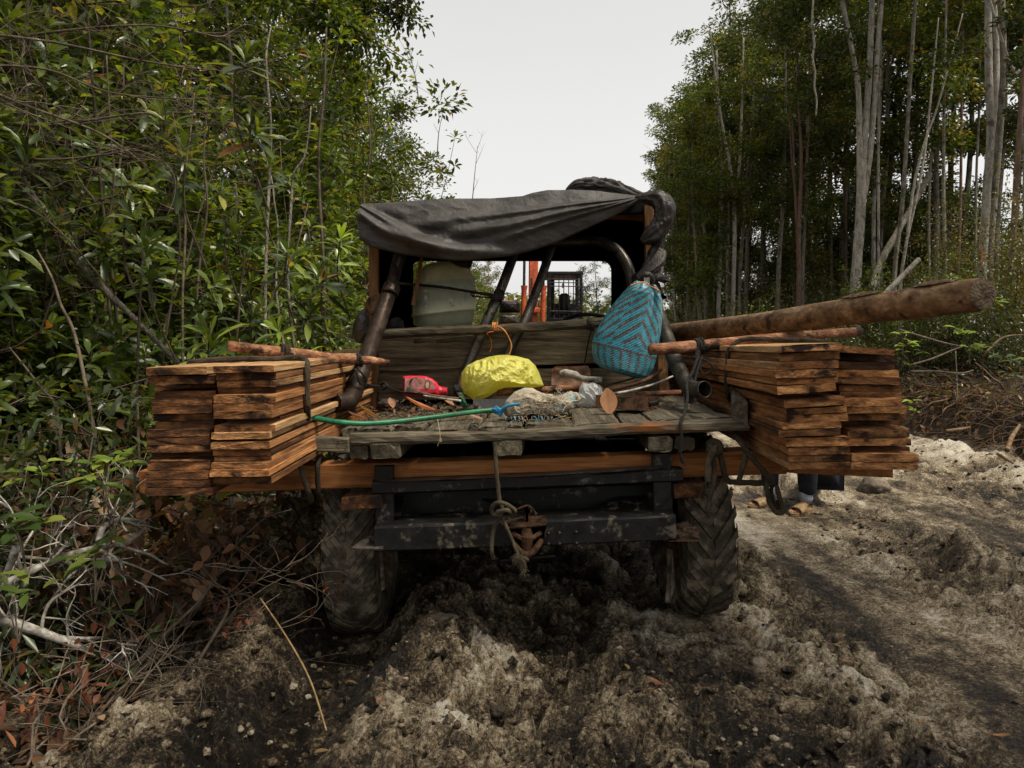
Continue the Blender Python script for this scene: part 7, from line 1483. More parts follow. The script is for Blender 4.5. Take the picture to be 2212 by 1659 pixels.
tl = [([pth((545, 1620, 9), (556, 1200, 9), (560, 960, 8), (555, 780, 6), (548, 620, 5))], 19, 'thin pale trunk, left of the pair near the forest corner', 'bark_pale', 't_slim'),
      ([pth((620, 1620, 9), (628, 1150, 9), (610, 900, 7), (570, 680, 6), (545, 520, 5)), pth((628, 1100, 6), (650, 900, 6), (660, 700, 6), (665, 560, 5))], 18.5, 'pale trunk forking like a Y near the forest corner', 'bark_pale', 't_mid'),
      ([pth((655, 1500, 7), (675, 1150, 7), (700, 880, 7), (725, 560, 6))], 19.5, 'grey trunk leaning right beside the Y-shaped one', 'bark', 't_slim'),
      ([pth((960, 1530, 7), (955, 1250, 7), (943, 1020, 6)), pth((946, 1040, 4), (930, 900, 4), (920, 750, 3)), pth((948, 1060, 4), (985, 920, 3), (1000, 820, 3))], 17, 'slim reddish trunk forking at mid height', 'bark_red', None),
      ([pth((983, 1400, 6), (1003, 1000, 6), (1005, 700, 5), (1012, 500, 5))], 17.5, 'slim grey trunk just right of the reddish forked one', 'bark', 't_mid'),
      ([pth((1425, 1060, 11), (1440, 850, 11), (1458, 600, 10), (1470, 480, 9))], 21, 'brown trunk far back, right of the thick forked clump', 'bark_red', 't_dark'),
      ([pth((1458, 1420, 9), (1495, 1080, 9), (1522, 700, 8), (1545, 300, 8), (1568, -30, 7))], 15, 'long grey trunk curving right up to the frame top', 'bark', 't_dark'),
      ([pth((1555, 1000, 9), (1568, 800, 9), (1575, 560, 8))], 20, 'reddish trunk far back between the grey ones', 'bark_red', 't_dark'),
      ([pth((1488, 1490, 7), (1520, 1250, 6), (1560, 950, 6), (1620, 720, 5), (1690, 520, 4)), pth((1510, 1300, 5), (1600, 880, 5), (1640, 560, 4))], 14.5, 'pair of thin whitish stems leaning right above the log', 'bark_pale', None),
      ([pth((1720, 1420, 8), (1712, 1000, 7), (1715, 500, 6), (1722, 200, 5))], 15, 'straight thin grey trunk between the two stout groups', 'bark', 't_mid'),
      ([pth((1790, 1380, 6), (1800, 1000, 6), (1806, 500, 5), (1810, 150, 5))], 15.5, 'straight thin brown trunk left of the scarred pale one', 'bark_red', 't_olive'),
      ([pth((2060, 1500, 12), (2085, 1000, 12), (2105, 700, 11), (2130, 300, 9))], 12, 'brownish trunk at the right picture edge', 'bark_red', 't_dark2'),
      ([pth((2128, 500, 7), (2080, 380, 6), (2028, 250, 6))], 12.2, 'pale branch slanting down from the right picture edge', 'bark_pale', None),
      ([pth((318, 1600, 6), (305, 1250, 6), (285, 1050, 5), (290, 900, 4))], 25, 'thin stem at the corner where forest meets sky', 'bark', 't_slim'),
      ([pth((355, 1600, 6), (345, 1300, 5), (322, 1080, 5), (318, 950, 4))], 25.5, 'second thin stem from the forest corner', 'bark', 't_slim'),
      ([pth((385, 1600, 6), (388, 1350, 6), (392, 1150, 5), (405, 950, 4))], 24, 'third thin stem from the forest corner', 'bark', 't_olive'),
      ([pth((480, 1500, 7), (475, 1250, 7), (462, 1050, 6), (458, 900, 5))], 22, 'fourth thin stem from the forest corner, slightly thicker', 'bark', 't_mid'),
      ([pth((590, 1550, 6), (598, 1200, 6), (600, 1000, 5))], 21, 'dark thin stem between the pale pair near the corner', 'bark', None),
      ([pth((1205, 1300, 6), (1200, 900, 9), (1210, 600, 8))], 20, 'reddish dark trunk left of the thick forked clump', 'bark_red', 't_mid'),
      ([pth((1130, 950, 4), (1120, 700, 4), (1135, 500, 3)), pth((1150, 950, 4), (1150, 700, 4), (1165, 480, 3))], 21, 'cluster of thin dark stems behind the reddish trunk', 'bark', None),
      ([pth((1880, 1000, 5), (1895, 600, 5), (1900, 300, 4))], 16, 'thin shaded stem left of the stout scarred pair', 'bark', 't_mid'),
      ([pth((1640, 900, 5), (1700, 740, 5), (1760, 590, 4), (1800, 500, 3))], 16, 'slanting grey stem crossing behind the thin trunks', 'bark', None),
      ([pth((1350, 1100, 8), (1368, 800, 8), (1378, 650, 7))], 18, 'pale thinner trunk behind the thick forked clump', 'bark_pale', 't_mid')]
for (pa, d, lab, bk, cr) in tl: trunk_tree(pa, d, lab, bk, cr)
# fallen and hanging stems
def limb3(name, pts, r, m, label, cat, n=9): mb = MB(); s = spline(pts, 6); tube(mb, s, lerpl(r, len(s)), n, jit=.06); return mb.build(name, M[m], label=label, cat=cat, smooth=True)
def Q(x, y, d): a, b = q10(x, y); return P(a, b, d)
limb3('fallen_log', [Q(1380, 1560, 13.5), Q(1460, 1470, 13.5), Q(1530, 1400, 13.6), Q(1582, 1345, 13.8)], [.06, .05, .045], 'bark_pale', 'short broken trunk slanting up behind the long log', 'fallen trunk')
limb3('leaning_tree', [Q(1335, 1500, 15.0), Q(1400, 1330, 15.2), Q(1475, 1200, 15.3), Q(1560, 1050, 15.5), Q(1640, 900, 15.8)], [.07, .065, .055], 'bark', 'thick grey trunk leaning right behind the thin whitish stems', 'leaning trunk')
limb3('liana', [Q(1038, -20, 13.5), Q(1030, 120, 13.5), Q(1042, 230, 13.5), Q(1033, 300, 13.5), Q(1046, 380, 13.5), Q(1042, 450, 13.5), Q(1055, 520, 13.5), Q(1050, 600, 13.5)], [.018, .02, .016], 'bark_pale', 'wavy pale liana hanging in the right forest', 'liana', 6)
limb3('fallen_branch', [Q(480, 1480, 18), Q(520, 1420, 18), Q(570, 1405, 18), Q(612, 1425, 18)], [.02, .02, .03], 'bark', 'arched bare branch low between the forest-corner trunks', 'branch', 6)
# crown mass behind and above, deeper rows
rows_r = [('t_dark', rp(px_, d)[0], d, s_) for (px_, d, s_) in [(1900, 19, .9), (1960, 21, .9), (2020, 18, .85), (2080, 20, .95), (2150, 17, .85), (2230, 19, .95), (2190, 23, 1), (1820, 22, .95), (1750, 25, 1), (2300, 16, .9)]]
for i in range(40):
    d = rg.uniform(19, 36); x0 = max(6.4, (1425-CX)*d/F) if d < 26 else (1400-CX)*d/F; x = x0+abs(rg.gauss(0, 1))*3.6+rg.uniform(0, 1.5)
    rows_r.append((rg.choice(['t_dark', 't_mid', 't_slim', 't_olive', 't_dark2', 't_mid']), x, d, rg.uniform(.72, 1.02)))
RTX = [1380, 1410, 1450, 1490, 1600, 1690, 1760]; RTY = [440, 300, 225, 150, 85, 30, -400]
def rightfit(k, x, y, s):
    r_ = CRW[k]*s*1.2; left = CX+(x-r_)*F/y
    if left < 1400: x += (1400-left)*y/F
    yt = float(np.interp(CX+x*F/y-75, RTX, RTY)); zmax = CAM_H+(HY-yt)*y/F
    return x, min(s, zmax/(HT[k]*1.04))
rows_r.sort(key=lambda q: q[2])
for (k, x, y, s) in rows_r:
    x, s = rightfit(k, x, y, s)
    plant(k, x, y, s, rg.uniform(0, 6.28), spot({'t_dark': 'tall dark tree', 't_mid': 'mid-green tree', 't_slim': 'slim pale-trunked tree', 't_olive': 'olive-crowned tree', 't_dark2': 'broad red-barked tree'}[k], x, y), 'trees deep in the right forest')
for d in sorted(rg.uniform(17, 34) for i in range(70)):
    x = max(7.2, (1480-CX)*d/F)+rg.uniform(0, 13); plant('t_low', x, d, rg.uniform(.7, 1.25), rg.uniform(0, 6.28), spot('low bushy tree', x, d), 'low trees in the right forest')
sky_edge = [(1445, 24, .93), (1412, 28, .80), (1500, 22, 1.02), (1560, 23, 1.06), (1610, 21, 1.0), (1425, 22, .62), (1475, 19, .72), (1680, 19, 1.15), (1720, 17, 1.1)]
for i, (px_, d, s) in enumerate(sky_edge):
    x, y = rp(px_, d); _k = ['t_mid', 't_slim', 't_dark', 't_mid', 't_dark', 't_slim', 't_mid', 't_dark', 't_dark2'][i]; x, s = rightfit(_k, x, y, s); plant(['t_mid', 't_slim', 't_dark', 't_mid', 't_dark', 't_slim', 't_mid', 't_dark', 't_dark2'][i], x, y, s, i*1.9, ['tree whose crown pokes out left over the roof corner', 'slim low-crowned tree at the very left of the right forest', 'tall dark tree third in from the sky gap', 'tall rounded tree under the bare twig tip', 'tall tree whose top nearly meets the frame', 'short slim tree just right of the twisted sheet', 'mid-height tree above the blue bag', 'high dark tree reaching out of frame at the top', 'highest broad crown right of the tree that leaves the frame'][i], 'trees along the sky gap on the right')
# far trees seen under the roof and over it
far = [(1331, 60, .80, 't_slim', 'lone far treetop peeping over the tarpaulin'), (1290, 34, .50, 't_mid', 'far tree with open crown seen through the cab window, right part'), (1250, 52, .42, 't_olive', 'small far tree behind the excavator cab'), (1320, 46, .40, 't_mid', 'far bushy tree by the right window post'), (1040, 30, .48, 't_olive', 'far leafy tree seen beside the drum'), (1062, 40, .52, 't_mid', 'far tree left of the orange boom'), (1100, 55, .36, 't_mid', 'small far tree behind the engine box'), (1020, 24, .55, 't_young2', 'far young tree right of the drum'), (995, 27, .9, 't_young', 'far young tree hidden partly by the drum'), (1360, 44, .55, 't_mid', 'far tree behind the right roof post')]
for (px_, d, s, k, lab) in far: x, y = rp(px_, d); plant(k, x, y, s, px_*.1, lab)
for d in sorted(rg.uniform(38, 75) for i in range(40)):
    px_ = rg.uniform(940, 1560); x, y = rp(px_, d); plant('t_low', x, y, rg.uniform(.75, 1.1)*d/55, rg.uniform(0, 6), spot('far bush', x, y), 'far bushes at the end of the track')
# bare twig tips against the sky
def twigtree(name, x, y, base, H, label, seed, cat='dead tree', m='twig', r0=.02, n=9, spread=.35):
    rs = random.Random(seed); mb = MB(); p = P(x, y, base); q = [p, p+Vector((rs.uniform(-.1, .1), 0, H*.5)), p+Vector((rs.uniform(-.2, .2), 0, H))]; s = spline(q, 6); tube(mb, s, lerpl([r0, r0*.25], len(s)), 5)
    for k in range(n):
        i = rs.randint(len(s)//4, len(s)-2); a = s[i]; L = H*rs.uniform(.15, .4); e = a+Vector((rs.uniform(-1, 1)*L*spread*2, rs.uniform(-1, 1)*L*.3, L)); tube(mb, spline([a, a.lerp(e, .5)+Vector((0, 0, -.05*L)), e], 3), lerpl([r0*.4, r0*.12], 7), 4)
        for w_ in range(2): b_ = a.lerp(e, rs.uniform(.4, .9)); tube(mb, [b_, b_+Vector((rs.uniform(-1, 1)*L*.3, 0, L*.35))], [r0*.15, r0*.08], 3)
    return mb.build(name, M[m], label=label, cat=cat)
twigtree('dead_treetop', *q10(612, 175)[:2], 23, 1.75, 'bare twiggy treetop sticking up over the right forest', 3, r0=.03, n=12)
twigtree('dead_treetop', 905, 225, 12, .85, 'bare dead twigs rising right of the left tree crowns', 4, r0=.012)
twigtree('dead_treetop', 945, 330, 14, .75, 'single bare forked twig over the left shrubs', 5, r0=.012, n=3)
twigtree('dead_treetop', 1020, 440, 17, 1.35, 'bare curved twig just above the left end of the tarpaulin', 6, r0=.014, n=4)

# ---- branch that hangs over the sky gap, top left
def leafy_branch(name, pts, r0, nl, leafL, leafW, pal, label, seed, dens=.12, twigs=26, droop=.1, lm='leaf_far', hi=False, tl_=.5):
    rs = np.random.RandomState(seed); root = empty(name, tuple(pts[0]), label, 'branch'); s = spline(pts, 6); mb = MB(); tube(mb, s, lerpl([r0, r0*.3], len(s)), 6); tips = []
    for k in range(twigs):
        i = rs.randint(len(s)//5, len(s)); a = s[i]; e = a+Vector(rs.normal(0, 1, 3))*tl_*rs.uniform(.3, .8)+Vector((0, 0, -droop)); tube(mb, [a, a.lerp(e, .5), e], [r0*.3, r0*.2, r0*.1], 4)
        for w_ in (.3, .5, .7, .85, 1): tips.append(list(a.lerp(e, w_)))
    mb.build('twigs', M['twig'], root, smooth=True); T = np.array(tips); k = rs.randint(0, len(T), nl); off = rs.normal(0, dens, (nl, 3)); lv = LV(); o0 = np.array(list(pts[0]))
    lv.add(leaves(T[k]+off-o0, off+rs.normal(0, .05, (nl, 3)), np.tile([0, 0, 1.], (nl, 1))+rs.normal(0, .5, (nl, 3)), leafL*rs.uniform(.7, 1.2, nl), leafW, rs, pal, hi)); me = lv.mesh('leaves'); place('leaves', me, M[lm], root); return root
leafy_branch('overhanging_branch', [P(620, -60, 8.5), P(720, -20, 8.5), P(800, 5, 8.6), P(865, 18, 8.7)], .03, 1500, .075, .045, 'dark', 'dark leafy branch reaching right over the sky gap at the top', 5, .07, 30, .10, tl_=.3)
leafy_branch('overhanging_branch', [P(560, -40, 7.6), P(680, 10, 7.8), P(760, 60, 8.0), P(810, 85, 8.2)], .03, 1500, .08, .045, 'mid', 'lower leafy branch with dangling leaves under the top one', 6, .08, 30, .1, tl_=.3)

# ---- undergrowth detail at the left: dead branches, leaning trunk, seedlings
def forked(name, pts, r0, label, seed, m='deadwood', n=10, depth=2, L=.35, cat='dead branch', grav=-.02, flatten=.5):
    rs = random.Random(seed); mb = MB(); s = spline([Vector(p) for p in pts], 6); tube(mb, s, lerpl([r0, r0*.45], len(s)), 8, jit=.08, seed=seed)
    def sub(a, d0, r, L_, dep):
        q = [a]; d_ = d0.copy()
        for i in range(5): d_ = (d_+Vector((rs.gauss(0, .24), rs.gauss(0, .18), rs.gauss(grav, .22)))).normalized(); q.append(q[-1]+d_*L_/5)
        s2 = spline(q, 3); tube(mb, s2, lerpl([r, r*.35], len(s2)), 6 if r > .004 else 4, jit=.06, seed=rs.randint(0, 999))
        if dep > 0:
            for k in range(rs.randint(2, 3)): j = rs.randint(1, 4); sub(q[j], (d_+Vector((rs.gauss(0, .8), rs.gauss(0, .4), rs.gauss(0, .7)))).normalized(), r*.55, L_*.62, dep-1)
    for k in range(n):
        i = rs.randint(2, len(s)-2); t = (s[i+1]-s[i-1]).normalized(); sub(s[i], (t*.6+Vector((rs.gauss(0, .8), rs.gauss(0, flatten), rs.gauss(0, .8)))).normalized(), r0*rs.uniform(.25, .5), L*rs.uniform(.6, 1.3), depth)
    return mb.build(name, M[m], label=label, cat=cat, smooth=True)
def q9(x, y, d): return P(.4097*x, 979.3+.4097*y, d)
forked('dead_branch', [q9(-60, 740, 2.55), q9(120, 640, 2.6), q9(350, 540, 2.7), q9(540, 490, 2.8), q9(660, 470, 2.9), q9(770, 395, 3.0)], .016, 'forked bleached grey branch lying across the lower left brush', 11, n=12, L=.34)
forked('dead_branch', [q9(-40, 860, 2.5), q9(180, 930, 2.55), q9(420, 1020, 2.6), q9(700, 1130, 2.75)], .020, 'thick pale fallen branch slanting down to the mud, lower left', 12, n=5, L=.25)
forked('dead_branch', [q9(520, 470, 2.75), q9(540, 400, 2.8), q9(600, 355, 2.85), q9(700, 350, 2.9), q9(780, 370, 3.0)], .013, 'arched grey branch stub above the bleached forked one', 13, n=3, L=.2)
forked('dead_branch', [q9(700, 1150, 2.6), q9(840, 980, 2.7), q9(1040, 790, 2.85), q9(1150, 640, 3.0)], .0085, 'brown branch rising from the mud under the left planks', 14, m='twig', n=7, L=.5)
forked('dead_branch', [q9(980, 1200, 2.65), q9(1080, 1040, 2.75), q9(1190, 850, 2.85), q9(1200, 760, 2.9), q9(1140, 700, 2.95)], .0075, 'curved brown branch beside the rut under the left planks', 15, m='twig', n=5, L=.4)
forked('dead_branch', [q9(-30, 530, 2.7), q9(260, 560, 2.75), q9(390, 560, 2.8), q9(640, 570, 2.85), q9(900, 680, 2.9)], .0075, 'thin bent grey branch crossing the bleached one', 16, n=7, L=.3)
forked('dead_branch', [q9(90, 490, 2.4), q9(40, 620, 2.42), q9(-30, 720, 2.45)], .014, 'short pale broken branch at the left picture edge', 17, n=2, L=.2)
forked('dead_branch', [q9(-50, 20, 3.1), q9(150, 60, 3.15), q9(300, 90, 3.2), q9(520, 170, 3.3)], .014, 'long brown branch low in the left brush', 18, m='twig', n=4, L=.4)
forked('dead_branch', [q9(450, 1500, 2.3), q9(560, 1330, 2.35), q9(700, 1180, 2.45), q9(860, 1050, 2.6)], .005, 'thin dark twig spray arching at the bottom left', 19, m='twig', n=16, L=.42)
forked('dead_branch', [q9(200, 1650, 2.2), q9(420, 1480, 2.25), q9(640, 1330, 2.35), q9(760, 1200, 2.4)], .005, 'dark fanned twigs in the bottom left corner', 20, m='twig', n=14, L=.45)
for i, (a, b_, c_, d_, dd, lab) in enumerate([((-60, 70), (120, 92), (300, 130), (430, 150), 3.6, 'pale dead stem running level across the upper left'), ((-60, 95), (150, 65), (330, 55), (470, 80), 3.7, 'brown dead bough reaching right at the top left'), ((-60, 260), (110, 270), (300, 245), (480, 245), 3.6, 'dead stem under the upper left tangle'),
       ((-60, 330), (90, 345), (250, 330), (420, 290), 3.5, 'reddish dead stem low in the upper left tangle'), ((-60, 180), (60, 230), (220, 290), (330, 370), 3.4, 'slanting dead bough in the upper left tangle'), ((-60, 420), (60, 450), (150, 520), (250, 640), 3.4, 'thin orange-brown stem slanting down on the left'), ((-60, 140), (100, 150), (240, 200), (420, 215), 3.3, 'twiggy dead spray in the upper left tangle')]):
    forked('dead_bough', [P(*a, dd), P(*b_, dd+.05), P(*c_, dd+.1), P(*d_, dd+.2)], .008 if i < 5 else .006, lab, 40+i, m='twig', n=13, L=.55, depth=2, cat='dead bough', grav=0)
limb3('leaning_tree', [P(20, 350, 4.0), P(91, 461, 4.0), P(182, 581, 4.05), P(240, 640, 4.05), P(292, 690, 4.1), P(380, 780, 4.15), P(450, 860, 4.2)], [.030, .025, .018, .014, .012], 'bark', 'pale leaning trunk slanting down behind the left planks', 'trunk', 12)
sap = [((300, 1000), (300, 700), (308, 560), (315, 470), 3.9, .012), ((345, 900), (372, 640), (382, 420), (388, 300), 4.2, .011), ((208, 960), (160, 720), (112, 600), (80, 540), 3.2, .012), ((560, 780), (590, 640), (650, 500), (665, 440), 4.4, .012), ((505, 780), (520, 620), (512, 470), (510, 400), 4.5, .011), ((395, 800), (400, 500), (410, 300), (420, 200), 4.6, .013),
       ((575, 860), (580, 420), (575, 130), (585, 60), 5.0, .018), ((440, 850), (432, 560), (440, 330), (455, 180), 4.9, .015), ((700, 760), (690, 420), (700, 200), (705, 60), 6.2, .022), ((640, 790), (630, 420), (660, 330), (672, 230), 5.4, .018), ((615, 760), (600, 500), (585, 380), (560, 300), 5.4, .014), ((150, 1100), (120, 880), (60, 800), (20, 750), 3.0, .010), ((795, 740), (785, 420), (800, 300), (790, 180), 7.5, .02), ((250, 760), (235, 480), (240, 300), (230, 120), 4.4, .014)]
for i, (a, b_, c_, d_, dd, r_) in enumerate(sap):
    limb3('sapling', [P(*a, dd), P((a[0]+b_[0])/2+rg.uniform(-14, 14), (a[1]+b_[1])/2, dd), P(*b_, dd+.03), P((c_[0]+b_[0])/2+rg.uniform(-12, 12), (c_[1]+b_[1])/2, dd), P(*c_, dd), P(*d_, dd+.05)], [r_*.7, r_*.55, r_*.3], 'bark' if i in (6, 9, 10) else 'twig', ['grey sapling stem just left of the plank stack top', 'thin sapling stem above the outer plank column', 'bent sapling stem in front of the dark left brush', 'sapling stem leaning right beside the left pole', 'pale straight sapling stem behind the left pole', 'thin upright stem above the plank stack, leaning slightly', 'tall straight sapling carrying the big leaf whorls', 'tall sapling with pale bark left of the whorled one', 'tall grey stem below the overhanging branch', 'forked sapling half, right arm', 'forked sapling half, left arm', 'short bent stem at the left picture edge', 'slim stem beside the tarpaulin corner', 'tall dim stem deep in the upper left'][i], 'sapling', 7)
# single big whorls held on the near saplings
def big_whorl(px_, py_, d, n, L, W, pal, label, seed, ax=(0.1, -.35, .9), m=1):
    rs = np.random.RandomState(seed); lv = LV()
    for k in range(m): a = np.array(ax)+rs.normal(0, .15, 3); rosette(lv, list(rs.normal(0, .03*(m-1), 3)-np.array(ax)*.10*k), list(a), n, L, W, rs, pal)
    r = empty('leaf_whorl', tuple(P(px_, py_, d)), label, 'leaf sprig'); me = lv.mesh('leaves'); place('leaves', me, M['leaf'], r)
    mb = MB(); p = P(px_, py_, d); tube(mb, spline([p, p+Vector((-.03, .06, -.22)), p+Vector((.02, .2, -.5))], 4), .005, 5); mb.build('stem', M['twig'], r)
    return r
W_ = [(455, 705, 3.6, 15, .20, .046, 'fresh', 'bright leaf whorl standing above the left pole'), (510, 145, 3.7, 16, .19, .045, 'mid', 'tall leaf whorl near the top left of centre'), (545, 235, 3.8, 14, .18, .042, 'fresh', 'whitish green whorl below the tall one'), (400, 350, 3.6, 13, .17, .04, 'mid', 'spreading whorl in the middle of the left foliage'),
      (350, 230, 3.7, 13, .17, .042, 'fresh', 'broad upright whorl on the upper left sapling'), (490, 470, 3.9, 13, .17, .038, 'fresh', 'lit whorl left of the roof, middle height'), (620, 545, 4.2, 14, .17, .036, 'fresh', 'bright narrow-leaved whorl beside the roof'), (700, 590, 4.2, 15, .17, .036, 'fresh', 'bright whorl just left of the wooden post'), (650, 640, 4.1, 13, .17, .038, 'fresh', 'whorl below and left of the wooden post'), (560, 330, 4.0, 13, .17, .04, 'mid', 'whorl on the sapling fork'),
      (735, 520, 4.6, 13, .16, .034, 'lime', 'lime whorl close to the tarpaulin left corner'), (545, 650, 4.0, 12, .16, .038, 'mid', 'darker whorl above the plank stack'), (600, 720, 3.9, 14, .15, .036, 'lime', 'low lime whorl touching the pale plank tops'), (270, 470, 3.4, 11, .16, .042, 'mid', 'dim whorl among the left stems'), (330, 560, 3.6, 11, .16, .04, 'mid', 'dim whorl right of the leaning trunk')]
for i, (a, b_, d, n, L, W, pal, lab) in enumerate(W_): big_whorl(a, b_, d, n, L, W, pal, lab, 300+i, ax=(rg.uniform(-.3, .3), rg.uniform(-.55, -.1), .85), m=2)
# seedlings with oval leaves, low left
def seedling(px_, py_, d, L, W, n, label, seed, pal='lime', H=.12, m=3, name='seedling'):
    rs = np.random.RandomState(seed); p = P(px_, py_, d); root = empty(name, tuple(p), label, 'seedling'); mb = MB(); lv = LV(); tops = []
    for k in range(m):
        e = p+Vector((rs.normal(0, .08), rs.normal(0, .05), rs.uniform(.3, 1)*H)); tube(mb, spline([p+Vector((0, 0, -.10)), p.lerp(e, .5)+Vector((.01, 0, .01)), e], 4), lerpl([.003, .0015], 9), 4); tops.append(np.array(list(e-p)))
    T = np.array(tops)[rs.randint(0, m, n)]; a = rs.rand(n)*6.28; d_ = np.stack([np.cos(a), np.sin(a)*.8, rs.uniform(-.1, .5, n)], 1); base = T+d_*.012+rs.normal(0, .012, (n, 3))
    lv.add(leaves(base, d_, np.tile([0, -.3, 1.], (n, 1)), L*rs.uniform(.7, 1.2, n), W*rs.uniform(.8, 1.1, n), rs, pal, True, .12, .25)); mb.build('stem', M['twig'], root); place('leaves', lv.mesh('leaves'), M['leaf'], root)
SD = [(150, 1062, 2.75, .075, .034, 16, 'bright oval-leaved seedling at far lower left'), (225, 1050, 2.7, .078, .036, 18, 'cluster of bright oval leaves left of the plank ends'), (290, 1048, 2.6, .06, .034, 9, 'small bright leaf pair touching the lowest left plank'), (110, 1110, 2.7, .09, .026, 12, 'dark long-leaved seedling beneath the bright ones'), (205, 1240, 2.55, .085, .034, 14, 'upright olive seedling among the dead branches'), (330, 1270, 2.9, .09, .034, 12, 'shaded seedling under the plank stack'),
      (240, 1110, 2.75, .08, .03, 10, 'narrow-leaved seedling above the grey arched branch'), (60, 1190, 2.4, .09, .05, 18, 'ferny sprig at the left edge'), (40, 1320, 2.3, .09, .03, 14, 'low fern-like sprig in the left corner'), (290, 1395, 2.6, .05, .014, 14, 'tiny fern sprig at the edge of the mud')]
for i, (a, b_, d, L, W, n, lab) in enumerate(SD): seedling(a, b_, d, L, W, n, lab, 500+i, 'lime' if i in (0, 1, 2) else 'mid')
# withered shrubs with hanging brown leaves under the left planks, red-leaved ones in the corner
for i, (x, y, s, rz, k, lab) in enumerate([(-1.50, 3.35, .62, 0, 'brown_bush', 'withered shrub with hanging brown leaves under the left planks'), (-1.30, 3.75, .60, 2, 'brown_bush', 'withered brown-leaved shrub beside the left rear tyre'), (-1.85, 3.2, .7, 4, 'brown_bush', 'withered brown-leaved shrub left of the plank ends'), (-1.52, 2.25, .62, 1, 'red_bush', 'small shrub with glossy red-brown leaves in the bottom left corner'), (-1.38, 2.62, .62, 3, 'red_bush', 'small red-brown leaved shrub beside the pale fallen branch'), (-1.15, 3.0, .5, 5, 'red_bush', 'sparse red-leaved shrub at the edge of the rut'), (-2.1, 3.9, .9, 3, 'brown_bush', 'tall withered shrub behind the left plank ends')]):
    plant(k, x, y, s, rz, lab)
# ground litter and low green cover, left and on the right bank: masses nobody could count
def litter(name, n, xr, yr, L, W, pal, label, seed, flat=.35, lift=.03, m='dryleaf', cond=None, hi=True):
    rs = np.random.RandomState(seed); x = rs.uniform(xr[0], xr[1], n); y = yr[0]+(yr[1]-yr[0])*rs.rand(n)**1.3
    if cond is not None: k = cond(x, y, rs); x, y = x[k], y[k]
    n = len(x); z = height(x, y)+.004+rs.rand(n)**2*lift; a = rs.rand(n)*6.28; d = np.stack([np.cos(a), np.sin(a), rs.normal(0, flat, n)], 1); lv = LV()
    lv.add(leaves(np.stack([x, y, z], 1), d, np.tile([0, 0, 1.], (n, 1))+rs.normal(0, flat, (n, 3)), L*rs.uniform(.6, 1.3, n), W*rs.uniform(.7, 1.2, n), rs, pal, hi, .2, .1)); o = place(name, lv.mesh(name), M[m]); return tag(o, label, 'ground cover', kind='stuff')
verge = lambda x, y, rs: x < -1.22-.16*rs.rand(len(x))-.03*(y-2)
litter('leaf_litter', 5200, (-4.5, -1.1), (1.9, 9), .085, .038, 'brown', 'brown leaf litter covering the left verge under the brush', 61, cond=verge)
litter('ground_cover', 6500, (-4.5, -1.25), (2.3, 9), .085, .024, 'dark', 'low green plants and grass on the left verge', 62, flat=.9, lift=.28, m='leaf', cond=verge, hi=False)
bankc = lambda x, y, rs: x > 5.22+.35*sstep(9.5, 16, y)+.04*(8-np.minimum(y, 8))
litter('leaf_litter', 12000, (5.2, 9.5), (5, 17), .10, .045, 'brown', 'dry leaves and debris covering the right bank', 63, cond=bankc, flat=.6, lift=.10, hi=False)
litter('ground_cover', 4200, (5.5, 10), (5, 17), .10, .04, 'olive', 'low green plants scattered over the right bank', 64, cond=bankc, flat=.9, lift=.25, m='leaf', hi=False)
litter('leaf_litter', 70, (-1.2, 4.5), (2.2, 9), .05, .022, 'tan', 'few dry leaves scattered over the muddy track', 65, lift=.004, flat=.15)
# roots and sticks on the right bank
rs_ = random.Random(5); mb = MB()
for k in range(900):
    y = rs_.uniform(5.2, 12.5); e_ = 5.15+.35*float(sstep(9.5, 16, y))+.04*(8-min(y, 8)); x = e_+rs_.uniform(.05, .9)+.2; z = hz_at(x, y)+rs_.uniform(0, .06); q = [Vector((x, y, z))]
    d_ = Vector((-.6+rs_.gauss(0, .3), rs_.gauss(0, .6), -.25+rs_.gauss(0, .25)))
    for i in range(5):
        d_ = (d_+Vector((rs_.gauss(0, .3), rs_.gauss(0, .35), rs_.gauss(-.12, .25)))).normalized(); n_ = q[-1]+d_*rs_.uniform(.05, .13); n_.z = max(n_.z, hz_at(n_.x, n_.y)+.01); q.append(n_)
    r_ = rs_.uniform(.003, .009)*(2 if rs_.random() < .07 else 1); s = spline(q, 2); tube(mb, s, lerpl([r_, r_*.4], len(s)), 4)
o = mb.build('root_tangle', M['root'], smooth=True); tag(o, 'torn fine roots hanging from the edge of the right bank', 'roots', kind='stuff')
mb = MB()
for k in range(1300):
    y = rs_.uniform(5.5, 15); x = 5.3+rs_.random()*3.2; z = hz_at(x, y)+rs_.uniform(.01, .16); a = rs_.gauss(0, .7)+(PI if rs_.random() < .5 else 0); L = rs_.uniform(.15, .7)
    d_ = Vector((math.cos(a), math.sin(a)*.8, rs_.gauss(.05, .3))); p = Vector((x, y, z)); r_ = rs_.uniform(.002, .007); tube(mb, spline([p, p+d_*L*.5+Vector((0, 0, rs_.gauss(0, .03))), p+d_*L], 3), lerpl([r_, r_*.5], 7), 4)
o = mb.build('brushwood', M['twig'], smooth=True); tag(o, 'dead twigs and brushwood heaped on the right bank', 'brushwood', kind='stuff')
def QR(x, y, d): return P(1900.9+.34716*x, 518.4+.34716*y, d)
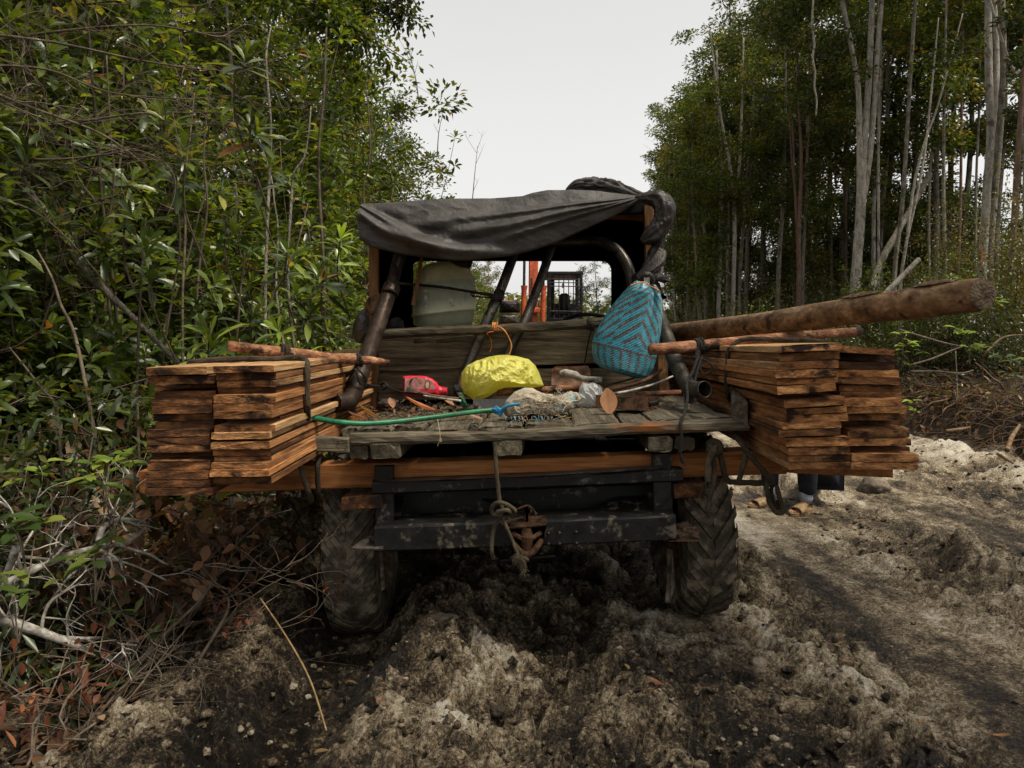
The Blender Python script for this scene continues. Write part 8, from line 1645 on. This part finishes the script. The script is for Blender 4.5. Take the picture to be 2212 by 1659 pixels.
for i, (pts, r_, m_, lab) in enumerate([([(125, 560, 8.4), (260, 600, 8.4), (400, 640, 8.4), (500, 660, 8.5)], .012, 'twig', 'grey branch lying on the right bank, upper'), ([(200, 775, 8.0), (320, 740, 8.1), (440, 690, 8.3), (530, 655, 8.5)], .012, 'twig', 'pale branch meeting the upper one on the right bank'), ([(190, 820, 7.6), (340, 818, 7.6), (500, 830, 7.8), (580, 810, 7.9)], .014, 'twig', 'split grey plank-like stick on the right bank'),
        ([(410, 1190, 7.2), (480, 1180, 7.2), (560, 1165, 7.3)], .018, 'root', 'pale root sticking out under the bank'), ([(790, 1310, 6.4), (820, 1230, 6.5), (870, 1150, 6.7)], .022, 'root', 'short stump root at the bank foot, right edge'), ([(470, 690, 7.6), (478, 830, 7.6), (485, 1000, 7.5)], .006, 'bark_pale', 'thin upright stalk in front of the right bank'), ([(640, 720, 7.4), (760, 610, 7.6), (890, 590, 7.8)], .012, 'root', 'curved root over the right bank top'), ([(730, 1330, 6.6), (780, 1360, 6.5), (830, 1390, 6.4)], .014, 'root', 'reddish root lying at the track edge, right')]):
    limb3('fallen_branch', [QR(*p) for p in pts], [r_, r_*.9, r_*.5], m_, lab, 'branch', 8)
for i, (x, y, d, s, lab) in enumerate([(560, 730, 7.6, .16, 'bright green sapling leaves on the right bank'), (140, 740, 8.2, .13, 'small bright sprig beside the top outer plank'), (640, 850, 7.4, .13, 'green sprig lower on the right bank'), (800, 930, 6.8, .14, 'single broad-leaved sprig near the right edge'), (210, 1160, 7.6, .10, 'tiny bright sprig at the foot of the bank by the planks'), (700, 480, 8.6, .14, 'yellowing sprig below the log end'), (230, 850, 7.9, .10, 'dark sprig behind the outer right planks')]):
    seedling(1900.9+.34716*x, 518.4+.34716*y, d, s*.9, s*.42, 15, lab, 700+i, 'lime' if i in (0, 1, 4, 5) else 'mid', H=.3, name='sprig')
# lone items on the track
limb3('straw_stalk', [P(562, 1292, 3.05), P(615, 1370, 2.85), P(668, 1465, 2.62), P(705, 1578, 2.42)], [.0035, .004, .003], 'sandal', 'long yellow straw stalk leaning across the left rut', 'stalk', 6)
for i, (a, b_, d, L, W, c_, lab) in enumerate([(1415, 1532, 2.68, .06, .03, (.16, .07, .035), 'crumpled red-brown leaf cluster in the middle foreground'), (1310, 1495, 2.85, .04, .018, (.22, .16, .06), 'small yellowish leaf near the centre of the ruts'), (1405, 1742-170, 2.62, .05, .014, (.20, .09, .04), 'thin orange leaf sliver in the foreground'), (820, 1605, 2.46, .05, .026, (.22, .095, .05), 'brown dry leaf on pale mud, bottom left of centre'), (1830, 1495, 2.82, .05, .024, (.30, .16, .12), 'pinkish leaf on the mud, right foreground'), (2165, 1620, 2.42, .05, .022, (.30, .15, .06), 'tan leaf in the bottom right corner'), (1985, 1565, 2.55, .055, .018, (.34, .18, .08), 'light tan leaf sliver near the bottom right')]):
    X_, Y_ = gpt(a, b_, d); curl_leaf('dry_leaf', Vector((X_, Y_, hz_at(X_, Y_)+.012)), L, W, R(60+i*37), R(12), .5, c_, lab)

# ---------------------------------------------------------------- excavator beyond the truck
xr = empty('excavator', tuple(P(1170, 760, 15.5).xy)+(0.0,), 'orange excavator with caged cab parked far ahead, seen through the truck cab', 'excavator')
def xb(name, x0, y0, x1, y1, dep, m, d=15.5, lab=None, bev=.03): mb = MB(); a = P(x0, y1, d); b = P(x1, y0, d); box(mb, (a+b)/2+Vector((0, dep/2, 0)), (b.x-a.x, dep, b.z-a.z), bev=bev); return mb.build(name, m, xr, lab)
mb = MB(); d = 15.2
for (xa, ya, xb_, yb, w_) in [(1151, 700, 1153, 560, 20)]:
    beam(mb, P(xa, ya, d), P(xb_, yb-90, d+.4), px(w_, d), .28, up=Vector((0, 1, 0)), seg=6, jit=.002, bev=.02)
mb.build('boom', M['orange'], xr); xb('boom_rib', 1146, 600, 1150, 700, .05, M['rust'], 15.0)
for (x, x2) in ((1132, 1133), (1174, 1172)):
    mb = MB(); tube(mb, [P(x-2, 700, 15.0), P(x, 628, 15.0), P(x+.5, 617, 15.0)], [.055, .055, .07], 12); mb.build('boom_cylinder', M['orange'], xr)
    mb = MB(); tube(mb, [P(x, 620, 15.0), P(x2, 540, 15.1)], .028, 8); mb.build('cylinder_rod', M['steel'], xr)
xb('pin_bracket', 1140, 664, 1166, 676, .2, M['orange'], 14.9)
# cab: posts, roof, cage bars, seat, rear window frame
cm = M['steel']
for (x0, x1) in ((1182, 1191), (1252, 1259)): xb('cab_post', x0, 590, x1, 700, .12, cm)
for (x0, x1) in ((1190, 1196), (1243, 1249)): xb('cab_post', x0, 600, x1, 700, .10, cm, 16.6)
xb('cab_roof', 1180, 586, 1260, 594, 1.4, cm); xb('cab_sill', 1184, 686, 1258, 760, 1.4, cm); xb('rear_window_frame', 1192, 596, 1246, 604, .08, cm, 16.6); xb('rear_window_frame', 1192, 655, 1246, 690, .08, cm, 16.6)
for k in range(6):
    x = 1197+k*10.5; mb = MB(); tube(mb, [P(x, 690, 15.4), P(x, 594, 15.4)], .011, 5); mb.build('cage_bar', cm, xr)
for y in (603, 610, 618, 672): mb = MB(); tube(mb, [P(1188, y, 15.38), P(1255, y+1, 15.38)], .011, 5); mb.build('cage_bar', cm, xr)
pillow('seat_back', [(1206, 668), (1207, 640), (1212, 634), (1224, 633), (1231, 640), (1233, 668), (1220, 674)], 16.0, .12, .12, M['black'], parent=xr); xb('seat_cushion', 1204, 670, 1236, 680, .5, M['black'], 15.7)
xb('window_sticker', 1214, 612, 1219, 622, .02, M['cream'], 16.5, bev=.003)
pillow('engine_cover', [(1078, 676), (1079, 655), (1085, 650), (1118, 651), (1123, 656), (1123, 676)], 15.2, .4, .4, M['steel'], parent=xr, sharp=.25); pillow('headlamp_box', [(1077, 700), (1078, 682), (1084, 678), (1116, 679), (1121, 684), (1121, 700)], 15.1, .3, .3, M['pipe_grey'], parent=xr, sharp=.25)
xb('tank_cap', 1091, 640, 1097, 650, .1, M['white'], 15.6); xb('deck_panel', 1084, 648, 1120, 654, .8, M['orange'], 15.5); xb('counterweight', 1080, 700, 1256, 790, 2.6, M['orange'], 15.6, bev=.1)
for (x0, x1) in ((1060, 1110), (1215, 1268)):
    t_ = empty('track', (0, 0, 0)); t_.parent = xr; mb = MB(); a = P(x0, 860, 15.3); b = P(x1, 790, 15.3); box(mb, ((a.x+b.x)/2, 16.4, .38), (b.x-a.x, 3.0, .7), bev=.3); mb.build('track_belt', M['mud'], t_)

# the road hidden ahead is closed by brush; one wide mass of far-off forest at the horizon
rs = np.random.RandomState(9); lv = LV(); n = 26000; a = rs.rand(n); X = rs.uniform(-70, 90, n); Y = 85+rs.rand(n)*25+np.abs(X)*.1; Hh = 4+5*vn(X*.18, Y*.1); Z = .3+rs.rand(n)**.8*Hh
lv.add(leaves(np.stack([X, Y, Z], 1), rs.normal(0, 1, (n, 3)), np.tile([0, 0, 1.], (n, 1)), .9*rs.uniform(.5, 1.2, n), .45, rs, 'mid', False)); o = place('far_forest', lv.mesh('far_forest'), M['leaf_far']); tag(o, 'far-off forest edge closing the horizon', 'forest', kind='stuff')
